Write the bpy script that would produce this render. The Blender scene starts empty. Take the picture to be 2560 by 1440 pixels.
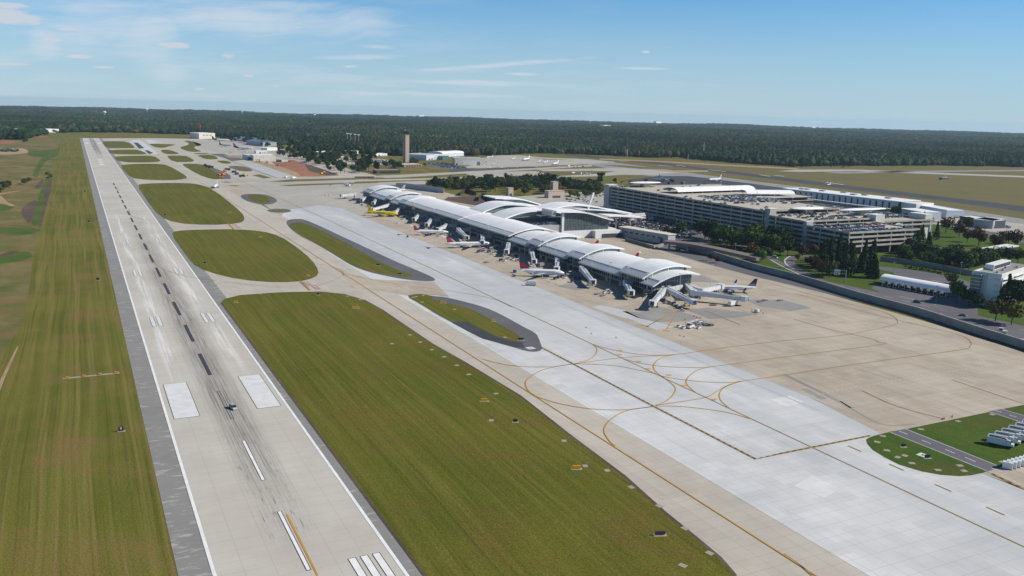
import bpy, bmesh, math, random
from mathutils import Vector, Matrix
from mathutils.geometry import tessellate_polygon
R = math.radians
random.seed(7)
scene = bpy.context.scene
C = scene.collection

# ---------------------------------------------------------------- camera
CAM = (-47.334, -207.158, 118.901); YAW, PITCH, ROLL, FPX = 0.4677963, 0.2018509, 0.0264748, 2161.06
_fw = Vector((math.sin(YAW)*math.cos(PITCH), math.cos(YAW)*math.cos(PITCH), -math.sin(PITCH)))
_rt0 = Vector((math.cos(YAW), -math.sin(YAW), 0)); _up0 = _rt0.cross(_fw)
_rt = math.cos(ROLL)*_rt0 + math.sin(ROLL)*_up0
_up = -math.sin(ROLL)*_rt0 + math.cos(ROLL)*_up0
cd = bpy.data.cameras.new('camera'); cam = bpy.data.objects.new('camera', cd); C.objects.link(cam)
cam.matrix_world = Matrix(((_rt.x, _up.x, -_fw.x, CAM[0]), (_rt.y, _up.y, -_fw.y, CAM[1]), (_rt.z, _up.z, -_fw.z, CAM[2]), (0, 0, 0, 1)))
cd.sensor_width = 36; cd.lens = 36*FPX/2560; cd.clip_start = 1; cd.clip_end = 200000
scene.camera = cam

def G(px, py, Z=0.0):
    d = _fw + _rt*((px-1280)/FPX) + _up*((720-py)/FPX)
    t = (Z-CAM[2])/d.z
    return Vector((CAM[0]+d.x*t, CAM[1]+d.y*t, Z))
def proj(x, y, z):
    d = Vector((x-CAM[0], y-CAM[1], z-CAM[2])); w = d.dot(_fw)
    if w < 1: return None
    return (1280+FPX*d.dot(_rt)/w, 720-FPX*d.dot(_up)/w)
def zoomed(ox, oy, s, pts): return [(ox+s*x, oy+s*y) for x, y in pts]

# ---------------------------------------------------------------- light and sky
SUN_AZ, SUN_EL = R(119), R(36)          # azimuth from +Y towards +X
scene.view_settings.view_transform = 'Standard'; scene.view_settings.look = 'None'
scene.view_settings.exposure = 0.05; scene.view_settings.gamma = 1
sd = bpy.data.lights.new('sun', 'SUN'); sd.energy = 5.0; sd.angle = R(0.53); sd.color = (1, .94, .84)
so = bpy.data.objects.new('sun', sd); C.objects.link(so)
_sv = Vector((math.sin(SUN_AZ)*math.cos(SUN_EL), math.cos(SUN_AZ)*math.cos(SUN_EL), math.sin(SUN_EL)))
so.rotation_euler = _sv.to_track_quat('Z', 'Y').to_euler(); so.location = (900, -400, 700)

class NT:
    """tiny node-graph helper"""
    def __init__(s, tree): s.t = tree; s.n = tree.nodes; s.l = tree.links
    def new(s, typ, **kw):
        nd = s.n.new(typ)
        for k, v in kw.items(): setattr(nd, k, v)
        return nd
    def put(s, sock, v):
        if v is None: return
        if hasattr(v, 'bl_rna') and hasattr(v, 'is_linked'): s.l.new(v, sock)
        else:
            if sock.type == 'RGBA' and not isinstance(v, (int, float)) and len(v) == 3: v = (*v, 1)
            sock.default_value = v
    def math(s, op, a, b=None, c=None, clamp=False):
        nd = s.new('ShaderNodeMath', operation=op, use_clamp=clamp)
        s.put(nd.inputs[0], a); s.put(nd.inputs[1], b)
        if c is not None: s.put(nd.inputs[2], c)
        return nd.outputs[0]
    def mix(s, f, a, b, blend='MIX'):
        nd = s.new('ShaderNodeMix', data_type='RGBA', blend_type=blend, clamp_factor=True)
        s.put(nd.inputs['Factor'], f); s.put(nd.inputs['A'], None); 
        s.put(nd.inputs[6], a); s.put(nd.inputs[7], b)
        return nd.outputs[2]
    def noise(s, vec, scale, detail=3, rough=.55, dist=0):
        nd = s.new('ShaderNodeTexNoise'); s.put(nd.inputs['Vector'], vec)
        nd.inputs['Scale'].default_value = scale; nd.inputs['Detail'].default_value = detail
        nd.inputs['Roughness'].default_value = rough; nd.inputs['Distortion'].default_value = dist
        return nd.outputs[0]
    def step(s, v, a, b, lo=0.0, hi=1.0):
        nd = s.new('ShaderNodeMapRange', interpolation_type='SMOOTHSTEP')
        s.put(nd.inputs[0], v); s.put(nd.inputs[1], a); s.put(nd.inputs[2], b); s.put(nd.inputs[3], lo); s.put(nd.inputs[4], hi)
        return nd.outputs[0]
    def vec(s, x, y, z=0.0):
        nd = s.new('ShaderNodeCombineXYZ'); s.put(nd.inputs[0], x); s.put(nd.inputs[1], y); s.put(nd.inputs[2], z); return nd.outputs[0]
    def sep(s, v):
        nd = s.new('ShaderNodeSeparateXYZ'); s.put(nd.inputs[0], v); return nd.outputs[0], nd.outputs[1], nd.outputs[2]
    def white(s, v):
        nd = s.new('ShaderNodeTexWhiteNoise', noise_dimensions='3D'); s.put(nd.inputs[0], v); return nd.outputs[0]

SKY_TINT, SKY_HAZE, SKY_CLOUD, SKY_PUFF = (.33, .74, 1.06), (4.3, 5.35, 6.3), (5.6, 6.3, 7.1), (5.4, 5.8, 6.4)
world = bpy.data.worlds.new('World'); scene.world = world; world.use_nodes = True
world.cycles.sampling_method = 'MANUAL'; world.cycles.sample_map_resolution = 256
T = NT(world.node_tree)
for nd in list(T.n): T.n.remove(nd)
sky = T.new('ShaderNodeTexSky', sky_type='NISHITA', sun_disc=False)
sky.sun_elevation = SUN_EL; sky.sun_rotation = SUN_AZ; sky.altitude = 150; sky.air_density = 1.0; sky.dust_density = 0.0; sky.ozone_density = 3.0
tc = T.new('ShaderNodeTexCoord'); dx, dy, dz = T.sep(tc.outputs['Generated'])
az = T.math('ARCTAN2', dx, dy); el = T.math('ARCSINE', dz)
# cirrus veil, streaks and small fair-weather puffs, all procedural over the whole dome
warp = T.noise(T.vec(T.math('MULTIPLY', az, 3), T.math('MULTIPLY', el, 6)), 1.5, 3)
e2 = T.math('ADD', el, T.math('MULTIPLY', az, -.10))
streak = T.noise(T.vec(T.math('MULTIPLY', az, 3.0), T.math('ADD', T.math('MULTIPLY', e2, 22), T.math('MULTIPLY', warp, 1.2)), 3.1), 1.7, 8, .66)
cover = T.noise(T.vec(T.math('MULTIPLY', az, 1.9), T.math('MULTIPLY', el, 4.5), 5.7), 2.0, 4, .55)
left = T.step(az, .85, -.05)
cm = T.math('MULTIPLY', T.step(streak, .36, .70), T.step(cover, .32, .58))
cm = T.math('MULTIPLY', cm, T.math('ADD', T.math('MULTIPLY', left, .9), .06))
low = T.noise(T.vec(T.math('MULTIPLY', az, 6), T.math('MULTIPLY', el, 60), 8.3), 1.3, 5, .6)
fine_c = T.noise(T.vec(T.math('MULTIPLY', az, 16), T.math('MULTIPLY', el, 55), 2.2), 2.0, 7, .62)
wisp = T.noise(T.vec(T.math('MULTIPLY', az, 5), T.math('MULTIPLY', T.math('ADD', el, T.math('MULTIPLY', az, .06)), 60), 6.2), 2.0, 6, .6)
def sky_dir(px, py):
    d = (_fw + _rt*((px-1280)/FPX) + _up*((720-py)/FPX)).normalized(); return math.atan2(d.x, d.y), math.asin(d.z)
def cloud(px, py, w, h, slope, tex, lo, hi):
    """soft-edged cloud at the direction where the photograph shows it; width and height in pixels"""
    a0, e0 = sky_dir(px, py)
    u = T.math('SUBTRACT', az, a0); v = T.math('SUBTRACT', T.math('SUBTRACT', el, e0), T.math('MULTIPLY', u, slope))
    r2 = T.math('ADD', T.math('POWER', T.math('ABSOLUTE', T.math('DIVIDE', u, w/FPX)), 2.0), T.math('POWER', T.math('ABSOLUTE', T.math('DIVIDE', v, h/FPX)), 2.0))
    return T.step(T.math('ADD', T.math('SUBTRACT', 1.0, r2), T.math('MULTIPLY', T.math('SUBTRACT', tex, .5), 2.6)), lo, hi)
def union(ms):
    r_ = ms[0]
    for m_ in ms[1:]: r_ = T.math('MAXIMUM', r_, m_)
    return r_
pm = union([cloud(*c_, fine_c, .35, .85) for c_ in ((40, 42, 75, 22, 0), (20, 14, 50, 9, 0), (435, 113, 48, 9, 0), (578, 140, 36, 11, 0), (180, 75, 50, 5, 0), (135, 99, 24, 5, 0), (205, 142, 36, 5, 0), (30, 160, 45, 4, 0), (875, 166, 28, 5, 0), (615, 188, 26, 6, 0), (500, 222, 18, 4, 0), (260, 168, 26, 4, 0), (690, 214, 14, 4, 0), (1615, 130, 16, 5, 0))])
wm = union([cloud(*c_, wisp, .1, 1.5) for c_ in ((1240, 163, 300, 7, .10), (900, 143, 130, 8, .05), (940, 116, 60, 7, 0), (1300, 185, 50, 5, 0), (1600, 171, 80, 4, 0), (1230, 208, 300, 9, 0), (1050, 235, 260, 8, 0))]
           + [cloud(*c_, streak, .1, 1.6) for c_ in ((380, 90, 90, 110, 0), (250, 50, 170, 60, .2), (110, 105, 40, 50, 0), (600, 45, 260, 55, 0), (860, 50, 180, 50, 0), (420, 180, 60, 50, 0), (700, 15, 400, 22, 0))])
lm = T.math('MULTIPLY', T.math('MULTIPLY', T.step(low, .45, .7), T.step(az, .9, .25)), T.math('MULTIPLY', T.step(el, .0, .012), T.step(el, .085, .035)))
bg = T.new('ShaderNodeBackground'); out = T.new('ShaderNodeOutputWorld')
haze = T.step(el, .185, -.045)
skyc = T.mix(1.0, sky.outputs[0], SKY_TINT, 'MULTIPLY')
skyc = T.mix(T.math('MULTIPLY', haze, .92), skyc, SKY_HAZE)
skyc = T.mix(T.math('MULTIPLY', cm, .28), skyc, SKY_CLOUD)
skyc = T.mix(T.math('MULTIPLY', lm, .35), skyc, SKY_CLOUD)
skyc = T.mix(T.math('MULTIPLY', wm, .72), skyc, SKY_CLOUD)
skyc = T.mix(T.math('MULTIPLY', pm, .85), skyc, SKY_PUFF)
zen = T.new('ShaderNodeVectorMath', operation='SCALE'); T.put(zen.inputs[0], skyc); T.put(zen.inputs[3], T.step(el, .22, 1.0, 1.08, .30))   # deeper blue towards the zenith
T.put(bg.inputs[0], zen.outputs[0]); bg.inputs[1].default_value = 0.1
T.l.new(bg.outputs[0], out.inputs[0])

# ---------------------------------------------------------------- materials
M = {}
def material(name, rough=.8, spec=.3, metal=0.0):
    m = bpy.data.materials.new(name); m.use_nodes = True
    t = NT(m.node_tree); b = m.node_tree.nodes['Principled BSDF']
    b.inputs['Roughness'].default_value = rough; b.inputs['Specular IOR Level'].default_value = spec; b.inputs['Metallic'].default_value = metal
    t.b = b; M[name] = m
    return t
def plain(name, col, rough=.7, spec=.3, metal=0.0, var=.12, scale=.35):
    t = material(name, rough, spec, metal)
    geo = t.new('ShaderNodeNewGeometry'); oi = t.new('ShaderNodeObjectInfo')
    n = t.noise(geo.outputs['Position'], scale, 4)
    f = t.math('ADD', t.step(n, .25, .75, -var, var), 1.0)
    nd = t.new('ShaderNodeVectorMath', operation='SCALE'); nd.inputs[0].default_value = col; t.put(nd.inputs[3], f)
    t.put(t.b.inputs['Base Color'], nd.outputs[0])
    return t
def xyz(t):
    g = t.new('ShaderNodeNewGeometry'); return t.sep(g.outputs['Position']) + (g.outputs['Position'],)
def joints(t, x, y, w, h, width):
    """0..1 mask of slab joints on a w x h grid"""
    fx = t.math('ABSOLUTE', t.math('SUBTRACT', t.math('FRACT', t.math('DIVIDE', x, w)), .5))
    fy = t.math('ABSOLUTE', t.math('SUBTRACT', t.math('FRACT', t.math('DIVIDE', y, h)), .5))
    a = t.math('GREATER_THAN', fx, .5-width/w/2); b = t.math('GREATER_THAN', fy, .5-width/h/2)
    return t.math('MAXIMUM', a, b)
def slabtint(t, x, y, w, h):
    return t.white(t.vec(t.math('FLOOR', t.math('ADD', t.math('DIVIDE', x, w), .5)), t.math('FLOOR', t.math('ADD', t.math('DIVIDE', y, h), .5)), 1.7))
def concrete(name, a, b, w=7.62, h=7.62, tint=.10, jw=.25, jd=.35, stain=(.25,.23,.2), stainf=.25, streaky=True):
    t = material(name, .85, .25); x, y, z, p = xyz(t)
    n1 = t.noise(p, .018, 5, .6); n2 = t.noise(t.vec(t.math('MULTIPLY', x, .22), t.math('MULTIPLY', y, .02)), 1.0, 5, .6)
    n3 = t.noise(p, .6, 5, .65)
    c = t.mix(t.step(n1, .3, .7), a, b)
    st = slabtint(t, x, y, w, h)
    c = t.mix(t.math('MULTIPLY', st, tint), c, (a[0]*.55, a[1]*.55, a[2]*.55))
    lane = t.white(t.vec(t.math('FLOOR', t.math('ADD', t.math('DIVIDE', x, w*2), .5)), 3.3, 1.7))
    c = t.mix(t.math('MULTIPLY', lane, tint*.9), c, (a[0]*.6, a[1]*.58, a[2]*.55))
    if streaky: c = t.mix(t.math('MULTIPLY', t.step(n2, .52, .8), stainf), c, stain)
    c = t.mix(t.math('MULTIPLY', t.step(n3, .5, .8), .10), c, stain)
    bl = t.noise(p, .045, 7, .68, .6); c = t.mix(t.math('MULTIPLY', t.step(bl, .48, .72), stainf*.45), c, stain)
    pt = t.noise(t.vec(t.math('FLOOR', t.math('DIVIDE', x, w*3)), t.math('FLOOR', t.math('DIVIDE', y, h*5)), 3.0), 3.7, 0); c = t.mix(t.math('MULTIPLY', t.step(pt, .5, .7), tint*.8), c, (b[0]*1.12, b[1]*1.12, b[2]*1.12))
    tyre = t.noise(t.vec(t.math('MULTIPLY', x, .5), t.math('MULTIPLY', y, .012), 6.0), 1, 5, .7, .8); c = t.mix(t.math('MULTIPLY', t.step(tyre, .60, .72), stainf*.6), c, (stain[0]*.7, stain[1]*.68, stain[2]*.66))
    j = joints(t, x, y, w, h, jw)
    c = t.mix(t.math('MULTIPLY', j, jd), c, (a[0]*.4, a[1]*.39, a[2]*.37))
    t.put(t.b.inputs['Base Color'], c)
    return t
# runway concrete: pale slabs, rubber deposits of the touchdown zones, washed-out streaks, grooves
t = material('runway_concrete', .85, .25); x, y, z, p = xyz(t)
n1 = t.noise(p, .02, 5, .6); c = t.mix(t.step(n1, .3, .7), (.50, .465, .40), (.58, .545, .485))
c = t.mix(t.math('MULTIPLY', slabtint(t, x, y, 7.62, 6.1), .10), c, (.33, .31, .28))
ws = t.noise(t.vec(t.math('MULTIPLY', x, .35), t.math('MULTIPLY', y, .012), 4.0), 1, 6, .62, .4)
wband = t.math('MULTIPLY', t.math('MAXIMUM', t.step(t.math('ABSOLUTE', t.math('SUBTRACT', t.math('ABSOLUTE', x), 13.5)), 5.5, .5), .0), t.step(y, 150, 230))
wband = t.math('MULTIPLY', wband, t.step(y, 900, 620))
c = t.mix(t.math('MULTIPLY', t.math('MULTIPLY', t.step(ws, .42, .64), wband), .75), c, (.80, .79, .77))
rs = t.noise(t.vec(t.math('MULTIPLY', x, 1.7), t.math('MULTIPLY', y, .022), 9.0), 1, 7, .72)
rw = t.step(t.math('ABSOLUTE', t.math('SUBTRACT', x, .7)), 9.5, 2.5)
ry = t.math('MAXIMUM', t.math('MULTIPLY', t.step(y, -20, 140), t.step(y, 900, 300)), t.math('MULTIPLY', t.step(y, 1750, 2250), 1.5))
rub = t.math('MULTIPLY', t.math('MULTIPLY', rw, ry), t.step(rs, .40, .66))
c = t.mix(t.math('MULTIPLY', rub, .78), c, (.10, .082, .075))
base = t.math('MULTIPLY', t.math('MULTIPLY', rw, ry), .30)
c = t.mix(base, c, (.17, .15, .14))
sk = t.noise(t.vec(t.math('MULTIPLY', x, 2.4), t.math('MULTIPLY', y, .10), 2.0), 1, 3, .5)
skm = t.math('MULTIPLY', t.math('MULTIPLY', t.step(sk, .62, .68), t.step(t.math('ABSOLUTE', x), 7.5, 5.5)), t.math('MULTIPLY', t.step(y, 12, 30), t.step(y, 130, 80)))
c = t.mix(t.math('MULTIPLY', skm, .75), c, (.09, .08, .08))
gr = t.noise(t.vec(t.math('MULTIPLY', x, .05), t.math('MULTIPLY', y, .9)), 1, 3, .5)
c = t.mix(t.math('MULTIPLY', t.step(gr, .45, .7), .10), c, (.42, .40, .36))
c = t.mix(t.math('MULTIPLY', joints(t, x, y, 7.62, 6.1, .16), .30), c, (.24, .22, .2))
t.put(t.b.inputs['Base Color'], c)
# grey shoulder asphalt with white washed bands
t = material('shoulder_asphalt', .9, .2); x, y, z, p = xyz(t)
c = t.mix(t.noise(p, .05, 5), (.205, .20, .19), (.30, .29, .275))
b1 = t.noise(t.vec(t.math('MULTIPLY', x, .12), t.math('MULTIPLY', y, .42), 2.0), 1, 4, .7)
b2 = t.noise(t.vec(t.math('MULTIPLY', x, .02), t.math('MULTIPLY', y, .03), 7.0), 1, 3, .6)
c = t.mix(t.math('MULTIPLY', t.math('MULTIPLY', t.step(b1, .53, .68), t.step(b2, .30, .55)), .7), c, (.55, .54, .53))
t.put(t.b.inputs['Base Color'], c)
concrete('taxiway_concrete', (.49, .445, .375), (.56, .515, .44), 7.6, 6.1, .16, .18, .34, stainf=.28)
concrete('apron_concrete', (.48, .405, .315), (.55, .485, .39), 7.6, 7.6, .30, .2, .45, stain=(.26, .22, .18), stainf=.55)
t = concrete('new_concrete', (.60, .605, .60), (.70, .70, .69), 7.6, 6.1, .24, .2, .30, stain=(.42, .43, .44), stainf=.50)
x, y, z, p = xyz(t); lk = t.b.inputs['Base Color'].links[0].from_socket      # traffic film along the taxi lane
nb = t.noise(t.vec(t.math('MULTIPLY', x, .05), t.math('MULTIPLY', y, .006)), 1, 4, .55)
bandm = t.math('MULTIPLY', t.step(t.math('ABSOLUTE', t.math('SUBTRACT', x, 190)), 15, 4), .55)
farm = t.math('MULTIPLY', t.math('MULTIPLY', t.step(y, 110, 340), t.step(x, 158, 176)), t.step(nb, .25, .6))
edgem = t.math('MULTIPLY', t.step(x, 216, 224), .8)
t.put(t.b.inputs['Base Color'], t.mix(t.math('MULTIPLY', t.math('MAXIMUM', t.math('MAXIMUM', bandm, farm), edgem), .62), lk, (.42, .44, .455)))
concrete('far_concrete', (.43, .40, .345), (.50, .465, .405), 7.6, 7.6, .14, .2, .2)
concrete('lane_concrete', (.46, .475, .485), (.52, .53, .535), 7.6, 6.1, .16, .2, .3, stain=(.25, .26, .27), stainf=.3)
concrete('garage_deck', (.50, .455, .37), (.56, .51, .42), 8.5, 8.5, .08, .2, .2, stainf=.25)
concrete('grey_patch', (.29, .28, .265), (.35, .34, .32), 7.6, 7.6, .12, .2, .3, stain=(.12, .11, .1), stainf=.5)
concrete('asphalt', (.085, .083, .09), (.115, .112, .118), 30, 30, .08, .1, .1, stain=(.05, .05, .055), stainf=.4)
concrete('road_asphalt', (.12, .118, .128), (.155, .152, .165), 40, 40, .05, .1, .05, stain=(.07, .07, .075), stainf=.3)
concrete('island_asphalt', (.115, .115, .12), (.15, .148, .155), 40, 40, .05, .1, .05, stain=(.08, .075, .075), stainf=.3)
concrete('dark_asphalt', (.055, .055, .06), (.075, .075, .08), 40, 40, .05, .1, .05, stain=(.1, .1, .1), stainf=.3)

def grass(name, g1, g2, dry, red, dryf, redf, stripe=.5, sx=.22, sy=.006, bare=None):
    t = material(name, .95, .1); x, y, z, p = xyz(t)
    w = t.noise(t.vec(t.math('MULTIPLY', x, .01), t.math('MULTIPLY', y, .004)), 1.0, 2)
    xw = t.math('ADD', x, t.math('MULTIPLY', w, 9))
    s1 = t.noise(t.vec(t.math('MULTIPLY', xw, sx), t.math('MULTIPLY', y, sy)), 1.0, 5, .65)
    s2 = t.noise(t.vec(t.math('MULTIPLY', xw, sx*2.3), t.math('MULTIPLY', y, sy*1.5), 5.0), 1.0, 3, .6)
    fine = t.noise(p, 1.6, 6, .75); pat = t.noise(p, .011, 4, .6); pat2 = t.noise(p, .03, 5, .62, .5)
    c = t.mix(t.step(pat, .35, .65), g1, g2)
    c = t.mix(t.math('MULTIPLY', t.step(s1, .42, .66), dryf), c, dry)
    c = t.mix(t.math('MULTIPLY', t.step(s2, .46, .68), stripe*.75), c, (g1[0]*.45, g1[1]*.45, g1[2]*.5))
    c = t.mix(t.math('MULTIPLY', t.math('MULTIPLY', t.step(pat2, .46, .68), t.step(s1, .25, .6)), redf), c, red)
    f = t.step(fine, .25, .75, .58, 1.4)
    nd = t.new('ShaderNodeVectorMath', operation='SCALE'); t.put(nd.inputs[0], c); t.put(nd.inputs[3], f)
    t.put(t.b.inputs['Base Color'], nd.outputs[0])
    bp = t.new('ShaderNodeBump'); bp.inputs['Strength'].default_value = .6; bp.inputs['Distance'].default_value = .35
    t.put(bp.inputs['Height'], fine); t.l.new(bp.outputs[0], t.b.inputs['Normal'])
    return t
grass('field_grass', (.108, .122, .017), (.155, .150, .026), (.245, .20, .06), (.225, .135, .058), .60, .62, .5, .30, .0035)
grass('infield_grass', (.098, .112, .012), (.130, .130, .017), (.200, .168, .040), (.165, .092, .030), .46, .42, .50, .34, .006)
grass('rough_grass', (.115, .125, .035), (.17, .15, .05), (.26, .205, .095), (.25, .13, .07), .65, .8, .25, .02, .02)
grass('lush_grass', (.060, .115, .018), (.085, .13, .026), (.14, .14, .045), (.15, .11, .05), .5, .4, .25, .05, .02)
grass('lawn', (.052, .105, .012), (.070, .118, .015), (.105, .12, .024), (.12, .085, .03), .5, .45, .3, .12, .05)
grass('dry_grass', (.155, .14, .048), (.16, .135, .05), (.19, .155, .06), (.16, .105, .045), .5, .4, .3, .05, .004)
grass('forest_floor', (.030, .042, .018), (.038, .05, .02), (.05, .05, .025), (.06, .045, .025), .3, .3, .2, .01, .01)
grass('red_clay', (.36, .165, .10), (.30, .12, .08), (.42, .27, .17), (.24, .09, .06), .4, .5, .3, .05, .05)
grass('tan_soil', (.42, .30, .18), (.36, .25, .15), (.48, .38, .25), (.30, .16, .09), .4, .4, .3, .05, .05)
grass('dark_soil', (.10, .075, .055), (.13, .095, .07), (.17, .13, .1), (.09, .05, .035), .4, .4, .3, .08, .03)

for n, c in dict(white_paint=(.80, .80, .79), worn_white=(.68, .68, .67), yellow_paint=(.52, .27, .022), dull_yellow=(.36, .235, .075), black_paint=(.028, .028, .03), dark_stripe=(.055, .06, .08), dull_red=(.42, .20, .17), pale_pad=(.36, .32, .25)).items(): plain(n, c, .75, .3, var=.08, scale=.25)
plain('roof_white', (.90, .90, .89), .5, .3, var=.05, scale=.1)
t = M['roof_white']; t = NT(t.node_tree); t.b = t.n['Principled BSDF']; x, y, z, p = xyz(t); lk = t.b.inputs['Base Color'].links[0].from_socket
seam = t.math('GREATER_THAN', t.math('ABSOLUTE', t.math('SUBTRACT', t.math('FRACT', t.math('DIVIDE', y, 2.4)), .5)), .44)
dirt = t.noise(t.vec(t.math('MULTIPLY', x, .03), t.math('MULTIPLY', y, .5)), 1, 5, .65)
c = t.mix(t.math('MULTIPLY', seam, .16), lk, (.45, .46, .48)); c = t.mix(t.math('MULTIPLY', t.step(dirt, .45, .75), .22), c, (.55, .55, .54)); t.put(t.b.inputs['Base Color'], c)
plain('eave_grey', (.56, .57, .59), .5, .35, var=.06, scale=.1)
plain('roof_grey', (.50, .51, .52), .5, .4, var=.06)
plain('edge_white', (.74, .74, .74), .5, .4, var=.05)
plain('metal_grey', (.36, .37, .38), .45, .5, .3)
plain('dark_metal', (.06, .062, .07), .5, .4, .2)
plain('wall_white', (.74, .735, .71), .75, .3, var=.06)
plain('wall_grey', (.42, .42, .415), .75, .3, var=.07)
plain('wall_tan', (.50, .44, .36), .8, .2, var=.07)
plain('wall_cream', (.66, .62, .54), .8, .2, var=.07)
plain('retaining_concrete', (.25, .25, .235), .85, .2, var=.14, scale=.12)
plain('garage_concrete', (.42, .395, .345), .85, .2, var=.16, scale=.2)
plain('viaduct', (.20, .165, .15), .85, .2)
plain('brick', (.36, .23, .18), .85, .2, var=.15, scale=1)
plain('tower_concrete', (.52, .42, .345), .8, .2, var=.06)
plain('brown_dark', (.10, .07, .06), .7, .3)
plain('blue_roof', (.13, .19, .25), .5, .4)
plain('teal_glass', (.06, .14, .13), .12, .6)
plain('tank_white', (.70, .72, .72), .5, .4)
plain('fabric_white', (.88, .88, .89), .7, .2, var=.04)
plain('tire', (.02, .02, .022), .9, .2)
plain('orange', (.62, .20, .03), .6, .3); plain('yellow_machine', (.70, .42, .03), .5, .4); plain('safety_red', (.50, .04, .03), .6, .3)
plain('blue_cart', (.03, .055, .20), .5, .4); plain('navy', (.012, .016, .09), .35, .5, var=.05); plain('delta_red', (.50, .012, .03), .35, .5, var=.05)
plain('delta_blue', (.012, .03, .16), .35, .5, var=.05); plain('spirit_yellow', (.96, .70, .006), .35, .5, var=.05); plain('purple', (.06, .015, .14), .4, .5)
plain('brown_livery', (.05, .025, .015), .4, .5); plain('gold', (.60, .33, .03), .4, .5); plain('aircraft_white', (.80, .80, .80), .3, .5, var=.04); plain('aircraft_grey', (.48, .50, .53), .3, .5, var=.05)
plain('sky_blue_livery', (.12, .24, .42), .35, .5); plain('livery_bluegrey', (.30, .42, .52), .35, .5); plain('pink', (.65, .12, .35), .6, .3); plain('bridge_white', (.60, .62, .64), .5, .4, var=.08); plain('bridge_blue', (.05, .09, .20), .5, .4)
plain('green_machine', (.02, .10, .07), .6, .3); plain('slate', (.075, .085, .10), .6, .3)
plain('wall_lightblue', (.56, .60, .63), .7, .3, var=.05); plain('globe_grey', (.22, .20, .24), .4, .5); plain('sign_yellow', (.72, .36, .01), .5, .3); plain('bus_blue', (.10, .17, .27), .35, .5)
plain('red_flag', (.5, .04, .05), .6, .3)
t = plain('glass_dark', (.016, .021, .027), .16, .35, var=.25, scale=.5)
t = plain('glass_green', (.20, .26, .26), .10, .7, var=.12, scale=.2)
plain('glass_mid', (.095, .118, .122), .12, .5, var=.3, scale=.4)
plain('car_glass', (.02, .025, .03), .08, .8)
CARC = dict(white=(.72, .72, .72), silver=(.42, .43, .45), grey=(.16, .165, .17), black=(.015, .015, .018), blue=(.03, .06, .16), red=(.30, .02, .02), beige=(.42, .37, .29))
for n, c in CARC.items(): plain('car_'+n, c, .25, .6, var=.04)
def leafmat(name, a, b, c3):
    t = material(name, .9, .15); x, y, z, p = xyz(t)
    oi = t.new('ShaderNodeObjectInfo')
    n = t.noise(p, .35, 3); n2 = t.noise(p, 2.5, 2)
    c = t.mix(t.step(n, .35, .65), a, b); c = t.mix(t.math('MULTIPLY', t.step(n2, .5, .7), .6), c, c3)
    f = t.math('ADD', t.math('MULTIPLY', oi.outputs['Random'], .6), .7)
    nd = t.new('ShaderNodeVectorMath', operation='SCALE'); t.put(nd.inputs[0], c); t.put(nd.inputs[3], f)
    t.put(t.b.inputs['Base Color'], nd.outputs[0])
leafmat('leaf_oak', (.050, .072, .018), (.065, .075, .022), (.095, .085, .03))
leafmat('leaf_green', (.040, .085, .016), (.06, .11, .02), (.09, .12, .03))
leafmat('leaf_dark', (.020, .042, .014), (.028, .052, .018), (.04, .06, .02))
leafmat('leaf_autumn', (.095, .045, .02), (.075, .042, .018), (.07, .055, .02))
leafmat('leaf_gold', (.11, .09, .016), (.08, .078, .016), (.12, .08, .018))
leafmat('leaf_lime', (.11, .16, .02), (.08, .12, .018), (.15, .15, .03))
plain('bark', (.10, .075, .055), .9, .1)
# forest crown: colour by instance
t = material('forest_leaf', .95, .1); oi = t.new('ShaderNodeObjectInfo'); x, y, z, p = xyz(t)
rr = oi.outputs['Random']
big = t.noise(p, .0028, 4, .6)
c = t.mix(t.step(rr, .0, 1.0), (.014, .032, .016), (.024, .046, .018))
c = t.mix(t.math('MULTIPLY', t.step(rr, .62, .80), t.step(big, .34, .56)), c, (.050, .056, .022))
c = t.mix(t.math('MULTIPLY', t.step(rr, .84, .95), t.step(big, .36, .6)), c, (.085, .052, .024))
wide = t.noise(p, .0011, 4, .6); nd = t.new('ShaderNodeVectorMath', operation='SCALE'); t.put(nd.inputs[0], c); t.put(nd.inputs[3], t.step(wide, .3, .7, .55, 1.5)); c = nd.outputs[0]
t.put(t.b.inputs['Base Color'], c)

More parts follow.
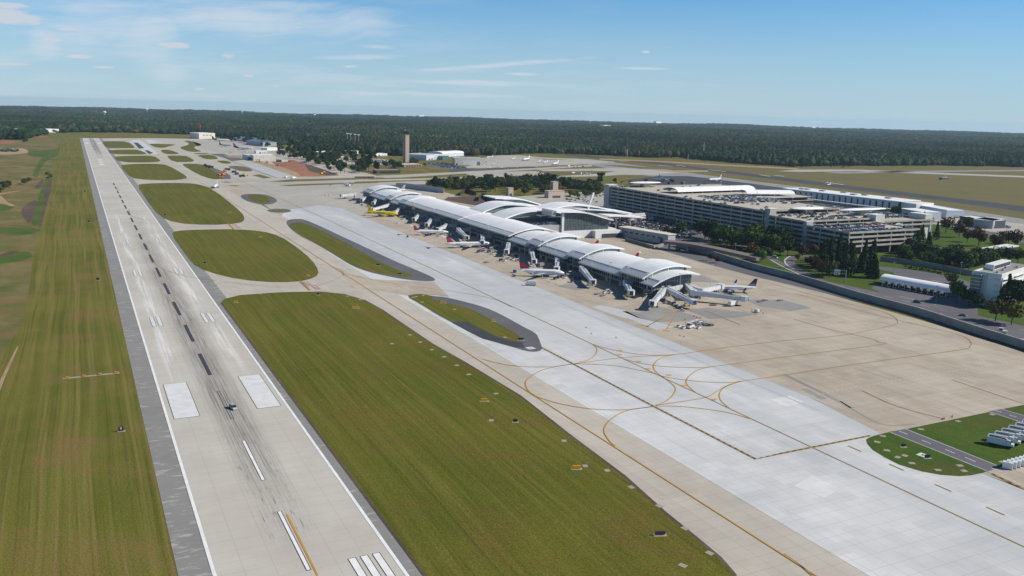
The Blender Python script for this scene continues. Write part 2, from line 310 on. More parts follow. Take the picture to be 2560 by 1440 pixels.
# ---------------------------------------------------------------- mesh helpers
class MB:
    def __init__(s): s.v = []; s.f = []; s.m = []
    def add(s, vs, fs, mi=0):
        o = len(s.v); s.v += [tuple(v) for v in vs]; s.f += [tuple(i+o for i in f) for f in fs]; s.m += [mi]*len(fs); return s
    def box(s, x0, x1, y0, y1, z0, z1, mi=0):
        return s.add([(x0,y0,z0),(x1,y0,z0),(x1,y1,z0),(x0,y1,z0),(x0,y0,z1),(x1,y0,z1),(x1,y1,z1),(x0,y1,z1)],
                     [(0,3,2,1),(4,5,6,7),(0,1,5,4),(1,2,6,5),(2,3,7,6),(3,0,4,7)], mi)
    def cyl(s, a, b, r0, r1=None, n=8, mi=0, caps=True):
        a = Vector(a); b = Vector(b); r1 = r0 if r1 is None else r1
        d = (b-a).normalized(); u = d.orthogonal().normalized(); w = d.cross(u)
        vs = []
        for c, r in ((a, r0), (b, r1)):
            for i in range(n):
                t_ = 2*math.pi*i/n; vs.append(c+u*(r*math.cos(t_))+w*(r*math.sin(t_)))
        fs = [(i, (i+1)%n, n+(i+1)%n, n+i) for i in range(n)]
        if caps: fs += [tuple(range(n-1,-1,-1)), tuple(range(n, 2*n))]
        return s.add(vs, fs, mi)
    def beam(s, a, b, w, h, mi=0):
        a = Vector(a); b = Vector(b); d = (b-a).normalized()
        u = d.cross(Vector((0,0,1)));  u = u.normalized() if u.length > 1e-4 else Vector((1,0,0)); k = u.cross(d)
        vs = [c+u*(sx*w/2)+k*(sy*h/2) for c in (a,b) for sx, sy in ((-1,-1),(1,-1),(1,1),(-1,1))]
        return s.add(vs, [(3,2,1,0),(4,5,6,7),(0,1,5,4),(1,2,6,5),(2,3,7,6),(3,0,4,7)], mi)
    def loft(s, rings, mi=0, caps=True, closed=True):
        n = len(rings[0]); vs = [p for r in rings for p in r]; fs = []
        for i in range(len(rings)-1):
            for j in range(n if closed else n-1):
                k = (j+1)%n; fs.append((i*n+j, i*n+k, (i+1)*n+k, (i+1)*n+j))
        if caps: fs += [tuple(range(n-1,-1,-1)), tuple(range((len(rings)-1)*n, len(rings)*n))]
        return s.add(vs, fs, mi)
    def prism(s, poly, z0, z1, mi=0):
        n = len(poly); vs = [(x,y,z0) for x,y in poly]+[(x,y,z1) for x,y in poly]
        fs = [(i,(i+1)%n,n+(i+1)%n,n+i) for i in range(n)]
        tr = tessellate_polygon([[Vector((x,y,0)) for x,y in poly]])
        fs += [tuple(i+n for i in f) for f in tr] + [tuple(reversed(f)) for f in tr]
        return s.add(vs, fs, mi)
    def build(s, name, mats, parent=None, off=(0,0,0), smooth=False):
        me = bpy.data.meshes.new(name); ox, oy, oz = off
        me.from_pydata([(x-ox, y-oy, z-oz) for x,y,z in s.v], [], s.f)
        if isinstance(mats, str): mats = [mats]
        for m_ in mats: me.materials.append(M[m_])
        if len(mats) > 1: me.polygons.foreach_set('material_index', s.m)
        bm = bmesh.new(); bm.from_mesh(me); bmesh.ops.recalc_face_normals(bm, faces=bm.faces); bm.to_mesh(me); bm.free()
        if smooth: me.shade_smooth() if smooth is True else me.set_sharp_from_angle(angle=smooth)
        me.update()
        o = bpy.data.objects.new(name, me); C.objects.link(o)
        if parent is not None: o.parent = parent
        return o
def tag(o, label=None, cat=None, group=None, kind=None):
    for k, v in (('label', label), ('category', cat), ('group', group), ('kind', kind)):
        if v: o[k] = v
    return o
def empty(name, loc, rz=0.0, label=None, cat=None, group=None):
    o = bpy.data.objects.new(name, None); C.objects.link(o); o.location = loc; o.rotation_euler = (0,0,rz); o.empty_display_size = 1
    return tag(o, label, cat, group)
KIDS = {}
def copy_tree(src, loc=None, rz=None, label=None, scale=None):
    c = src.copy(); C.objects.link(c)
    if loc is not None: c.location = loc
    if rz is not None: c.rotation_euler = (0,0,rz)
    if scale is not None: c.scale = scale if not isinstance(scale, (int,float)) else (scale,)*3
    if label: c['label'] = label
    for ch in KIDS.setdefault(src.name, list(src.children)):
        d = ch.copy(); C.objects.link(d); d.parent = c
        for g in KIDS.setdefault(ch.name, list(ch.children)):
            e = g.copy(); C.objects.link(e); e.parent = d
    return c
def remove_tree(o):
    for ch in list(o.children): remove_tree(ch)
    bpy.data.objects.remove(o)
def chaikin(p, n=2, closed=True):
    for _ in range(n):
        q = []
        L = len(p)
        for i in range(L if closed else L-1):
            a = p[i]; b = p[(i+1)%L]
            q += [(a[0]*.75+b[0]*.25, a[1]*.75+b[1]*.25), (a[0]*.25+b[0]*.75, a[1]*.25+b[1]*.75)]
        if not closed: q = [p[0]]+q+[p[-1]]
        p = q
    return p
def catmull(p, n=8):
    out_ = []
    q = [p[0]]+list(p)+[p[-1]]
    for i in range(1, len(q)-2):
        for k in range(n):
            t_ = k/n; r_ = []
            for a, b, c_, d in zip(q[i-1], q[i], q[i+1], q[i+2]):
                r_.append(.5*((2*b)+(-a+c_)*t_+(2*a-5*b+4*c_-d)*t_*t_+(-a+3*b-3*c_+d)*t_**3))
            out_.append(tuple(r_))
    out_.append(tuple(p[-1])); return out_
def GP(pts, Z=0.0): return [tuple(G(x, y, Z)[:2]) for x, y in pts]
def sheet(name, pts, z, mat, smooth=0, kind='structure', parent=None):
    if smooth: pts = chaikin(pts, smooth)
    me = bpy.data.meshes.new(name)
    tr = tessellate_polygon([[Vector((x, y, 0)) for x, y in pts]])
    a = [Vector((*pts[i], 0)) for i in tr[0]] if tr else None
    me.from_pydata([(x, y, z) for x, y in pts], [], [tuple(f) for f in tr])
    bm = bmesh.new(); bm.from_mesh(me)
    for f in bm.faces:
        if f.normal.z < 0: f.normal_flip()
    bm.to_mesh(me); bm.free()
    me.materials.append(M[mat]); o = bpy.data.objects.new(name, me); C.objects.link(o)
    if parent is not None: o.parent = parent
    elif kind: o['kind'] = kind
    return o
def ribbon(name, pts, w, z, mat, parent=None, curve=True, kind='structure', dash=None):
    if curve and len(pts) > 2: pts = catmull(pts, 6)
    P_ = [Vector((a, b, 0)) for a, b in pts]; mb = MB(); segs = []
    if dash:
        on, offl = dash; s_ = 0; per = on+offl
        tot = 0; fine = []
        for a, b in zip(P_, P_[1:]):
            L = (b-a).length; k = max(1, int(L/ (min(on, offl)/2)))
            for i in range(k): fine.append((a.lerp(b, i/k), a.lerp(b, (i+1)/k)))
        for a, b in fine:
            L = (b-a).length
            if (tot % per) < on: segs.append((a, b))
            tot += L
        for a, b in segs:
            d = (b-a).normalized(); nrm = Vector((-d.y, d.x, 0))*w/2
            mb.add([(a+nrm), (a-nrm), (b-nrm), (b+nrm)], [(0,1,2,3)])
    else:
        L_, R_ = [], []
        for i, a in enumerate(P_):
            d = (P_[min(i+1, len(P_)-1)]-P_[max(i-1, 0)]).normalized(); nrm = Vector((-d.y, d.x, 0))*w/2
            L_.append(a+nrm); R_.append(a-nrm)
        n = len(P_); mb.add(L_+R_, [(i, n+i, n+i+1, i+1) for i in range(n-1)])
    mb.v = [(a, b, z) for a, b, c_ in mb.v]
    o = mb.build(name, mat, parent)
    for f in o.data.polygons:
        if f.normal.z < 0: o.data.flip_normals(); break
    if parent is None and kind: o['kind'] = kind
    return o
# ================================================================ terrain, forest, haze
from mathutils import noise as mnoise
def sstep(v, a, b):
    t_ = min(1, max(0, (v-a)/(b-a))); return t_*t_*(3-2*t_)
def terrain_h(x, y):
    d = math.hypot(x-CAM[0], y-CAM[1])
    h = -0.4 - max(0, d-2500)**2/1.46e7*.5
    s_ = sstep(d, 3700, 5200)
    if s_ > 0: h += s_*(-4*sstep(d, 6000, 9000) + 20*mnoise.fractal(Vector((x/1700, y/1700, .3)), 1, 2, 3) + 8*mnoise.noise(Vector((x/600, y/600, 4))))
    return h
mb = MB(); NA = 240; rad = [0]
rad = [60*1.045**i for i in range(123)]; rad = [r for r in rad if r < 13200]
vs = [(CAM[0], CAM[1], -.4)]
for r_ in rad:
    for i in range(NA):
        a = 2*math.pi*i/NA; x_, y_ = CAM[0]+r_*math.sin(a), CAM[1]+r_*math.cos(a); vs.append((x_, y_, terrain_h(x_, y_)))
fs = [(0, 1+(i+1) % NA, 1+i) for i in range(NA)]
for k in range(len(rad)-1):
    for i in range(NA):
        j = (i+1) % NA; fs.append((1+k*NA+i, 1+k*NA+j, 1+(k+1)*NA+j, 1+(k+1)*NA+i))
mb.add(vs, fs); o = mb.build('terrain', 'forest_floor', smooth=True); tag(o, kind='structure')

# forest edge as seen against the airfield (pixel -> ground)
EDGE = [(-400, 372), (0, 349), (60, 350), (110, 336), (150, 332), (200, 331), (330, 332), (420, 335), (490, 337), (560, 343), (620, 350), (690, 366), (760, 380), (900, 384), (1000, 391), (1150, 390), (1250, 389), (1330, 384), (1450, 385), (1560, 391), (1640, 395), (1700, 393), (1780, 403), (1900, 412), (1990, 417), (2080, 415), (2200, 415), (2330, 414), (2560, 418), (2900, 432)]
def edge_y(px):
    for (a, b), (c_, d) in zip(EDGE, EDGE[1:]):
        if a <= px <= c_: return b+(d-b)*(px-a)/(c_-a)
    return EDGE[0][1] if px < EDGE[0][0] else EDGE[-1][1]
CLEAR = [(700, 362, 760, 376), (690, 350, 830, 358), (1690, 386, 1850, 391), (2010, 400, 2110, 412), (20, 327, 140, 335), (940, 340, 1010, 345), (1240, 350, 1330, 354)]   # clearings: car park, felled strips, warehouse
rnd = random.Random(3)
pts_, scl_ = [], []
d = 1500.0
while d < 13000:
    s_ = max(10.5, d/240)
    da = s_/d; a = -.30
    while a < 1.16:
        a += da
        dd = d+rnd.uniform(-.5, .5)*s_; aa = a+rnd.uniform(-.45, .45)*da
        x_, y_ = CAM[0]+dd*math.sin(aa), CAM[1]+dd*math.cos(aa)
        q = proj(x_, y_, 0)
        if q is None: continue
        if q[1] > edge_y(q[0]) + rnd.uniform(-1.5, .6): continue
        if any(c_[0] < q[0] < c_[2] and c_[1] < q[1] < c_[3] for c_ in CLEAR): continue
        if mnoise.noise(Vector((x_/60, y_/60, 2))) > .55 and rnd.random() < .5: continue
        pts_.append((x_, y_, terrain_h(x_, y_) if dd > 3000 else -.1))
        w = s_*rnd.uniform(.6, 1.0); hgt = rnd.uniform(13, 25)*(1+.3*mnoise.noise(Vector((x_/200, y_/200, 7))))
        scl_.append((w, w, hgt))
    d += s_*.95
def crown_mesh(kind, seed, n=7, rings=5):
    r_ = random.Random(seed); mb = MB(); rs = []
    for k in range(rings):
        t_ = k/(rings-1)
        if kind == 'pine': rad_ = (1-t_)**.75*1.0*(1.15 if k % 2 else .8); z_ = .12+.88*t_
        else: rad_ = math.sin(math.pi*min(1, .16+.84*t_))**.6 if t_ < 1 else .05; z_ = .15+.85*t_
        rad_ = max(rad_, .05)
        rs.append([(rad_*r_.uniform(.7, 1.2)*math.cos(6.283*i/n+k*.4), rad_*r_.uniform(.7, 1.2)*math.sin(6.283*i/n+k*.4), z_+r_.uniform(-.06, .06)) for i in range(n)])
    rs.insert(0, [(.06*math.cos(6.283*i/n), .06*math.sin(6.283*i/n), 0) for i in range(n)])
    mb.loft(rs); return mb
fcol = bpy.data.collections.new('forest_tree_kinds')
for i, kd in enumerate(['round', 'round', 'round', 'pine', 'round']):
    mb = crown_mesh(kd, 50+i); o = mb.build('forest_tree', 'forest_leaf'); C.objects.unlink(o); fcol.objects.link(o)
me = bpy.data.meshes.new('forest'); me.from_pydata(pts_, [], [])
at = me.attributes.new('scl', 'FLOAT_VECTOR', 'POINT'); at.data.foreach_set('vector', [c_ for v in scl_ for c_ in v])
forest = bpy.data.objects.new('forest', me); C.objects.link(forest)
tag(forest, 'dense mixed woodland stretching from the airfield to the horizon', 'forest', kind='stuff')
ng = bpy.data.node_groups.new('scatter_trees', 'GeometryNodeTree')
ng.interface.new_socket('Geometry', in_out='INPUT', socket_type='NodeSocketGeometry'); ng.interface.new_socket('Geometry', in_out='OUTPUT', socket_type='NodeSocketGeometry')
gi = ng.nodes.new('NodeGroupInput'); go = ng.nodes.new('NodeGroupOutput'); ip = ng.nodes.new('GeometryNodeInstanceOnPoints')
ci = ng.nodes.new('GeometryNodeCollectionInfo'); ci.inputs['Collection'].default_value = fcol; ci.inputs['Separate Children'].default_value = True; ci.inputs['Reset Children'].default_value = True
na = ng.nodes.new('GeometryNodeInputNamedAttribute'); na.data_type = 'FLOAT_VECTOR'; na.inputs['Name'].default_value = 'scl'
rv = ng.nodes.new('FunctionNodeRandomValue'); rv.data_type = 'FLOAT_VECTOR'; rv.inputs[0].default_value = (0, 0, 0); rv.inputs[1].default_value = (0, 0, 6.28)
ng.links.new(gi.outputs[0], ip.inputs['Points']); ng.links.new(ci.outputs[0], ip.inputs['Instance']); ip.inputs['Pick Instance'].default_value = True
ng.links.new(na.outputs[0], ip.inputs['Scale']); ng.links.new(rv.outputs[0], ip.inputs['Rotation']); ng.links.new(ip.outputs[0], go.inputs[0])
md = forest.modifiers.new('scatter', 'NODES'); md.node_group = ng
print('forest', len(pts_))

hz = MB().box(CAM[0]-13500, CAM[0]+13500, CAM[1]-13500, CAM[1]+13500, -60, 131)
hm = bpy.data.materials.new('haze_air'); hm.use_nodes = True; hm.node_tree.nodes.clear()
ho = hm.node_tree.nodes.new('ShaderNodeOutputMaterial'); hv = hm.node_tree.nodes.new('ShaderNodeVolumePrincipled')
hv.inputs['Color'].default_value = (.60, .83, 1, 1); hv.inputs['Density'].default_value = 3.0e-5; hv.inputs['Anisotropy'].default_value = .25
hm.node_tree.links.new(hv.outputs[0], ho.inputs['Volume']); M['haze_air'] = hm
tag(hz.build('haze', 'haze_air'), 'thin bluish autumn haze over the landscape', 'haze', kind='stuff')

# ================================================================ ground sheets
Z0, Z1, Z2, Z3, Z4, Z5 = 0.0, .05, .09, .13, .15, .17
sheet('grass_field', [(-1500, -700), (2700, -700), (3300, 1500), (3000, 2600), (1200, 3300), (500, 3900), (-1500, 3900)], Z0, 'field_grass')
# left of the runway: rough meadows, clay, soil, ditch strips
sheet('meadow', GP([(-600, 1100), (0, 900), (60, 800), (80, 660), (100, 560), (118, 490), (130, 430), (148, 350), (60, 343), (0, 345), (-200, 355), (-500, 380)]), .02, 'rough_grass')
for nm, mt, pp in [('clay_field', 'red_clay', [(0, 352), (15, 351), (38, 353), (43, 356), (30, 360), (0, 361), (-60, 361), (-60, 353)]),
                   ('clay_field', 'red_clay', [(78, 341), (95, 339), (118, 340), (123, 343), (100, 344), (80, 343.5)]),
                   ('clay_field', 'tan_soil', [(50, 342), (70, 340), (80, 343), (60, 344)]),
                   ('building_site', 'tan_soil', [(-80, 372), (0, 371), (60, 370), (74, 379), (60, 384), (20, 387), (-80, 388)]),
                   ('ditch', 'dark_soil', [(84, 470), (92, 462), (104, 447), (112, 451), (103, 467), (97, 473)]),
                   ('ditch', 'dark_soil', [(50, 532), (62, 513), (93, 496), (92, 517), (82, 540), (74, 563), (60, 545)]),
                   ('ditch', 'dark_soil', [(112, 468), (119, 462), (124, 450), (133, 432), (128, 470), (120, 500), (108, 545), (100, 572), (97, 572), (106, 520)]),
                   ('lush_strip', 'lush_grass', [(97, 488), (104, 470), (118, 440), (130, 436), (126, 480), (114, 520), (103, 565), (74, 563), (86, 530)]),
                   ('lush_strip', 'lush_grass', [(-40, 505), (0, 506), (38, 515), (28, 524), (0, 530), (-40, 533)]),
                   ('track', 'tan_soil', [(-30, 484), (0, 484), (40, 477), (60, 476), (30, 481), (0, 487), (-30, 488)]),
                   ('dirt_patch', 'tan_soil', [(-30, 488), (2, 487), (18, 506), (38, 513), (30, 517), (8, 509), (-30, 508)]),
                   ('lush_strip', 'lush_grass', [(-40, 565), (0, 566), (60, 571), (103, 573), (96, 582), (60, 588), (0, 585), (-40, 585)]),
                   ('lush_strip', 'lush_grass', [(-40, 640), (0, 636), (40, 630), (72, 628), (84, 640), (60, 652), (0, 660), (-40, 665)]),
                   ('ditch', 'dark_soil', [(0, 637), (25, 628), (48, 627), (45, 632), (20, 639), (0, 643)]),
                   ('stone_strip', 'tan_soil', [(-14, 985), (0, 950), (25, 900), (44, 864), (46, 868), (30, 905), (8, 955), (-2, 985)]),
                   ('clay_field', 'rough_grass', [(-60, 586), (60, 590), (95, 590), (92, 622), (40, 625), (-60, 630)]),
                   ('lush_strip', 'lush_grass', [(70, 377), (140, 375), (152, 363), (146, 392), (120, 398), (100, 420), (95, 445), (80, 440), (92, 410), (110, 392), (70, 392)])]:
    sheet(nm, GP(pp), .04 if mt == 'lush_grass' else .06, mt, 2)
ribbon('creek', GP([(-30, 561), (0, 562), (40, 565), (75, 570), (100, 575)]), 2.2, .08, 'dark_soil')
ribbon('perimeter_road', GP([(-60, 352), (0, 345), (20, 341), (50, 338.5), (90, 336), (140, 334.5)]), 9, .08, 'far_concrete')

# runway with shoulders and markings
RY0, RY1 = -330, 2880
rw_ = tag(MB().add([(-22.86, RY0, Z2), (22.86, RY0, Z2), (22.86, RY1, Z2), (-22.86, RY1, Z2)], [(0, 1, 2, 3)]).build('runway', 'runway_concrete'), kind='structure')
sheet('runway_shoulder', [(-30.9, RY0), (-22.86, RY0), (-22.86, RY1), (-30.9, RY1)], Z1, 'shoulder_asphalt', parent=rw_)
sheet('runway_shoulder', [(22.86, RY0), (31.2, RY0), (31.2, RY1), (22.86, RY1)], Z1, 'shoulder_asphalt', parent=rw_)
FT = .3048
for sx in (-1, 1): sheet('edge_line', [(sx*22.5-.48, RY0), (sx*22.5+.48, RY0), (sx*22.5+.48, RY1), (sx*22.5-.48, RY1)], Z4, 'white_paint', parent=rw_)
def bar(name, x0, x1, y0, y1, mt, z=Z4): return sheet(name, [(x0, y0), (x1, y0), (x1, y1), (x0, y1)], z, mt, parent=rw_)
def outlined(name, x0, x1, y0, y1, mt):
    bar('paint_border', x0-.22, x1+.22, y0-.22, y1+.22, 'black_paint', Z3); bar(name, x0, x1, y0, y1, mt)
for i in range(-5, 46):
    y0 = i*200*FT
    if y0 < RY0+20 or y0+36 > RY1-60: continue
    mt = 'white_paint' if i < 2 else ('dark_stripe' if i < 20 else 'worn_white')
    if i == 2: outlined('centreline_stripe', -.46, .46, y0, y0+36.6, 'grey_patch'); continue
    outlined('centreline_stripe', -.46 if i < 3 else -.62, .46 if i < 3 else .62, y0, y0+36.6, mt)
def tdz(y0, nb, mt='worn_white', ln=22.9):
    for sx in (-1, 1):
        for k in range(nb):
            xa = 10.97+k*3.35; outlined('touchdown_bar', *(sorted((sx*xa, sx*(xa+1.83)))), y0, y0+ln, mt)
for k in range(3): outlined('touchdown_bar', 10.97+k*3.35, 12.8+k*3.35, -71*FT, 4*FT, 'white_paint')
for sx in (-1, 1): outlined('aiming_point', *sorted((sx*10.97, sx*20.1)), 427*FT, 577*FT, 'worn_white')
tdz(927*FT, 2); tdz(1426*FT, 2); tdz(1930*FT, 1); tdz(2440*FT, 1)
ye = 2850
for k in range(6):
    for sx in (-1, 1): bar('threshold_bar', *sorted((sx*(1.8+k*3.5), sx*(3.6+k*3.5))), ye-46, ye, 'white_paint')
for sx in (-1, 1): bar('aiming_point', *sorted((sx*10.97, sx*20.1)), ye-355, ye-311, 'white_paint')
for k, n_ in ((152, 3), (457, 2), (610, 2)):
    for sx in (-1, 1):
        for q in range(n_): bar('touchdown_bar', *sorted((sx*(11+q*3.35), sx*(12.8+q*3.35))), ye-k-23, ye-k, 'worn_white')
for k in range(3): bar('new_paint_patch', -8.2+k*.4, 1.2, 1590+k*70, 1632+k*70, 'worn_white', Z3)
# dark skid stripe on far third, lead-off lines
ribbon('lead_off_line', GP([(794, 1440), (717, 1287)]), .55, Z4, 'yellow_paint', parent=rw_, curve=True)
for pl in ([(362, 612), (366, 613), (373, 630), (385, 652), (395, 665), (420, 678), (470, 692), (540, 702)],
           [(353, 589), (357, 585), (366, 583), (390, 580)], [(296, 477), (294, 470), (298, 465), (310, 462)],
           [(322, 523), (329, 540), (345, 546), (380, 553)]):
    ribbon('lead_off_line', GP(pl), .5, Z4, 'dull_yellow', parent=rw_)

# the paved field east of the runway: taxiways, connectors, aprons on one concrete sheet; islands of grass lie on it
pav = sheet('taxiway', [(31.2, 330), (31.2, 2870), (70, 2890), (190, 2930), (330, 2890), (430, 2700), (430, 1260), (330, 1130), (300, 930), (134.5, 930), (134.5, -330), (60, -330), (31.2, -330)], Z1-.015, 'taxiway_concrete')
sheet('apron', [(222, 4), (222, 60), (232, 70), (232, 960), (140, 960), (140, 1150), (330, 1150), (420, 1030), (432, 960), (430, 470), (430, 380), (416, 250), (409, 140), (398, 60), (380, -70), (232, -70)], Z1, 'apron_concrete')
sheet('apron', GP([(600, 470), (640, 455), (700, 446), (800, 447), (1000, 468), (1060, 478), (1000, 500), (840, 545), (700, 540)]), Z1+.01, 'far_concrete')
sheet('taxiway', [(134, 640), (134, 1260), (150, 1260), (150, 640)], Z1-.005, 'taxiway_concrete')
sheet('apron_lane', [(134.5, -330), (330, -330), (330, -68), (228, -68), (225, 12), (232.5, 60), (232.5, 800), (215, 840), (165, 800), (134.5, 690)], Z2-.02, 'new_concrete')
for xa, wd in ((222.5, 1.2), (232.2, .8)): ribbon('wheel_track', [(xa, 40), (xa, 850)], wd, Z2+.01, 'lane_concrete', curve=False)
for pp in ([(1985, 1215), (2030, 1190), (2100, 1222), (2060, 1245)], [(1925, 1000), (1975, 990), (2010, 1005), (1965, 1017)]): sheet('pale_slab', GP(pp), Z2-.005, 'worn_white')
sheet('concrete_strip', [(134.5, 500), (134.5, 745), (150, 745), (150, 500)], Z2, 'taxiway_concrete')
sheet('concrete_strip', GP([(858, 683), (930, 698), (1010, 702), (1085, 705), (1122, 741), (1080, 738), (1020, 740), (960, 728), (880, 720)]), Z2, 'apron_concrete')
for mt, pp in [('grey_patch', [(1555, 778), (1600, 781), (1640, 764), (1700, 779), (1755, 795), (1700, 805), (1640, 805), (1595, 795)]),
               ('grey_patch', [(1715, 775), (1770, 769), (1900, 786), (1850, 793), (1775, 798)]), ('grey_patch', [(1860, 748), (1960, 750), (2030, 770), (1975, 778), (1900, 766)]),
               ('new_concrete', [(1480, 768), (1500, 763), (1560, 775), (1600, 795), (1690, 818), (1640, 825), (1580, 800), (1530, 786)]),
               ('grey_patch', [(1390, 715), (1440, 706), (1500, 717), (1440, 726)]), ('grey_patch', [(1180, 615), (1260, 622), (1330, 628), (1270, 634), (1200, 628)]), ('grey_patch', [(1640, 690), (1760, 690), (1800, 706), (1700, 704)])]:
    sheet('apron_patch', GP(pp), Z2-.02, mt)
for pp in ([(2300, 1010), (2360, 1040)], ): pass
def stain(pts, w): ribbon('oil_stain', GP(pts), w, Z2-.01, 'grey_patch')
stain([(1960, 935), (2040, 975), (2130, 1020)], 2.2); stain([(2010, 972), (2060, 998)], 3.2); stain([(2100, 1003), (2200, 1060), (2290, 1060)], .8)

ISL = []
def island(pp, mt='infield_grass', z=Z3, s=2, name='grass_island'):
    ISL.append(sheet(name, pp if s is None else GP(pp), z, mt, s or 0))
wI1 = GP([(1062, 1440), (553, 757), (560, 748), (600, 738), (700, 731), (800, 729), (860, 735), (910, 750), (955, 775), (1080, 860), (1160, 905), (1300, 990), (1420, 1085), (1560, 1190), (1660, 1280), (1740, 1345), (1800, 1395), (1838, 1440)])
sheet('grass_island', wI1+[(92, -75), (78, -100), (60, -150), (45, -200), (31.2, -200)], Z3, 'infield_grass')
ribbon('verge', wI1[7:], 1.2, Z3+.01, 'dark_soil', curve=False); ribbon('verge', wI1[:2], 1.0, Z3+.01, 'dark_soil', curve=False)
sheet('grass_island', [(31.2, -330), (110, -330), (110, -235), (60, -225), (31.2, -215)], Z3, 'infield_grass')
island([(427, 585), (440, 577), (500, 574), (590, 573), (655, 578), (700, 590), (745, 620), (780, 650), (798, 678), (790, 694), (740, 706), (650, 705), (560, 692), (490, 668), (470, 645)], s=1)
island([(342, 463), (360, 459), (430, 457), (490, 459), (525, 470), (565, 498), (605, 532), (613, 548), (600, 559), (520, 563), (440, 558), (398, 541), (370, 505)], s=1)
Z_ = lambda p: zoomed(0, 240, .25, p)
for p in ([(1200, 698), (1240, 685), (1400, 677), (1610, 680), (1680, 695), (1800, 760), (1872, 808), (1860, 830), (1700, 845), (1450, 838), (1300, 818)], [(1130, 612), (1180, 602), (1400, 596), (1540, 600), (1600, 638), (1605, 655), (1500, 666), (1200, 662)],
          [(1075, 545), (1130, 540), (1350, 534), (1420, 552), (1480, 580), (1400, 586), (1110, 583)], [(1015, 455), (1100, 450), (1280, 455), (1350, 512), (1340, 522), (1200, 523), (1060, 521)],
          [(1665, 602), (1700, 595), (1850, 597), (1900, 615), (1950, 650), (1900, 660), (1730, 661)], [(1600, 545), (1640, 535), (1700, 540), (1800, 575), (1760, 582), (1650, 582)], [(1480, 482), (1550, 477), (1780, 485), (1700, 500), (1640, 520), (1560, 515)],
          [(1820, 690), (1840, 676), (2000, 680), (2060, 700), (2150, 760), (2240, 800), (2200, 832), (2120, 832), (1990, 790)], [(1830, 447), (1900, 447), (2010, 478), (2010, 496), (1940, 505), (1950, 530), (2030, 555), (1900, 562), (1780, 515), (1890, 490), (1880, 465)],
          [(1930, 575), (2000, 570), (2100, 572), (2080, 580), (1950, 582)], [(1960, 592), (2120, 585), (2200, 630), (2080, 636), (2020, 618)], [(2150, 648), (2260, 645), (2330, 672), (2240, 680)]): island(Z_(p), s=1)
sheet('asphalt_shoulder', GP(Z_([(1990, 684), (2060, 690), (2180, 735), (2300, 790), (2310, 830), (2200, 832), (2240, 800), (2150, 760), (2060, 700)])), Z3+.01, 'island_asphalt')
sheet('asphalt_shoulder', GP(Z_([(2270, 705), (2340, 697), (2450, 705), (2540, 745), (2480, 757), (2370, 745)])), Z3, 'island_asphalt', 1)
island(Z_([(2320, 708), (2380, 702), (2450, 712), (2515, 742), (2470, 751), (2390, 742)]), 'dry_grass', Z3+.02, 1)
# construction strip beyond the lane: new white concrete with black mats
sheet('new_taxiway', GP(Z_([(1280, 452), (1330, 440), (1400, 440), (1580, 575), (1530, 590), (1440, 565)])), Z3, 'new_concrete')
for p in ([(1335, 468), (1375, 466), (1445, 522), (1390, 527)], [(1445, 545), (1480, 543), (1535, 572), (1490, 580)]): sheet('asphalt_mat', GP(Z_(p)), Z3+.02, 'dark_asphalt')
sheet('new_taxiway', GP(Z_([(1450, 440), (1580, 438), (1640, 470), (1500, 476)])), Z3, 'new_concrete')

# lane islands with asphalt rims
def rimmed(outer, inner, mt='infield_grass', rim='island_asphalt', s=1):
    sheet('island_shoulder', GP(outer), Z3, rim, s); sheet('grass_island', GP(inner), Z3+.02, mt, s)
rimmed([(600, 489), (615, 485), (655, 485), (680, 491), (695, 501), (684, 510), (655, 512), (625, 506), (606, 497)], [(616, 488), (640, 487), (662, 489), (678, 498), (672, 507), (655, 509), (634, 504), (621, 496)])
rimmed([(664, 527), (680, 522), (715, 522), (731, 527), (718, 532), (685, 532)], [(675, 527), (690, 524), (710, 524), (722, 527), (710, 530), (690, 530)], 'dry_grass')
rimmed([(714, 556), (722, 549), (745, 547), (762, 549), (800, 565), (850, 589), (900, 612), (980, 650), (1040, 675), (1082, 693), (1090, 701), (1075, 704), (1040, 702), (1000, 697), (960, 689), (920, 680), (880, 665), (840, 640), (790, 610), (750, 590), (725, 572)],
       [(722, 560), (740, 556), (757, 557), (790, 570), (830, 590), (870, 610), (920, 640), (980, 670), (1045, 692), (1000, 692), (960, 686), (920, 678), (880, 664), (840, 638), (790, 608), (750, 588), (728, 572)])
Y_ = lambda p: zoomed(960, 660, .1875, p)
rimmed(Y_([(285, 428), (420, 400), (520, 400), (640, 428), (800, 440), (1000, 485), (1250, 550), (1430, 612), (1640, 715), (1850, 835), (2030, 925), (2070, 1010), (2110, 1120), (2095, 1155), (2020, 1175), (1900, 1165), (1700, 1105), (1400, 1020), (1320, 1000), (1100, 890), (910, 785), (700, 675), (500, 545)]),
       Y_([(305, 430), (420, 406), (520, 406), (660, 436), (625, 462), (780, 505), (1000, 555), (1180, 608), (1400, 730), (1600, 840), (1810, 955), (1822, 1040), (1730, 1035), (1500, 970), (1250, 850), (1110, 770), (905, 772), (700, 662), (490, 535)]))
sheet('island_shoulder', GP(Y_([(905, 785), (960, 770), (1100, 770), (1250, 850), (1500, 970), (1730, 1035), (1850, 1045), (1870, 1120), (1700, 1105), (1400, 1020), (1320, 1000), (1100, 890)])), Z3+.03, 'dark_asphalt')
W_ = lambda p: zoomed(2080, 960, .1875, p)
sheet('grass_island', GP(W_([(455, 745), (480, 725), (560, 692), (760, 645), (2070, 1165), (2010, 1190), (1850, 1222), (1700, 1233), (1450, 1215), (1200, 1170), (900, 1080), (700, 980), (540, 880), (470, 800)])), Z3, 'lawn')
sheet('grass_island', GP(W_([(990, 603), (1300, 540), (2085, 378), (2700, 570), (3600, 850), (3400, 900), (2560, 1000), (2250, 1108)])), Z3, 'lawn')
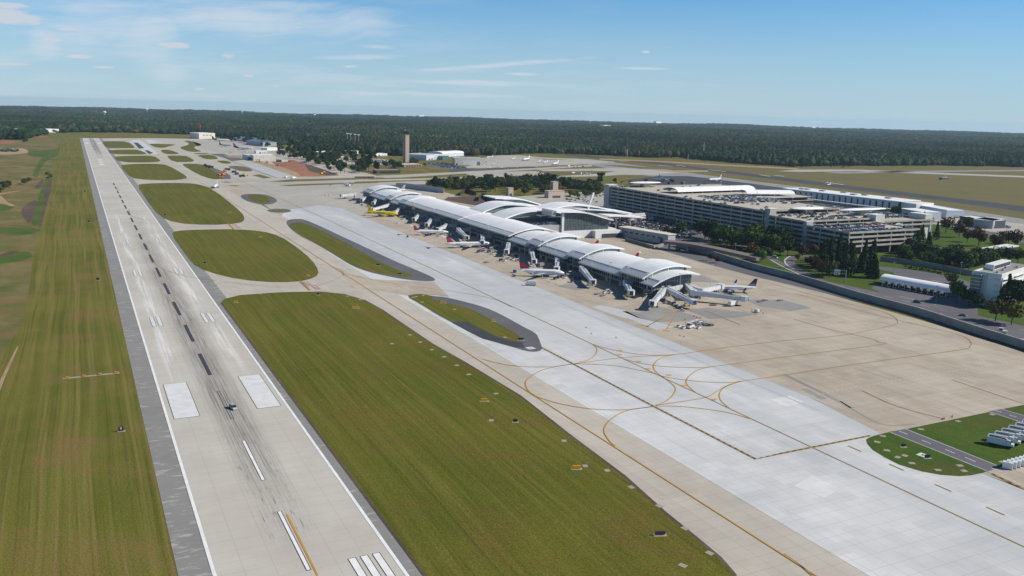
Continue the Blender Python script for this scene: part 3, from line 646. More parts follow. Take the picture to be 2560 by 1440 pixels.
sheet('grass_island', GP(W_([(2270, 338), (2560, 280), (3200, 160), (3600, 600), (2560, 425)])), Z3, 'lawn')
sheet('service_road', GP(W_([(760, 641), (1000, 601), (2260, 1110), (2065, 1170)])), Z3+.02, 'road_asphalt')
sheet('service_road', GP(W_([(2080, 368), (2265, 335), (2560, 428), (3600, 770), (3600, 880), (2560, 532)])), Z3+.02, 'road_asphalt')
for p in ([(775, 648), (2060, 1162)], [(985, 607), (2235, 1105)], [(2095, 372), (2560, 527)], [(2270, 340), (2560, 424)]): ribbon('edge_line', GP(W_(p)), .25, Z3+.05, 'white_paint', curve=False)
ribbon('centre_dash', GP(W_([(890, 630), (2200, 1155)])), .3, Z3+.05, 'white_paint', curve=False, dash=(4, 5.5))
ribbon('centre_dash', GP(W_([(2160, 352), (2560, 478)])), .3, Z3+.05, 'white_paint', curve=False, dash=(3, 3))
sheet('deicing_pad', GP(W_([(2065, 1172), (2255, 1112), (2560, 1005), (3300, 800), (3600, 1400), (2560, 1400)])), Z3-.02, 'apron_concrete')

# ---------------- taxi lines
YL = 'yellow_paint'
def tline(pp, w=.42, mt=YL, z=Z5, **k): return ribbon('taxi_line', pp, w, z, mt, **k)
tline([(121.2, -90), (121.2, 250), (121.2, 2700)], .5, curve=False)
tline([(189, -330), (189, 12), (189, 700), (186, 1000), (178, 1500)], .5, 'dull_yellow', curve=False)
X_ = lambda p: GP(zoomed(1240, 780, .28125, p))
for p in ([(-120, 420), (0, 452), (120, 475), (300, 490), (420, 490), (520, 487), (690, 463)],
          [(690, 463), (560, 482), (420, 515), (330, 560), (275, 605), (262, 640), (280, 690), (330, 735), (400, 768)],
          [(690, 463), (800, 435), (870, 395), (897, 350), (890, 315), (860, 290)],
          [(690, 465), (900, 435), (1100, 410), (1300, 395), (1600, 380), (2000, 322), (2560, 255)],
          [(860, 290), (980, 325), (1100, 350), (1250, 375), (1420, 385), (1600, 380)],
          [(700, 462), (900, 468), (1100, 485), (1300, 525), (1420, 550)],
          [(1140, 420), (1280, 455), (1430, 480), (1600, 492), (1800, 495), (1900, 490), (2200, 450), (2560, 400)],
          [(1600, 380), (1500, 400), (1430, 435), (1400, 480), (1410, 520), (1460, 565), (1540, 620)],
          [(1540, 620), (1590, 670), (1590, 710), (1550, 765), (1480, 810), (1420, 832)],
          [(1900, 490), (1800, 515), (1730, 560), (1693, 605), (1700, 650), (1770, 715)],
          [(1450, 565), (1580, 592), (1760, 615), (1950, 628), (2100, 627), (2200, 615), (2560, 562)],
          [(2180, 618), (2080, 645), (2010, 690), (1985, 735), (2000, 790), (2070, 855)],
          [(1420, 832), (1640, 800), (1860, 762), (1950, 715), (2040, 665), (2180, 618)],
          [(400, 768), (560, 815), (800, 858), (1000, 872), (1200, 868), (1410, 840)],
          [(1410, 842), (1200, 870), (1100, 905), (1010, 965), (965, 1030), (965, 1080), (1010, 1150), (1060, 1195)],
          [(1420, 838), (1640, 842), (1900, 870), (2100, 905), (2260, 952)]): tline(X_(p), .5)
for p in (GP([(1960, 852), (2100, 839), (2230, 814), (2242, 800), (2225, 787), (2190, 775), (2080, 750), (1930, 710)]), GP([(1960, 893), (2200, 862), (2198, 856), (2170, 845), (2080, 825), (1985, 798)]),
          GP([(1960, 938), (2180, 905), (2400, 875), (2424, 866), (2427, 855), (2405, 840), (2350, 825), (2200, 790), (1990, 735)]),
          GP([(2155, 977), (2240, 1015), (2360, 1048)]), GP([(2380, 950), (2560, 1010)]), GP([(2030, 1440), (1995, 1410), (1960, 1386)])): tline(p, .42, 'dull_yellow')
for a in ((650, 650), (480, 683)): pass
for pp in ([(860, 690), (857, 680), (845, 672), (800, 660)], [(858, 683), (850, 693), (800, 712), (700, 718), (560, 705)], [(652, 550), (640, 557), (600, 566), (520, 569)], [(860, 683), (960, 705), (1200, 740), (1280, 768)]): tline(GP(pp), .35, 'dull_yellow')
for zz in ([(1100, 345)], [(1097, 381)], [(1270, 440)], [(1352, 506)], [(1535, 562)], [(1668, 655)], [(1940, 780)]):
    c_ = X_(zz)[0]; mb = MB().prism([(c_[0]-1.1, c_[1]-.9), (c_[0]+1.1, c_[1]-.9), (c_[0]+1.1, c_[1]+.9), (c_[0]-1.1, c_[1]+.9)], Z5, Z5+.01); tag(mb.build('surface_marking', 'sign_yellow'), kind='structure')
# non-movement boundary, yellow with black dashes
bnd = GP(zoomed(1240, 780, .28125, [(400, 315), (690, 465), (1420, 850), (2310, 1310), (2560, 1255)]))+GP([(2175, 1090)])
ribbon('boundary_line', bnd, 1.1, Z5+.02, 'dull_yellow', curve=False); ribbon('boundary_dash', bnd, .5, Z5+.04, 'black_paint', curve=False, dash=(1.6, 1.6))
b2 = GP([(2480, 1185), (2700, 1290)]); ribbon('boundary_line', b2, 1.1, Z5+.02, 'dull_yellow', curve=False); ribbon('boundary_dash', b2, .5, Z5+.04, 'black_paint', curve=False, dash=(1.6, 1.6))
ribbon('boundary_line', GP([(1066, 735), (1122, 742)]), .5, Z5, 'dull_yellow', curve=False)
ribbon('edge_dash', GP([(2120, 1115), (2560, 1310)]), .6, Z5, 'dull_yellow', curve=False, dash=(6, 12))
ribbon('service_lane_line', GP([(1980, 1000), (2300, 940), (2560, 905)]), .3, Z5, 'worn_white', curve=False, dash=(1.5, 1.5))
for pp in ([(1615, 818), (1690, 775)], [(1617, 816), (1680, 783)], [(1666, 824), (1697, 775)], [(1850, 812), (1760, 775)]): ribbon('stand_line', GP(pp), .5, Z5, YL if pp[0][0] < 1700 else 'dull_yellow', curve=False)
for pp in ([(1605, 813), (1622, 817)], [(1658, 827), (1675, 828)]): ribbon('stand_bar', GP(pp), 1.6, Z5, YL, curve=False)
# hold-short markings with red-backed runway numbers 5L-23R
def hold(p0, p1, cx):
    for k, dsh in ((-.9, None), (-.3, None), (.3, (1.2, 1.2)), (.9, (1.2, 1.2))):
        a, b = Vector((*GP([p0])[0], 0)), Vector((*GP([p1])[0], 0)); dn = (b-a).normalized(); nn = Vector((-dn.y, dn.x, 0))*k
        ribbon('hold_line', [tuple((a+nn)[:2]), tuple((b+nn)[:2])], .32, Z5+.02, YL, curve=False, dash=dsh)
    return a, b
for pp in ([(1240, 350.5), (1330, 350), (1330, 353.5), (1245, 354)], [(940, 341), (1010, 340.5), (1005, 344), (945, 344.5)], [(1690, 387), (1850, 388), (1850, 390.5), (1700, 390)], [(2010, 402), (2110, 407), (2105, 411), (2020, 408)]): sheet('clearing', GP(pp), .5, 'dark_soil')
def text_mesh(name, txt, size, mat, loc, rot, parent=None, thick=.0, align='CENTER'):
    cu = bpy.data.curves.new(name, 'FONT'); cu.body = txt; cu.size = size; cu.align_x = align; cu.align_y = 'CENTER'; cu.extrude = thick
    tmp = bpy.data.objects.new(name, cu); C.objects.link(tmp)
    dg = bpy.context.evaluated_depsgraph_get(); me = bpy.data.meshes.new_from_object(tmp.evaluated_get(dg))
    bpy.data.objects.remove(tmp); me.materials.clear(); me.materials.append(M[mat])
    o = bpy.data.objects.new(name, me); C.objects.link(o); o.location = loc; o.rotation_euler = rot
    if parent is not None: o.parent = parent
    return o
for p0, p1, q1, q2 in (((750, 702), (776, 726), (768, 709), (790, 719)), ((570, 558), (585, 573), (587, 563), (596, 569))):
    hold(p0, p1, 0)
    for q in (q1, q2):
        c_ = G(*q); red = sheet('runway_number', [(c_.x-1.7, c_.y-6), (c_.x+1.7, c_.y-6), (c_.x+1.7, c_.y+6), (c_.x-1.7, c_.y+6)], Z5, 'dull_red')
        text_mesh('lettering', '5L-23R', 2.9, 'white_paint', (c_.x, c_.y, Z5+.03), (0, 0, R(90)), red)

# ---------------- middle distance: cross taxiways, second runway, terminal-one apron
def quad(name, pp, z, mt, **k): return sheet(name, GP(pp), z, mt, **k)
quad('dry_field', [(1180, 470), (1180, 424), (1340, 420), (1500, 402), (1700, 398), (1900, 413), (2050, 418), (2560, 416), (2900, 430), (3100, 640), (2560, 560), (2250, 500), (2080, 470), (1800, 445), (1500, 445)], .03, 'dry_grass')
quad('dry_field', [(690, 470), (860, 430), (1100, 425), (1340, 420), (1500, 402), (1330, 392), (1180, 395), (1100, 415), (900, 415), (700, 430)], .025, 'rough_grass')
quad('cross_taxiway', [(560, 447), (700, 446), (840, 443), (1000, 437), (1160, 429), (1340, 420), (1480, 412), (1480, 416), (1340, 424), (1160, 434), (1000, 444), (840, 449), (700, 452), (560, 458)], .10, 'far_concrete')
quad('cross_taxiway', [(700, 456), (860, 450), (1060, 446), (1230, 440), (1230, 443), (1060, 450), (860, 455), (740, 460)], .10, 'far_concrete')
quad('cross_taxiway', [(760, 466), (870, 459), (1060, 452), (1080, 460), (1010, 462), (880, 464), (800, 470)], .10, 'far_concrete')
quad('cross_taxiway', [(1160, 433), (1250, 429), (1340, 428), (1390, 440), (1420, 446), (1330, 450), (1250, 444), (1180, 440)], .11, 'far_concrete')
quad('cross_taxiway', [(1340, 424), (1560, 420), (1700, 431), (1640, 437), (1480, 441), (1400, 443), (1400, 440), (1500, 434), (1540, 428), (1360, 428)], .12, 'far_concrete')
quad('hangar_apron', [(1190, 397), (1250, 388), (1300, 388), (1360, 394), (1470, 398), (1540, 405), (1460, 411), (1330, 416), (1200, 421), (1140, 420), (1190, 412)], .10, 'far_concrete')
quad('hangar_apron', [(1120, 428), (1150, 420), (1200, 421), (1330, 416), (1340, 419), (1200, 426), (1130, 431)], .11, 'asphalt')
quad('second_taxiway', [(1440, 396), (1520, 404), (1640, 420), (1760, 437), (1900, 455), (2080, 476), (2300, 507), (2560, 548), (2900, 600), (2900, 640), (2560, 580), (2280, 530), (2100, 500), (1900, 470), (1700, 448), (1600, 438), (1540, 425), (1460, 410), (1380, 398)], .08, 'grey_patch')
quad('second_runway', [(1380, 386), (1430, 386), (1640, 405), (1900, 437), (2120, 464), (2400, 497), (2560, 516), (2900, 560), (2900, 580), (2560, 530), (2400, 508), (2120, 473), (1900, 444), (1640, 410), (1430, 390)], .10, 'dark_asphalt')
quad('terminal_apron', [(1560, 452), (1640, 440), (1720, 440), (1900, 462), (2000, 476), (2120, 492), (2000, 480), (1880, 472), (1800, 466), (1640, 462)], .11, 'dark_asphalt')
quad('perimeter_road', [(1500, 396), (1640, 402), (1800, 411), (2000, 421), (1990, 423.5), (1800, 414), (1640, 405), (1500, 399)], .11, 'tan_soil')
quad('perimeter_road', [(1990, 424), (2140, 424), (2350, 432), (2560, 440), (2900, 452), (2900, 456), (2560, 444), (2350, 436), (2140, 428), (2000, 430), (1945, 428)], .11, 'far_concrete')
quad('perimeter_road', [(2060, 431), (2300, 427), (2560, 425), (2560, 428), (2300, 430), (2100, 434)], .11, 'grey_patch')
for p in ([(1550, 402), (1570, 403.5)], [(1645, 413), (1680, 416)], [(1690, 413), (1715, 416)], [(1770, 424), (1815, 429)], [(1900, 437), (1926, 441)], [(1935, 438), (1960, 441)], [(2065, 456), (2110, 462)]): ribbon('runway_marking', GP(p), 5.0, .14, 'worn_white', curve=False)
quad('second_runway_patch', [(1640, 426), (1770, 426), (1770, 430), (1690, 431)], .13, 'tan_soil')
for pp in ([(1600, 422), (1500, 413), (1550, 413), (1700, 424)], [(1330, 396), (1440, 400), (1360, 399)], [(1400, 446), (1560, 437), (1620, 438), (1480, 447)], [(1360, 431), (1480, 427), (1520, 431), (1400, 437)]): quad('grass_island', pp, .13, 'dry_grass')
# cargo apron, construction area in the left middle distance
quad('cargo_apron', [(480, 352), (560, 347), (640, 352), (690, 372), (690, 382), (600, 384), (540, 380), (500, 372)], Z3, 'far_concrete')
Q_ = lambda p: zoomed(480, 240, .1875, p)
quad('parking_apron', Q_([(230, 770), (420, 770), (700, 850), (530, 870), (440, 830)]), Z3+.02, 'island_asphalt')
quad('works_asphalt', Q_([(620, 880), (800, 875), (1100, 975), (1390, 1080), (1250, 1090), (1110, 1085), (860, 985)]), Z3+.02, 'lane_concrete')
quad('works_sand', Q_([(760, 872), (900, 870), (1150, 930), (1400, 1020), (1450, 1080), (1380, 1075), (1180, 1010), (900, 910)]), Z3+.03, 'tan_soil')
quad('red_clay_works', Q_([(1060, 880), (1350, 850), (1480, 900), (1750, 990), (1960, 1060), (1700, 1075), (1450, 1075), (1330, 1010), (1120, 930)]), Z3+.02, 'red_clay')
quad('haul_road', Q_([(1500, 900), (1700, 960), (1960, 1055), (1800, 1060), (1560, 1000)]), Z3+.04, 'dark_soil')
quad('sand_heap_base', Q_([(430, 790), (660, 790), (670, 830), (500, 820)]), Z3+.03, 'tan_soil')
ribbon('silt_fence', GP(Q_([(530, 875), (640, 910), (900, 1015), (1120, 1090)])), 1.5, Z3+.06, 'black_paint', curve=False)
quad('grass_island', Q_([(800, 1055), (900, 1045), (1060, 1090), (950, 1100)]), Z3, 'dry_grass')
for p in ([(370, 1148), (460, 1142), (560, 1150), (460, 1155)], [(465, 1198), (560, 1190), (660, 1198), (560, 1205)]): quad('grass_island', Q_(p), Z3, 'dry_grass')
quad('grass_strip', Q_([(1030, 1140), (1300, 1115), (2100, 1095), (2560, 1085), (2560, 1100), (2100, 1118), (1500, 1138), (1180, 1148)]), Z3, 'rough_grass')
quad('grass_strip', Q_([(1150, 1190), (1500, 1172), (2500, 1145), (2480, 1160), (1700, 1188), (1300, 1203)]), Z3, 'rough_grass')

# ---------------- landside: forecourt, roads, lawns
sheet('forecourt', [(434, 430), (445, 640), (430, 720), (470, 800), (562, 830), (640, 900), (560, 640), (560, 440), (500, 440)], .06, 'road_asphalt')
quad('forecourt', [(1180, 500), (1250, 495), (1380, 485), (1500, 478), (1560, 520), (1500, 560), (1400, 560)], .065, 'far_concrete')
sheet('lawn', [(404, -80), (420, 60), (425, 200), (440, 380), (440, 445), (562, 445), (562, 335), (700, 335), (720, 420), (930, 560), (960, 420), (900, 100), (700, -100)], .055, 'lawn')
quad('airport_road', [(1640, 594), (1700, 604), (1760, 626), (1840, 648), (1920, 667), (2000, 689), (2090, 708), (2180, 727), (2330, 763), (2480, 797), (2560, 815), (2800, 880), (2800, 960), (2560, 870), (2300, 795), (2170, 760), (2000, 718), (1880, 690), (1760, 658), (1640, 622)], .09, 'road_asphalt')
quad('toll_plaza', [(2140, 655), (2189, 666), (2256, 672), (2330, 682), (2371, 690), (2403, 698), (2432, 708), (2442, 740), (2445, 792), (2330, 764), (2200, 731), (2178, 721), (2186, 711), (2215, 706), (2250, 700), (2230, 680), (2170, 668)], .095, 'road_asphalt')
ribbon('ramp_road', GP(zoomed(1920, 560, .25, [(40, 350), (130, 400), (260, 460), (420, 530), (600, 590), (800, 650), (1000, 700)])), 8.5, .10, 'road_asphalt')
ribbon('ramp_road', GP(zoomed(1920, 560, .25, [(420, 318), (330, 322), (250, 338), (212, 372), (230, 410), (300, 460), (420, 522)])), 9, .105, 'road_asphalt')
ribbon('ramp_kerb', GP(zoomed(1920, 560, .25, [(310, 313), (225, 322), (168, 362), (185, 405), (260, 452)])), 1.0, .14, 'wall_cream')
ribbon('ramp_kerb', GP(zoomed(1920, 560, .25, [(30, 360), (170, 440), (330, 510)])), .9, .14, 'wall_cream')
ribbon('ramp_road', GP([(1760, 600), (1840, 612), (1900, 628), (1935, 646)]), 9, .10, 'road_asphalt')
ribbon('upper_road', GP([(2270, 604), (2320, 617), (2380, 630), (2437, 643), (2500, 655), (2620, 675)]), 14, .10, 'road_asphalt')
ribbon('upper_road', GP([(2180, 545), (2300, 552), (2380, 560), (2431, 572), (2500, 590), (2560, 604), (2700, 640)]), 16, .10, 'road_asphalt')
quad('terminal_forecourt', [(1900, 484), (2000, 505), (2120, 528), (2250, 545), (2330, 560), (2250, 562), (2120, 550), (1960, 512)], .09, 'road_asphalt')
quad('terminal_forecourt', [(2290, 530), (2420, 545), (2560, 560), (2560, 590), (2440, 575), (2330, 560)], .085, 'far_concrete')
for p in ([(1840, 645), (1910, 668), (2000, 692), (2110, 719)],): ribbon('edge_line', GP(p), .5, .13, 'white_paint')
ribbon('lane_dash', GP([(1920, 676), (2050, 708), (2170, 737), (2300, 770), (2450, 808), (2560, 835)]), .4, .13, 'worn_white', dash=(5, 9))
ribbon('lane_dash', GP([(1930, 671), (2050, 702), (2170, 731), (2300, 762), (2450, 800), (2560, 826)]), .3, .13, 'worn_white', dash=(5, 9))
ribbon('centre_line', GP([(2182, 729), (2250, 745), (2400, 783), (2560, 822)]), .4, .13, 'dull_yellow')
ribbon('edge_line', GP([(2330, 700), (2380, 715)]), .4, .13, 'worn_white')
ribbon('edge_line', GP([(2250, 741), (2340, 762)]), .5, .13, 'worn_white')
# sunken-court parking deck in front of terminal two
sheet('car_park', GP([(1500, 560), (1530, 535), (1640, 548), (1760, 578), (1760, 600), (1680, 605), (1600, 590)]), .10, 'road_asphalt')
scene.cycles.max_bounces = 5; scene.cycles.diffuse_bounces = 1; scene.cycles.glossy_bounces = 2; scene.cycles.volume_bounces = 1; scene.cycles.transparent_max_bounces = 4
ORD = 'first second third fourth fifth sixth seventh eighth ninth tenth eleventh twelfth thirteenth fourteenth fifteenth sixteenth seventeenth'.split()
GZ = .06     # top of the paved apron
# ================================================================ terminal two: long concourse with wave roofs and a glazed headhouse
T2 = empty('terminal_building', (300, 255, GZ), 0, 'long white terminal with stepped wave roofs and a tall glass gable hall', 'terminal')
TO = (300, 255, GZ)
def shell(name, prof, y0, y1, th, mat, parent, ang=R(40), off=TO):
    """solid roof shell: x-z profile swept along y"""
    pr_ = catmull(prof, 5); top = [(x, z) for x, z in pr_]; n = len(top)
    mb = MB(); rs = []
    ny = max(2, int(abs(y1-y0)/12)+1)
    for k in range(ny):
        y_ = y0+(y1-y0)*k/(ny-1); rs.append([(x, y_, z) for x, z in top]+[(x, y_, z-th) for x, z in reversed(top)])
    mb.loft(rs); o = mb.build(name, mat, parent, off, smooth=ang); return o
def gable(name, prof, y_, zb, mat, parent, off=TO, x0=None, x1=None):
    """vertical wall filling the space below a roof profile"""
    pr_ = [p for p in catmull(prof, 5) if (x0 is None or p[0] >= x0) and (x1 is None or p[0] <= x1)]
    mb = MB(); n = len(pr_); zz = zb if callable(zb) else (lambda x: zb)
    vs = [(x, y_, zz(x)) for x, z in pr_]+[(x, y_, max(zz(x)+.01, z)) for x, z in pr_]+[(x, y_+.3, zz(x)) for x, z in pr_]+[(x, y_+.3, max(zz(x)+.01, z)) for x, z in pr_]
    fs = []
    for i in range(n-1): fs += [(i, i+1, n+i+1, n+i), (2*n+i+1, 2*n+i, 3*n+i, 3*n+i+1), (n+i, n+i+1, 3*n+i+1, 3*n+i), (i+1, i, 2*n+i, 2*n+i+1)]
    fs += [(0, n, 3*n, 2*n), (n-1, 3*n-1, 4*n-1, 2*n-1)]
    mb.add(vs, fs); return mb.build(name, mat, parent, off)
def fz(prof):
    pr_ = catmull(prof, 5)
    def f(x):
        for (a, b), (c_, d) in zip(pr_, pr_[1:]):
            if a <= x <= c_: return b+(d-b)*(x-a)/max(1e-6, c_-a)
        return pr_[0][1] if x < pr_[0][0] else pr_[-1][1]
    return f
PL = [(286, 9.0), (289, 10.5), (292.2, 12.1), (299.5, 14.5), (305.5, 15.7), (311, 16.1), (317, 15.8), (324, 14.7)]
PH = [(285.6, 12.0), (289, 13.7), (292.2, 15.2), (299.5, 17.6), (305.5, 18.7), (311, 19.1), (317, 18.8), (325.5, 17.6)]
PM = [(285.6, 12.4), (289, 13.6), (292.2, 14.7), (299.5, 16.6), (306, 17.7), (312, 18.1), (320, 17.6), (328, 16.2), (336, 13.8)]
BAYS = [('L', 247.2, 262), ('H', 259, 288.5), ('L', 288.5, 343), ('H', 341, 361.5), ('L', 361.5, 408), ('H', 406, 427), ('L', 427, 463), ('M', 461, 573), ('M2', 573, 650), ('M', 650, 735), ('H', 733.5, 753), ('L', 753, 782), ('H', 780.5, 801), ('L', 801, 863), ('H', 861.5, 890), ('L', 890, 903)]
for kd, y0, y1 in BAYS:
    prof = {'L': PL, 'H': PH, 'M': PM, 'M2': [(x, z+.5) for x, z in PM]}[kd]
    ro = shell('roof_bay', prof, y0, y1, .9, 'roof_white', T2)
    shell('eave_strip', [(x, z+.05) for x, z in catmull(prof, 5) if x <= 290.6], y0+.02, y1-.02, .06, 'eave_grey', ro)
    # darker lower gutter strip and its upstand
    gx = [(285.9, fz(prof)(286)+.03), (286.3, fz(prof)(286.3)+.06)]
    strip = MB(); f_ = fz(prof)
    for xa, xb in ((291.0, 291.35),):
        strip.loft([[(xa, y_, f_(xa)-.1), (xb, y_, f_(xb)-.1), (xb, y_, f_(xb)+.25), (xa, y_, f_(xa)+.25)] for y_ in (y0+.5, y1-.5)])
    strip.build('gutter', 'metal_grey', ro, TO)
    MB().box(285.4, 285.55, y0, y1, prof[0][1]-.8, prof[0][1]+.02).build('fascia', 'metal_grey', ro, TO)
    if kd == 'H':     # glazed strip under the raised roof, facing both ways
        for ye, s_ in ((y0+1.2, 1), (y1-1.4, -1)):
            g_ = gable('clerestory_window', [(x, z-.9) for x, z in PH], ye, (lambda f: (lambda x: f(x)+.02))(fz(PL)), 'glass_green', ro, x0=287, x1=324)
            for xx in (288, 294, 307, 321): MB().box(xx-.3, xx+.3, ye-.1, ye+.4, fz(PL)(xx), fz(PH)(xx)-.85).build('post', 'edge_white', g_, TO).parent = ro
    ze = fz(prof)(289.6)-1.0
    yy0, yy1 = y0+.6, y1-.6
    if y0 == 247.2: yy0 = 253.6
    w_ = MB().box(289.4, 289.8, yy0, yy1, 4.6, ze).build('curtain_wall', 'glass_dark', T2, TO)
    mu = MB(); k = yy0
    while k < yy1: mu.box(289.1, 289.45, k-.16, k+.16, 4.6, ze-.02); k += 2.6
    mu.box(289.15, 289.42, yy0, yy1, 7.3, 7.6); mu.build('mullions', 'metal_grey', w_, TO)
    MB().box(288.2, 290.5, yy0, yy1, 4.1, 4.58).build('floor_band', 'wall_grey', T2, TO)
    sv = MB().box(290.6, 291, yy0, yy1, 0, 4.1).build('service_level', 'dark_metal', T2, TO)
    ds = MB(); k = yy0+2
    while k < yy1-4: MB().box(290.45, 290.62, k, k+3, 0, 3.0).build('service_door', 'metal_grey', sv, TO); k += 18
    
    MB().box(320.6, 321, yy0, yy1, 0, fz(prof)(321)-1.0).build('rear_wall', 'glass_dark', T2, TO)
    for k in range(int((yy1-yy0)//18)+1):
        pass
# glazed end wall towards the camera
ew = gable('end_wall', [(x, z-.92) for x, z in PL], 253.4, 0, 'glass_mid', T2, x0=289.4, x1=322.4)
mu = MB(); f_ = fz(PL); k = 289.6
while k < 322.6: mu.box(k-.10, k+.10, 253.1, 253.42, 0, f_(k)-.95); k += 2.24
for zz in (4.4, 7.4, 10.2): mu.box(max(289.5, 289.5+(zz-8.8)*1.9), 321, 253.15, 253.4, zz, zz+.22)
mu.build('mullions', 'metal_grey', ew, TO)
pb = MB(); k = 290.8
while k < 320: pb.box(k, k+1.7, 253.12, 253.36, 4.8, 7.0); k += 2.24
pb.build('spandrel', 'wall_grey', ew, TO)
# headhouse roofs
RG = [(356, 27.4), (362, 27.1), (368, 26.6), (378, 26.3), (389, 25.2), (400, 22.6), (410, 19.7), (420.5, 17.3)]
r1 = shell('hall_roof', RG, 502, 531, 1.1, 'roof_white', T2)
gw = gable('glass_gable', [(x, z-1.1) for x, z in RG], 506, 7.6, 'glass_green', T2, x0=366, x1=419)
gw.data.materials[0] = M['glass_mid']
mu = MB(); f_ = fz(RG)
k = 366.2
while k < 419: mu.box(k-.06, k+.06, 505.75, 506, 7.6, f_(k)-1.15); k += 1.76
zz = 9.2
while zz < 25.5:
    xr = 419
    while f_(xr)-1.15 < zz+.2 and xr > 366: xr -= .5
    if xr > 368: mu.box(366, xr, 505.78, 505.99, zz, zz+.07)
    zz += 1.6
mu.build('mullions', 'metal_grey', gw, TO)
MB().box(364, 366.3, 504.8, 507, 0, 25.8).build('corner_pier', 'edge_white', T2, TO)
MB().box(365.9, 428, 505.2, 530, 0, 7.55).build('base_wall', 'wall_white', T2, TO)
MB().box(335, 364.2, 506.2, 531, 0, 13.6).build('plant_block', 'wall_grey', T2, TO)
for i in range(14): MB().box(338+i*1.9, 339.2+i*1.9, 509+(i*7) % 11, 511+(i*7) % 11, 13.6, 14.4+(i % 3)*.5).build('roof_plant', 'metal_grey', T2, TO)
MB().box(354, 361, 512, 517, 13.6, 15.6).build('roof_unit', 'wall_white', T2, TO)
wb = MB().box(398, 429, 498.5, 505.15, 0, 7.2).build('annex', 'wall_white', T2, TO)
MB().box(405.5, 428.8, 498.2, 498.48, .2, 4.2).build('annex_opening', 'dark_metal', wb, TO)
RB = [(299, 13.2), (308, 15.0), (318, 18.4), (331, 22.3), (345, 24.4), (358, 24.2), (372, 22.2), (384, 19.8)]
shell('hall_roof', RB, 533, 566, 1.2, 'roof_white', T2)
gb = gable('clerestory_window', [(x, z-1.2) for x, z in RB], 536, lambda x: 19.2 if x > 360 else min(19.2, 16.8+(x-318)*.05), 'glass_green', T2, x0=322, x1=364)
RC = [(297, 13.2), (306, 15.2), (318, 20.4), (334, 25.2), (345, 26.2), (360, 25.0), (374, 22.4), (386, 19.6)]
shell('hall_roof', RC, 578, 612, 1.2, 'roof_white', T2)
gable('clerestory_window', [(x, z-1.2) for x, z in RC], 580, lambda x: 14+(x-300)*.16 if x < 345 else 21.2, 'glass_green', T2, x0=308, x1=372)
RD = [(372, 20.4), (386, 22.8), (400, 25.2), (416, 25.4), (434, 23.4), (450, 20.8), (468, 17.6), (482, 15.4)]
shell('hall_roof', RD, 560, 592, 1.0, 'roof_white', T2)
shell('entrance_canopy', [(440, 15.6), (456, 15.0), (474, 13.4), (486, 12.6)], 540, 614, .7, 'roof_white', T2)
RE = [(x-4, z) for x, z in RG]
shell('hall_roof', RE, 628, 660, 1.1, 'roof_white', T2)
gable('clerestory_window', [(x, z-1.1) for x, z in RE], 631, lambda x: fz(RE)(x)-4.2, 'glass_green', T2, x0=362, x1=414)
RF = [(340, 19.2), (352, 21.6), (366, 22.0), (384, 21.2), (400, 18.6), (412, 16.4)]
shell('hall_roof', RF, 606, 634, 1.0, 'roof_white', T2)
shell('hall_roof', [(352, 20.6), (364, 21.4), (380, 20.8), (396, 18.6), (410, 16.6)], 526, 562, 1.0, 'roof_white', T2)
MB().box(322, 428, 531, 632, 0, 13.2).build('headhouse_body', 'wall_grey', T2, TO)
MB().box(322, 360, 632, 668, 0, 10.5).build('plant_block', 'wall_white', T2, TO)
mb = MB(); mb.box(352, 356, 503.8, 524, 22.4, 27.0); mb.build('side_wall', 'metal_grey', T2, TO)
for a in ((452, 545), (452, 612), (480, 560), (480, 600)): MB().cyl((a[0], a[1], 0), (a[0], a[1], 12.6), .35, .35, 8).build('column', 'edge_white', T2, TO)
# inclined mast with cables over the entrance canopy
pm_ = empty('canopy_mast', (452, 606, .06), 0, 'leaning white steel mast holding the entrance canopy by cables', 'mast')
MB().loft([[(x+dx_, dy_, z) for dx_, dy_ in ((-1.0, -1), (1.0, -1), (1.0, 1), (-1.0, 1))] for x, z in ((-1, 0), (2.2, 14), (9.0, 33))]).build('mast', 'edge_white', pm_)
for yy in (-22, -11, 11, 22):
    MB().cyl((8.6, 0, 31), (-28, yy, 23), .09, .09, 5).build('cable', 'metal_grey', pm_)
    MB().cyl((8.6, 0, 31), (27, yy, 14.4), .09, .09, 5).build('cable', 'metal_grey', pm_)
# light masts along the concourse
def light_mast(h=15, heads=3):
    r_ = empty('light_mast', (0, 0, 0)); MB().cyl((0, 0, 0), (0, 0, h), .16, .09, 6).build('pole', 'edge_white', r_)
    MB().box(-1.1, 1.1, -.1, .1, h-.1, h+.1).build('crossbar', 'edge_white', r_)
    for k in range(heads): MB().box(-1.2+k*1.0, -.8+k*1.0, -.35, .35, h-.55, h-.12).build('lamp_head', 'metal_grey', r_)
    MB().cyl((0, 0, 0), (0, 0, .5), .4, .4, 8).build('footing', 'garage_concrete', r_)
    return r_
lm0 = light_mast(16); tag(lm0, None, 'light pole', 'floodlight masts along the concourse')
spots = [(291.6-3.4, y_) for y_ in (255, 278, 300, 325, 352, 380, 405, 432, 470, 505, 545, 590, 640, 700, 770, 830, 880)]
for i, (x_, y_) in enumerate(spots):
    o = lm0 if i == 0 else copy_tree(lm0); o.location = (x_-1.5, y_, GZ)
    o['label'] = 'thin white floodlight mast on the terminal apron side, %s from the near end' % ORD[i]
lm1 = copy_tree(lm0, (336, 250, GZ), R(90), 'slender floodlight mast just right of the near glass end wall'); lm1.scale = (1, 1, 1.25)
lm2 = copy_tree(lm0, (308, 247.5, GZ), 0, 'floodlight mast right in front of the near glass end wall')

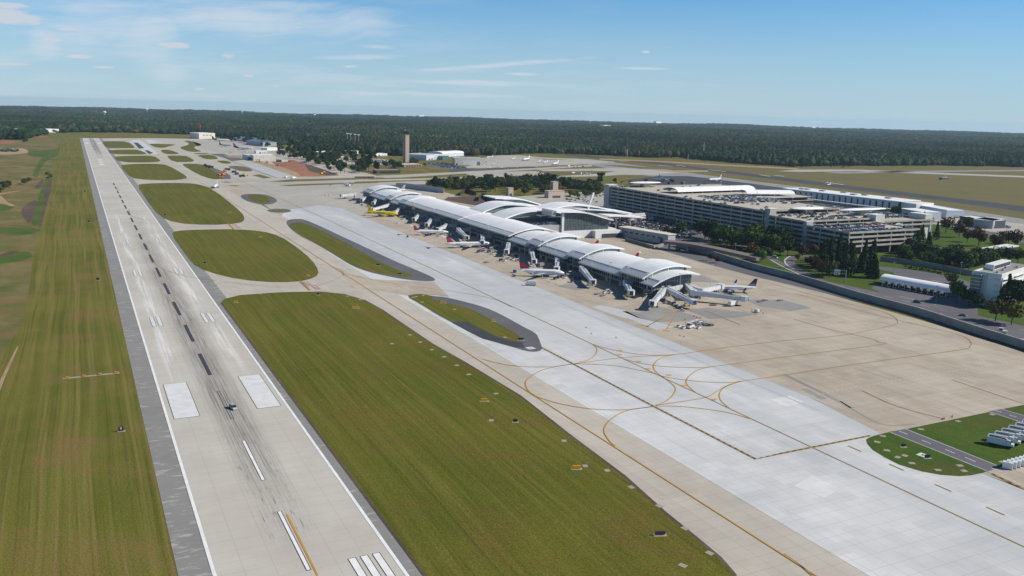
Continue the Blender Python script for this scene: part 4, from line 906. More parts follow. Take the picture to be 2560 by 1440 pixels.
# ================================================================ walls, pier building and viaduct beside the terminal
WL = GP([(2700, 920), (2560, 872), (2440, 835), (2300, 789), (2150, 748), (2000, 703), (1880, 672), (1760, 635), (1690, 616)])
WO = (WL[4][0], WL[4][1], .05)
wallr = empty('retaining_wall', WO, 0, 'long grey concrete retaining wall between the apron and the airport road', 'wall')
def wallrun(pts, h, th, panel=7.0):
    pts = catmull(pts, 10); P_ = [Vector((*p, 0)) for p in pts]; segs = []; acc = 0; cur = P_[0]
    for a, b in zip(P_, P_[1:]):
        L = (b-a).length; acc += L
        if acc >= panel: segs.append((cur, b)); cur = b; acc = 0
    segs.append((cur, P_[-1])); return [s_ for s_ in segs if (s_[1]-s_[0]).length > .5]
for a, b in wallrun(WL, 5.6, .5, 13):
    d_ = (b-a).normalized(); n_ = Vector((-d_.y, d_.x, 0))*.25; a2 = a+d_*.03; b2 = b-d_*.03
    MB().prism([tuple((a2+n_)[:2]), tuple((a2-n_)[:2]), tuple((b2-n_)[:2]), tuple((b2+n_)[:2])], .0, 4.5).build('wall_panel', 'retaining_concrete', wallr, WO)
    n2 = n_*1.7; MB().prism([tuple((a+n2)[:2]), tuple((a-n2)[:2]), tuple((b-n2)[:2]), tuple((b+n2)[:2])], 4.52, 4.8).build('coping', 'garage_concrete', wallr, WO)
for s_ in ((1, 0),):
    ribbon('wall_foot_shade', [(p[0]-3.2, p[1]) for p in WL], 5.5, Z1+.03, 'dark_soil')  # the wall's shade on the apron, put in as a dark strip
PB = empty('pier_building', (436, 474, .06), 0, 'grey concrete service building with a row of dark slot windows beside the terminal', 'building')
pbody = MB().prism([(429.5, 505), (443, 443), (453, 445), (441, 508)], 0, 9.0).build('wall', 'wall_grey', PB, (436, 474, .06))
MB().prism([(428.9, 505.6), (442.6, 442.2), (454, 444.5), (441.8, 508.6)], 9.02, 9.7).build('roof', 'wall_cream', PB, (436, 474, .06))
du = Vector((13.5, -62, 0)).normalized()
for k in range(7):
    c_ = Vector((429.5, 505, 0))+du*(8+k*7.2); n_ = Vector((-du.y, du.x, 0))*-.12
    MB().prism([tuple((c_-n_*2)[:2]), tuple((c_+n_)[:2]), tuple((c_+du*3.6+n_)[:2]), tuple((c_+du*3.6-n_*2)[:2])], 4.9, 6.3).build('window', 'glass_dark', PB, (436, 474, .06))
c_ = Vector((429.5, 505, 0))+du*54; MB().prism([tuple(c_[:2]), tuple((c_+Vector((-.2, -.1, 0)))[:2]), tuple((c_+du*3+Vector((-.2, -.1, 0)))[:2]), tuple((c_+du*3)[:2])], .2, 5.6).build('doorway', 'dark_metal', PB, (436, 474, .06))
lw = MB(); pp = [Vector((419, 478, 0)), Vector((415.5, 427, 0)), Vector((434, 437, 0))]
for a, b in zip(pp, pp[1:]): lw.beam(a+Vector((0, 0, 1.5)), b+Vector((0, 0, 1.5)), .5, 3.0)
tag(lw.build('low_wall', 'retaining_concrete'), 'low concrete wall enclosing the ramp below the service building', 'wall')
VD = GP([(1664, 606), (1720, 612), (1790, 622), (1850, 632), (1900, 640)], 6)
vd = empty('viaduct', (*VD[1], .06), 0, 'brown concrete viaduct ramp leaving the service building towards the garage', 'bridge')
VO = (*VD[1], .06); rs = []
for i, p in enumerate(catmull(VD, 4)):
    q = catmull(VD, 4); j = min(i+1, len(q)-1); k = max(0, i-1); d_ = Vector((q[j][0]-q[k][0], q[j][1]-q[k][1], 0)).normalized(); n_ = Vector((-d_.y, d_.x, 0))*5.5; zt = 7.8-3.0*max(0, i-5)/11
    rs.append([(p[0]+n_.x, p[1]+n_.y, zt-2.4), (p[0]-n_.x, p[1]-n_.y, zt-2.4), (p[0]-n_.x, p[1]-n_.y, zt), (p[0]+n_.x, p[1]+n_.y, zt)])
MB().loft(rs).build('deck', 'viaduct', vd, VO)
for i in (1, 4, 8): p = catmull(VD, 4)[i]; MB().cyl((p[0], p[1], 0), (p[0], p[1], 5.6-.2*i), 1.0, 1.0, 10).build('pier', 'wall_grey', vd, VO)
for (px, py, w_, d_, h_) in ((1386, 494, 26, 12, 9.5), (1385, 481, 9, 9, 16), (1274, 489, 8, 8, 11)):
    c_ = G(px, py); o = empty('vent_block', (c_.x, c_.y, .06), 0, 'pink brick service block behind the terminal, %s' % ('the widest one' if w_ > 20 else ('rising as a narrow tower by the car park' if h_ > 12 else 'leftmost, beside the curved ramp')), 'building')
    MB().box(-w_/2, w_/2, -d_/2, d_/2, 0, h_).build('wall', 'tower_concrete', o); MB().box(-w_/2-.3, w_/2+.3, -d_/2-.3, d_/2+.3, h_+.02, h_+.5).build('parapet', 'tower_concrete', o)
    MB().box(-w_/4, w_/4, -d_/2-.12, -d_/2-.01, .2, 3.2).build('louvre', 'brown_dark', o)
# blast wall and curved ramp walls north of the concourse
bw = empty('blast_wall', (*GP([(1100, 480)])[0], .06), 0, 'pale grey blast fence wall curving behind the far concourse', 'wall'); BO = (*GP([(1100, 480)])[0], .06)
BWP = GP([(1110, 483), (1080, 479), (1050, 475), (1020, 471), (990, 469)])
for a, b in wallrun(BWP, 6, .5, 14):
    d_ = (b-a).normalized(); n_ = Vector((-d_.y, d_.x, 0))*.3; a2 = a+d_*.05; b2 = b-d_*.05
    MB().prism([tuple((a2+n_)[:2]), tuple((a2-n_)[:2]), tuple((b2-n_)[:2]), tuple((b2+n_)[:2])], 0, 7.5).build('wall_panel', 'wall_grey', bw, BO)
for pp, lb in (([(1262, 508), (1230, 505), (1207, 492), (1196, 503)], 'dark timber noise fence curving round the far service yard'), ([(1190, 489), (1165, 481), (1150, 490)], 'short dark fence screen beside the far lawn')):
    q = GP(pp); o0 = (*q[1], .06); fe = empty('screen_fence', o0, 0, lb, 'fence')
    for a, b in wallrun(q, 5, .4, 10):
        d_ = (b-a).normalized(); n_ = Vector((-d_.y, d_.x, 0))*.2; a2 = a+d_*.04; b2 = b-d_*.04
        MB().prism([tuple((a2+n_)[:2]), tuple((a2-n_)[:2]), tuple((b2-n_)[:2]), tuple((b2+n_)[:2])], 0, 5.5).build('fence_panel', 'dark_metal', fe, o0)
quad('service_yard', [(1120, 493), (1190, 490), (1262, 508), (1200, 516), (1110, 500)], Z3, 'dark_soil')

# ================================================================ parking garage
GO = (562, 339, .06)
GR = empty('parking_garage', GO, 0, 'huge grey multi-storey parking garage with stepped open decks of cars', 'garage')
SP = {}
def gpart(name, key, mbf, mat, loc):
    if key not in SP: SP[key] = mbf().build(name, mat, GR); o = SP[key]
    else: o = SP[key].copy(); C.objects.link(o)
    o.location = (loc[0]-GO[0], loc[1]-GO[1], loc[2]-GO[2]); return o
def garage_block(x0, x1, y0, y1, ztop, nlev, bay, faces, pitch=4.1, band=1.75, lowest=None):
    levels = [ztop-1.1-k*pitch for k in range(nlev)]
    for k, z_ in enumerate(levels):
        if z_ < 1: continue
        MB().box(x0+.5, x1-.5, y0+.5, y1-.5, z_-.35, z_).build('deck', 'garage_deck', GR, GO)
    nb = max(1, round((y1-y0)/bay)); by = (y1-y0)/nb
    nbx = max(1, round((x1-x0)/bay)); bx = (x1-x0)/nbx
    for k, z_ in enumerate(levels):
        if z_ < 1.5: continue
        h_ = band
        for i in range(nb):
            if 'W' in faces: gpart('spandrel_panel', ('y', round(by, 3), h_), lambda: MB().box(-.25, .25, .06, by-.06, -.65, h_-.65), 'garage_concrete', (x0, y0+i*by, z_))
            if 'E' in faces and k == 0: gpart('spandrel_panel', ('y', round(by, 3), h_), lambda: MB().box(-.25, .25, .06, by-.06, -.65, h_-.65), 'garage_concrete', (x1, y0+i*by, z_))
        for i in range(nbx):
            if 'S' in faces: gpart('spandrel_panel', ('x', round(bx, 3), h_), lambda: MB().box(.06, bx-.06, -.25, .25, -.65, h_-.65), 'garage_concrete', (x0+i*bx, y0, z_))
            if 'N' in faces and k == 0: gpart('spandrel_panel', ('x', round(bx, 3), h_), lambda: MB().box(.06, bx-.06, -.25, .25, -.65, h_-.65), 'garage_concrete', (x0+i*bx, y1, z_))
    zc = levels[0]-.7
    for i in range(nb+1):
        if 'W' in faces: gpart('column', ('c', round(zc, 2)), lambda: MB().box(-.45, .45, -.45, .45, 0, zc), 'garage_concrete', (x0+.75, y0+i*by+(.5 if i == 0 else (-.5 if i == nb else 0)), .06))
    for i in range(1, nbx+1):
        if 'S' in faces: gpart('column', ('c', round(zc, 2)), lambda: MB().box(-.45, .45, -.45, .45, 0, zc), 'garage_concrete', (x0+i*bx-(.5 if i == nbx else 0), y0+.75, .06))
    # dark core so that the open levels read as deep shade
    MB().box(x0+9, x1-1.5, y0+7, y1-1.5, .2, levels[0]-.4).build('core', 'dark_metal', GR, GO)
    return levels
LC = garage_block(562, 653, 339, 390, 21.6, 4, 17.2, 'WSEN')
LB = garage_block(562, 667, 394, 441, 25.0, 6, 15.7, 'WSEN')
LA = garage_block(562, 668, 449, 560, 28.6, 7, 17, 'WSE')
LA2 = garage_block(562, 742, 560, 726, 28.6, 7, 16.6, 'WEN')
LD = garage_block(672, 748, 398, 556, 20.5, 2, 16, 'SE')
# stair and ramp blocks
for (x0, x1, y0, y1, z0, z1, mt) in ((564, 572, 441.3, 448.7, 0, 30.5, 'garage_concrete'), (562.5, 571, 390.4, 393.6, 0, 24.2, 'wall_grey'), (559.5, 572, 726.6, 738, 0, 29.5, 'wall_grey'), (654, 666, 390.4, 402, 0, 27.5, 'wall_cream'), (738, 749, 400, 420, 0, 24.5, 'wall_cream')):
    st = MB().box(x0, x1, y0, y1, z0+.02, z1).build('stair_tower', mt, GR, GO)
    MB().box(x0-.4, x1+.4, y0-.1, y1+.1, z1+.02, z1+.5).build('stair_roof', 'wall_white', st, GO)
sl = MB(); rs = []
for i in range(9):
    a = math.pi*i/8; rs.append((math.cos(a), math.sin(a)))
def barrel(name, p0, p1, w, h, z0, mat, parent, off, n=14, scallop=0):
    """fabric barrel canopy from p0 to p1"""
    a = Vector((*p0, 0)); b = Vector((*p1, 0)); d_ = (b-a).normalized(); n_ = Vector((-d_.y, d_.x, 0)); mb = MB(); rg = []
    N_ = 40
    for i in range(N_+1):
        c_ = a.lerp(b, i/N_); ring = []
        sc = 1.0-.10*scallop*abs(math.cos(math.pi*i/N_*11))
        for j in range(n+1):
            t_ = math.pi*j/n; ring.append(c_+n_*(-math.cos(t_)*w/2)+Vector((0, 0, z0+math.sin(t_)*h*sc)))
        inner = [p-Vector((0, 0, .25)) for p in reversed(ring)]
        rg.append(ring+inner)
    mb.loft(rg); return mb.build(name, mat, parent, off, smooth=R(50))
def canopy(name, label, p0, p1, w, h, zb, z0, npost=6, mat='fabric_white'):
    o0 = ((p0[0]+p1[0])/2, (p0[1]+p1[1])/2, zb); r_ = empty(name, o0, 0, label, 'canopy')
    barrel('fabric', p0, p1, w, h, z0, mat, r_, o0)
    a = Vector((*p0, 0)); b = Vector((*p1, 0)); d_ = (b-a).normalized(); n_ = Vector((-d_.y, d_.x, 0))
    for i in range(npost):
        for s_ in (-1, 1):
            c_ = a.lerp(b, (i+.5)/npost)+n_*(s_*w*.46); MB().cyl((c_.x, c_.y, zb), (c_.x, c_.y, z0+.8), .25, .25, 6).build('post', 'edge_white', r_, o0)
    return r_
ZR = LA[0]
canopy('garage_canopy', 'long white fabric barrel canopy on the garage top deck', (588, 636), (716, 646), 26, 4.2, ZR+.02, ZR+2.6, 8)
canopy('garage_canopy', 'shorter white fabric canopy at the outer edge of the garage top deck', (664, 596), (724, 580), 24, 3.8, ZR+.02, ZR+2.6, 5)
for (cx, cy, zb, rx, ry, lb) in ((607, 716, ZR, 24, 10, 'flat oval white canopy at the far corner of the garage roof'), (618, 446, LB[0], 21, 10, 'round white canopy over the spiral ramp in the middle of the garage'), (668, 420, LD[0]+5, 33, 7, 'elongated white canopy between the two lower garage decks')):
    r_ = empty('ramp_canopy', (cx, cy, zb+.02), 0, lb, 'canopy'); rg = []
    for k, (s_, z_) in enumerate(((.25, 5.0), (.8, 5.2), (1, 5.6), (.97, 5.95), (.6, 6.5), (.1, 6.8))): rg.append([(rx*s_*math.cos(6.283*i/28), ry*s_*math.sin(6.283*i/28), z_) for i in range(28)])
    MB().loft(rg).build('roof', 'fabric_white', r_, smooth=R(50))
    MB().cyl((0, 0, 0), (0, 0, 5.1), ry*.62, ry*.62, 20).build('drum', 'garage_deck', r_)
# far upper car deck pieces, lamp posts on the decks
lp0 = light_mast(8, 2); tag(lp0, 'slim lamp post on the open top deck of the garage', 'light pole', 'lamp posts on the garage decks')
first = True
for (x0, x1, y0, y1, z_, nx, ny) in ((562, 653, 339, 390, LC[0], 3, 1), (562, 667, 394, 441, LB[0], 2, 1), (562, 668, 449, 560, LA[0], 2, 4), (562, 742, 660, 726, LA[0], 3, 1)):
    for i in range(nx):
        for j in range(ny):
            o = lp0 if first else copy_tree(lp0); first = False; o.location = (x0+(i+.5)*(x1-x0)/nx, y0+(j+.5)*(y1-y0)/ny, z_)
gw_ = MB(); c0 = (640, 384)
# half-wheel window sculpture behind the near deck
hw = empty('half_wheel', (*GP([(2245, 572)], 16)[0], 13), 0, 'white half-wheel steel arch beyond the near garage deck', 'sculpture')
rg = MB(); N_ = 20
for i in range(N_): rg.beam((8.2*math.cos(math.pi*i/N_), 0, 8.2*math.sin(math.pi*i/N_)), (8.2*math.cos(math.pi*(i+1)/N_), 0, 8.2*math.sin(math.pi*(i+1)/N_)), 1.0, 1.0)
rg.build('rim', 'wall_white', hw)
for i in range(1, 6): MB().beam((0, 0, 0), (8*math.cos(math.pi*i/6), 0, 8*math.sin(math.pi*i/6)), .6, .6).build('spoke', 'wall_white', hw)
MB().box(-8.5, 8.5, -.8, .8, -12.9, -.3).build('base_wall', 'garage_concrete', hw)
MB().cyl((0, 0, 8.4), (0, 0, 15), .2, .2, 6).build('pole', 'wall_white', hw)

# ================================================================ generic shed / hangar along a pixel base line
def shed(name, label, p0, p1, h, depth, wall='wall_white', roof='roof_grey', gab=0.0, doors=(), wins=(), cat='hangar', group=None, bays=0, parapet=True, arch=0.0, world=False):
    a = G(*p0) if not world else Vector((*p0, 0)); b = G(*p1) if not world else Vector((*p1, 0)); L = (b-a).length; rz = math.atan2(b.y-a.y, b.x-a.x)
    r_ = empty(name, (a.x, a.y, .08), rz, label, cat, group)
    MB().box(0, L, 0, depth, 0, h).build('wall', wall, r_)
    if arch:
        rg = [[(x, depth*.5-math.cos(math.pi*j/12)*(depth*.5+.5), h+.03+math.sin(math.pi*j/12)*arch) for j in range(13)] for x in (-.5, L+.5)]
        MB().loft(rg, closed=True).build('roof', roof, r_)
    elif gab:
        MB().loft([[(x, -.6, h+.02), (x, depth/2, h+gab), (x, depth+.6, h+.02), (x, depth/2, h+.01)] for x in (-.6, L+.6)]).build('roof', roof, r_)
    else:
        MB().box(.4, L-.4, .4, depth-.4, h+.02, h+.25).build('roof', roof, r_)
        if parapet: MB().box(-.2, L+.2, -.2, .35, h+.02, h+.7).box(-.2, L+.2, depth-.35, depth+.2, h+.02, h+.7).build('parapet', wall, r_)
    for (u0, u1, z0, z1, mt) in doors: MB().box(L*u0, L*u1, -.22, -.02, z0, z1).build('door', mt, r_)
    for (u0, u1, z0, z1, n_) in wins:
        for i in range(n_):
            w_ = (u1-u0)/n_; MB().box(L*(u0+w_*(i+.18)), L*(u0+w_*(i+.82)), -.2, -.02, z0, z1).build('window', 'glass_dark', r_)
    return r_
# terminal one
t1 = shed('terminal_building', 'long pale blue-grey terminal wall with tall dark slits under a flat roof', (919, 790), (934, 597), 13, 44, 'wall_lightblue', 'roof_white', cat='terminal', parapet=False, world=True)
L1 = math.hypot(15, 193)
for i in range(18):
    u = L1*(.05+.052*i); MB().box(u, u+2.4, -.45, -.03, 1.2, 11.2).build('window_slit', 'glass_dark', t1)
    MB().box(u+2.6, u+2.6+L1*.052-3.0, -.8, -.03, .2, 12.2).build('wall_panel', 'wall_lightblue', t1)
MB().box(-4, L1+4, -1.2, 45, 13.3, 14.1).build('roof_edge', 'roof_white', t1)
for u, v in ((.25, 18), (.55, 14), (.6, 26), (.82, 20), (.4, 30), (.08, 12), (.12, 15)): MB().box(L1*u, L1*u+9, v, v+5, 14.12, 15.8).build('roof_unit', 'metal_grey', t1)
MB().box(-2, L1+30, -21, -17, 4.2, 5.0).build('walkway_roof', 'roof_white', t1)
MB().box(L1+.1, L1+24, 6, 44, 0, 12.6).build('end_block', 'wall_white', t1)
MB().box(-10, -.1, 2, 18, 0, 14.5).build('end_block', 'wall_lightblue', t1)
for a in ((2240, 538, 2300, 549, 9, 30, 'low grey annex stepping down from the pale terminal'), (2285, 530, 2365, 545, 9.5, 26, 'plain grey-blue block right of the pale terminal')):
    shed('annex', a[6], a[:2], a[2:4], a[4], a[5], 'wall_lightblue', 'roof_white', cat='building')
shed('freight_building', 'dark blue-grey flat-roofed building with white roof at the right apron edge', (2397, 560), (2480, 572), 9, 22, 'slate', 'roof_white', cat='building', doors=((.1, .9, 3, 5.5, 'dark_metal'),)); 
o = shed('freight_office', 'light grey end of the dark flat-roofed building with two big openings', (2481, 572.5), (2513, 567), 9, 22, 'wall_grey', 'roof_white', cat='building', doors=((.1, .4, 0, 3.6, 'dark_metal'), (.62, .92, 0, 4.2, 'dark_metal')))
# office block at the right edge
OM = Vector((490, 146, 0)); ou = math.atan2(.29, .957)
of = empty('office_building', (490, 146, .08), ou, 'white office block with long slot windows and a green glass stair tower', 'office')
MB().box(0, 66, 0, 17.5, 3.6, 21.4).build('wall', 'wall_white', of); MB().box(.4, 65.6, .4, 17.1, 0, 3.58).build('ground_storey', 'wall_grey', of)
MB().box(.9, 65, .9, 16.6, 21.42, 21.6).build('roof', 'grey_patch', of)
for b_ in ((-.1, 66.1, -.1, .8), (-.1, 66.1, 16.7, 17.6), (-.1, .8, .82, 16.68)): MB().box(*b_, 21.42, 22.5).build('parapet', 'wall_white', of)
MB().box(18, 52, 11, 16.6, 21.62, 25.2).build('penthouse_screen', 'wall_white', of); MB().box(19, 51, 10.8, 10.98, 22.2, 24.6).build('louvre', 'dark_metal', of)
for zz in (17.2, 12.6, 8.2):
    for k in range(3): MB().box(4+k*21, 22+k*21, -.35, -.02, zz, zz+1.1).build('window_strip', 'glass_dark', of); MB().box(4+k*21, 22+k*21, -1.1, -.1, zz+1.15, zz+1.4).build('sunshade', 'edge_white', of)
MB().box(-3.6, -.02, 11.5, 17.5, .2, 21.0).build('stair_glass', 'teal_glass', of)
for k in range(9): MB().box(-3.75, -.02, 11.35, 17.6, 2.2+k*2.3, 2.45+k*2.3).build('transom', 'edge_white', of)
MB().box(-.6, -.03, 8.6, 9.6, .2, 21.8).build('fin', 'wall_cream', of)
for k in range(4): MB().box(-.18, -.02, 1.0, 4.0, 6+k*4, 7.4+k*4).build('vent_panel', 'wall_lightblue', of)
for x_, y_ in ((8, 5), (22, 6), (34, 8), (44, 4), (14, 10)): MB().box(x_, x_+1.8, y_, y_+1.4, 21.62, 22.9).build('roof_unit', 'metal_grey', of)
# toll plaza canopy with booths
A_, B_ = (484, 232), (494, 182)
tp = canopy('toll_canopy', 'white scalloped fabric canopy over the toll booths beside the airport road', A_, B_, 13.5, 3.4, .1, 4.4, 12)
tv = Vector((B_[0]-A_[0], B_[1]-A_[1], 0)); ta = math.atan2(tv.y, tv.x); tb = None
for i in range(10):
    c_ = Vector((*A_, 0))+tv*((i+.6)/10.5)+Vector((-2.2, -.4, 0))
    if tb is None:
        tb = empty('toll_booth', c_+Vector((0, 0, .12)), ta, 'small cream toll booth on its island under the scalloped canopy', 'booth', 'toll booths under the canopy')
        MB().box(-.75, .75, -1.3, 1.3, .25, 1.2).build('cabin', 'wall_cream', tb); MB().box(-.7, .7, -1.25, 1.25, 1.22, 2.2).build('glazing', 'glass_dark', tb); MB().box(-.9, .9, -1.5, 1.5, 2.22, 2.45).build('roof', 'wall_white', tb); MB().box(-.9, .9, -5.5, 5.5, 0, .23).build('island', 'wall_cream', tb); o = tb
    else: o = copy_tree(tb, c_+Vector((0, 0, .12)), ta)
    o['label'] = 'small cream toll booth under the scalloped canopy, %s from its left end' % ORD[i]
t2a, t2b = G(2462, 645), G(2525, 634)
fc = empty('entry_canopy', t2a+Vector((0, 0, .12)), math.atan2(t2b.y-t2a.y, t2b.x-t2a.x), 'flat white roof on posts over the parking entry lanes at the right', 'canopy'); Lf = (t2b-t2a).length
MB().box(-2, Lf+10, -3, 9, 6.4, 7.2).build('roof', 'wall_white', fc)
for i in range(8): MB().box(i*Lf/7-.25, i*Lf/7+.25, 2.6, 3.1, 0, 6.38).build('post', 'wall_white', fc); 
for i in range(7): MB().box(i*Lf/7+.6, (i+1)*Lf/7-.6, -2.9, -2.6, 4.6, 6.0).build('sign_panel', 'teal_glass', fc)
# brick pay building in the forecourt
py_ = empty('pay_building', G(1571, 553)+Vector((0, 0, .12)), math.atan2(G(1610, 551).y-G(1571, 553).y, G(1610, 551).x-G(1571, 553).x), 'small brick building with pale metal pitched roof in the forecourt car park', 'building')
MB().box(0, 27, 0, 14, 0, 4.6).build('wall', 'brick', py_); MB().loft([[(x, -1.5, 4.62), (x, 7, 7.6), (x, 15.5, 4.62), (x, 7, 4.64)] for x in (-1.5, 28.5)]).build('roof', 'roof_grey', py_)
MB().box(12, 18, -.15, -.02, .3, 3.4).build('doorway', 'dark_metal', py_); MB().box(3, 8, -.15, -.02, .8, 3.2).build('window', 'wall_cream', py_)
MB().box(29.5, 48, 1, 9, 4.0, 4.5).build('porch_roof', 'roof_grey', py_); MB().box(30, 38, 2, 8.5, 0, 3.9).build('porch_room', 'wall_white', py_)
for x_ in (41, 47): MB().cyl((x_, 1.6, 0), (x_, 1.6, 3.98), .2, .2, 6).build('post', 'edge_white', py_)
# overhead road sign
sg = G(2113, 705); so_ = empty('road_gantry_sign', sg+Vector((0, 0, .1)), R(-35), 'white overhead road sign on a grey cantilever gantry beside the ramp', 'sign')
MB().cyl((0, 0, 0), (0, 0, 9), .35, .3, 8).build('post', 'metal_grey', so_)
for zz in (6.2, 8.4): MB().beam((0, 0, zz), (-8.5, 0, zz), .3, .3).build('arm', 'metal_grey', so_)
MB().box(-8.6, -4.2, -.45, -.2, 7.6, 9.0).build('sign_panel', 'wall_white', so_); MB().box(-8.6, -4.4, -.45, -.2, 5.2, 7.2).build('sign_panel', 'wall_white', so_)
MB().box(-8.0, -7.2, -.5, -.46, 5.8, 6.6).box(-6.6, -5.8, -.5, -.46, 5.6, 6.8).build('sign_symbol', 'dark_metal', so_)

# ================================================================ control tower and field buildings
tw = empty('control_tower', (*G(1015, 408)[:2], .1), 0, 'tall tan control tower with a dark glass cab, standing beyond the terminal', 'tower')
MB().box(-5.6, 5.6, -5.4, 5.4, 0, 62).build('shaft', 'tower_concrete', tw)
MB().box(-5.85, -5.62, -4.8, -1.2, 2, 61).build('recess', 'brown_dark', tw); MB().box(-5.4, -3.2, -5.65, -5.42, 2, 61).build('recess', 'brown_dark', tw)
MB().box(-6.4, 6.4, -6.2, 6.2, 62.02, 64).build('cornice', 'brown_dark', tw)
MB().loft([[(r_*math.cos(6.283*i/8+.39), r_*math.sin(6.283*i/8+.39), z) for i in range(8)] for r_, z in ((6.0, 64.02), (6.0, 65.5), (8.4, 69.2))]).build('cab', 'glass_dark', tw)
MB().cyl((0, 0, 69.22), (0, 0, 70.6), 8.9, 8.4, 8).build('cab_roof', 'brown_dark', tw)
MB().cyl((1, 0, 70.2), (1, 0, 75), .15, .05, 5).build('antenna', 'dark_metal', tw); MB().cyl((-2, 1, 70.2), (-2, 1, 73), .6, .6, 8).build('radome', 'wall_white', tw)
for z_ in (46, 52): MB().box(-5.9, -5.63, .5, 4.2, z_, z_+3).build('window', 'dark_metal', tw)
S_ = shed
S_('tower_base_building', 'low flat building at the foot of the control tower', (1010, 418), (1055, 417), 5, 26, 'brick', 'roof_white', cat='building', wins=((.1, .95, 1, 3.4, 6),))
S_('open_shed', 'dark open-fronted shed with grey roof below the control tower', (942, 434), (1001, 433), 5.5, 18, 'brown_dark', 'roof_grey', cat='shed', doors=((.15, .98, .1, 3.6, 'black_paint'),))
S_('hangar', 'long white hangar with dark open bays behind the control tower', (924, 381), (1044, 378), 13, 40, 'wall_white', 'roof_white', doors=((.08, .2, .1, 9, 'dark_metal'), (.34, .4, .1, 9, 'black_paint'), (.58, .68, .1, 9, 'black_paint'), (.85, .96, .1, 9, 'wall_grey')))
S_('hangar', 'grey-roofed hangar right of the control tower with a white gable end', (1066, 401), (1106, 398), 12, 60, 'wall_lightblue', 'roof_grey', wins=((.1, .6, 1, 3.4, 3),))
S_('hangar', 'low dark-fronted hangar just behind the control tower shaft', (1025, 396), (1066, 400), 10, 44, 'wall_lightblue', 'roof_grey', doors=((.05, .95, 0, 4.5, 'dark_metal'),))
S_('hangar', 'arched pale hangar left of the business-jet apron', (1106, 393), (1160, 390), 9, 46, 'wall_lightblue', 'roof_white', arch=4.5)
S_('hangar', 'small arched hangar with a grey door at the far end of the jet apron', (1152, 390), (1186, 388), 8, 30, 'wall_white', 'roof_white', arch=3, doors=((.1, .6, .1, 6.5, 'metal_grey'),))
S_('glass_lobby', 'green glass corner lobby between the hangars', (1106, 400), (1122, 399), 9, 14, 'teal_glass', 'roof_grey', cat='building')
S_('hangar', 'big cream hangar with a wide sliding door beside the jet apron', (1137, 413), (1209, 414), 14.5, 46, 'wall_cream', 'roof_grey', doors=((.26, .90, .1, 9.6, 'wall_white'), (.76, .88, .1, 8.6, 'metal_grey'), (.05, .1, .1, 4, 'dark_metal')))
S_('hangar', 'pale cube hangar at the cargo apron behind the purple-tailed jet', (498, 347.5), (538, 347), 19, 50, 'wall_cream', 'roof_white', wins=((.2, .8, 11, 13, 3),))
S_('hangar', 'blue-roofed long hangar behind the brown-tailed jets', (584, 352), (640, 356), 10, 46, 'wall_white', 'blue_roof', gab=4)
S_('hangar', 'second blue-roofed hangar with a white end wall', (616, 361), (657, 366), 12, 46, 'wall_grey', 'blue_roof', gab=4)
S_('warehouse', 'large pale grey warehouse by the red clay works', (634, 402), (688, 402), 11, 46, 'wall_cream', 'roof_white', cat='warehouse', doors=((.1, .3, .1, 4, 'wall_grey'),))
S_('warehouse', 'left wing of the pale warehouse with a dark open bay', (606, 397), (633, 401), 9, 46, 'wall_white', 'roof_white', cat='warehouse', doors=((.5, .95, .1, 6, 'dark_metal'),))
S_('warehouse', 'low white store building behind the cargo warehouse', (668, 377), (706, 376), 7, 26, 'wall_white', 'roof_white', cat='warehouse')
S_('warehouse', 'flat white roofed hall left of the tower trees', (803, 387), (846, 384), 6, 26, 'wall_cream', 'roof_white', cat='warehouse')
S_('warehouse', 'small grey-blue store near the four white masts', (876, 386), (896, 385), 8, 20, 'wall_lightblue', 'roof_grey', cat='warehouse')
for k, (p, q, lb) in enumerate((((40, 331.5), (148, 331), 'very long low white warehouse at the edge of the far left woods'), ((20, 300), (38, 300), 'white buildings in a clearing of the far left woods'), ((552, 314), (574, 314), 'white building alone in the far woods behind the cargo hangars'), ((620, 316), (634, 316), 'small white house roofs in the far woods'), ((1048, 294.5), (1060, 294.5), 'white flat building on the far wooded ridge'), ((1508, 318.5), (1526, 318.5), 'white roof in the woods beyond the second runway'), ((4, 318), (30, 318), 'pale shed in the left woods above the building site'), ((355, 310), (366, 310), 'small white roof deep in the left woods'), ((440, 306), (446, 306), 'tiny white house in the woods beyond the far runway end'), ((1640, 309), (1652, 309), 'white roof in the right woods near the horizon'), ((2030, 322), (2040, 322), 'pale roof in the far right woods'), ((760, 322), (772, 322), 'pale hall roof in the woods left of the tower'))):
    dd = G(*q).y; S_('distant_building', lb, p, q, 12+max(0, (dd-3500)/400), 40, 'wall_white', 'roof_white', cat='building', parapet=False)
for p, q, h_, wl, rf, lb in (((693, 380), (722, 381), 6, 'wall_cream', 'roof_white', 'low cream store right of the cargo warehouses'), ((726, 392), (748, 393), 5, 'wall_white', 'roof_grey', 'small white shed above the red clay works'), ((758, 378), (790, 379), 6, 'wall_white', 'roof_white', 'white flat shed among the trees left of the tower'), ((846, 398), (866, 398), 5, 'wall_lightblue', 'roof_white', 'pale blue shed beside the tower car parks'), ((848, 384), (872, 385), 6, 'wall_cream', 'roof_grey', 'cream hall left of the four masts'), ((936, 391), (968, 390), 6, 'wall_white', 'roof_white', 'low white trailer building before the long hangar'), ((972, 389), (1000, 389), 6, 'wall_white', 'roof_grey', 'grey-roofed low building left of the tower'), ((640, 384), (668, 384), 7, 'wall_white', 'roof_white', 'small white freight shed at the cargo apron'), ((690, 404), (704, 405), 4, 'wall_grey', 'roof_grey', 'tiny site office by the clay works')):
    S_('outbuilding', lb, p, q, h_, 18, wl, rf, cat='building', doors=((.3, .45, .1, 3, 'dark_metal'),), wins=((.55, .95, 1.2, 2.6, 3),))
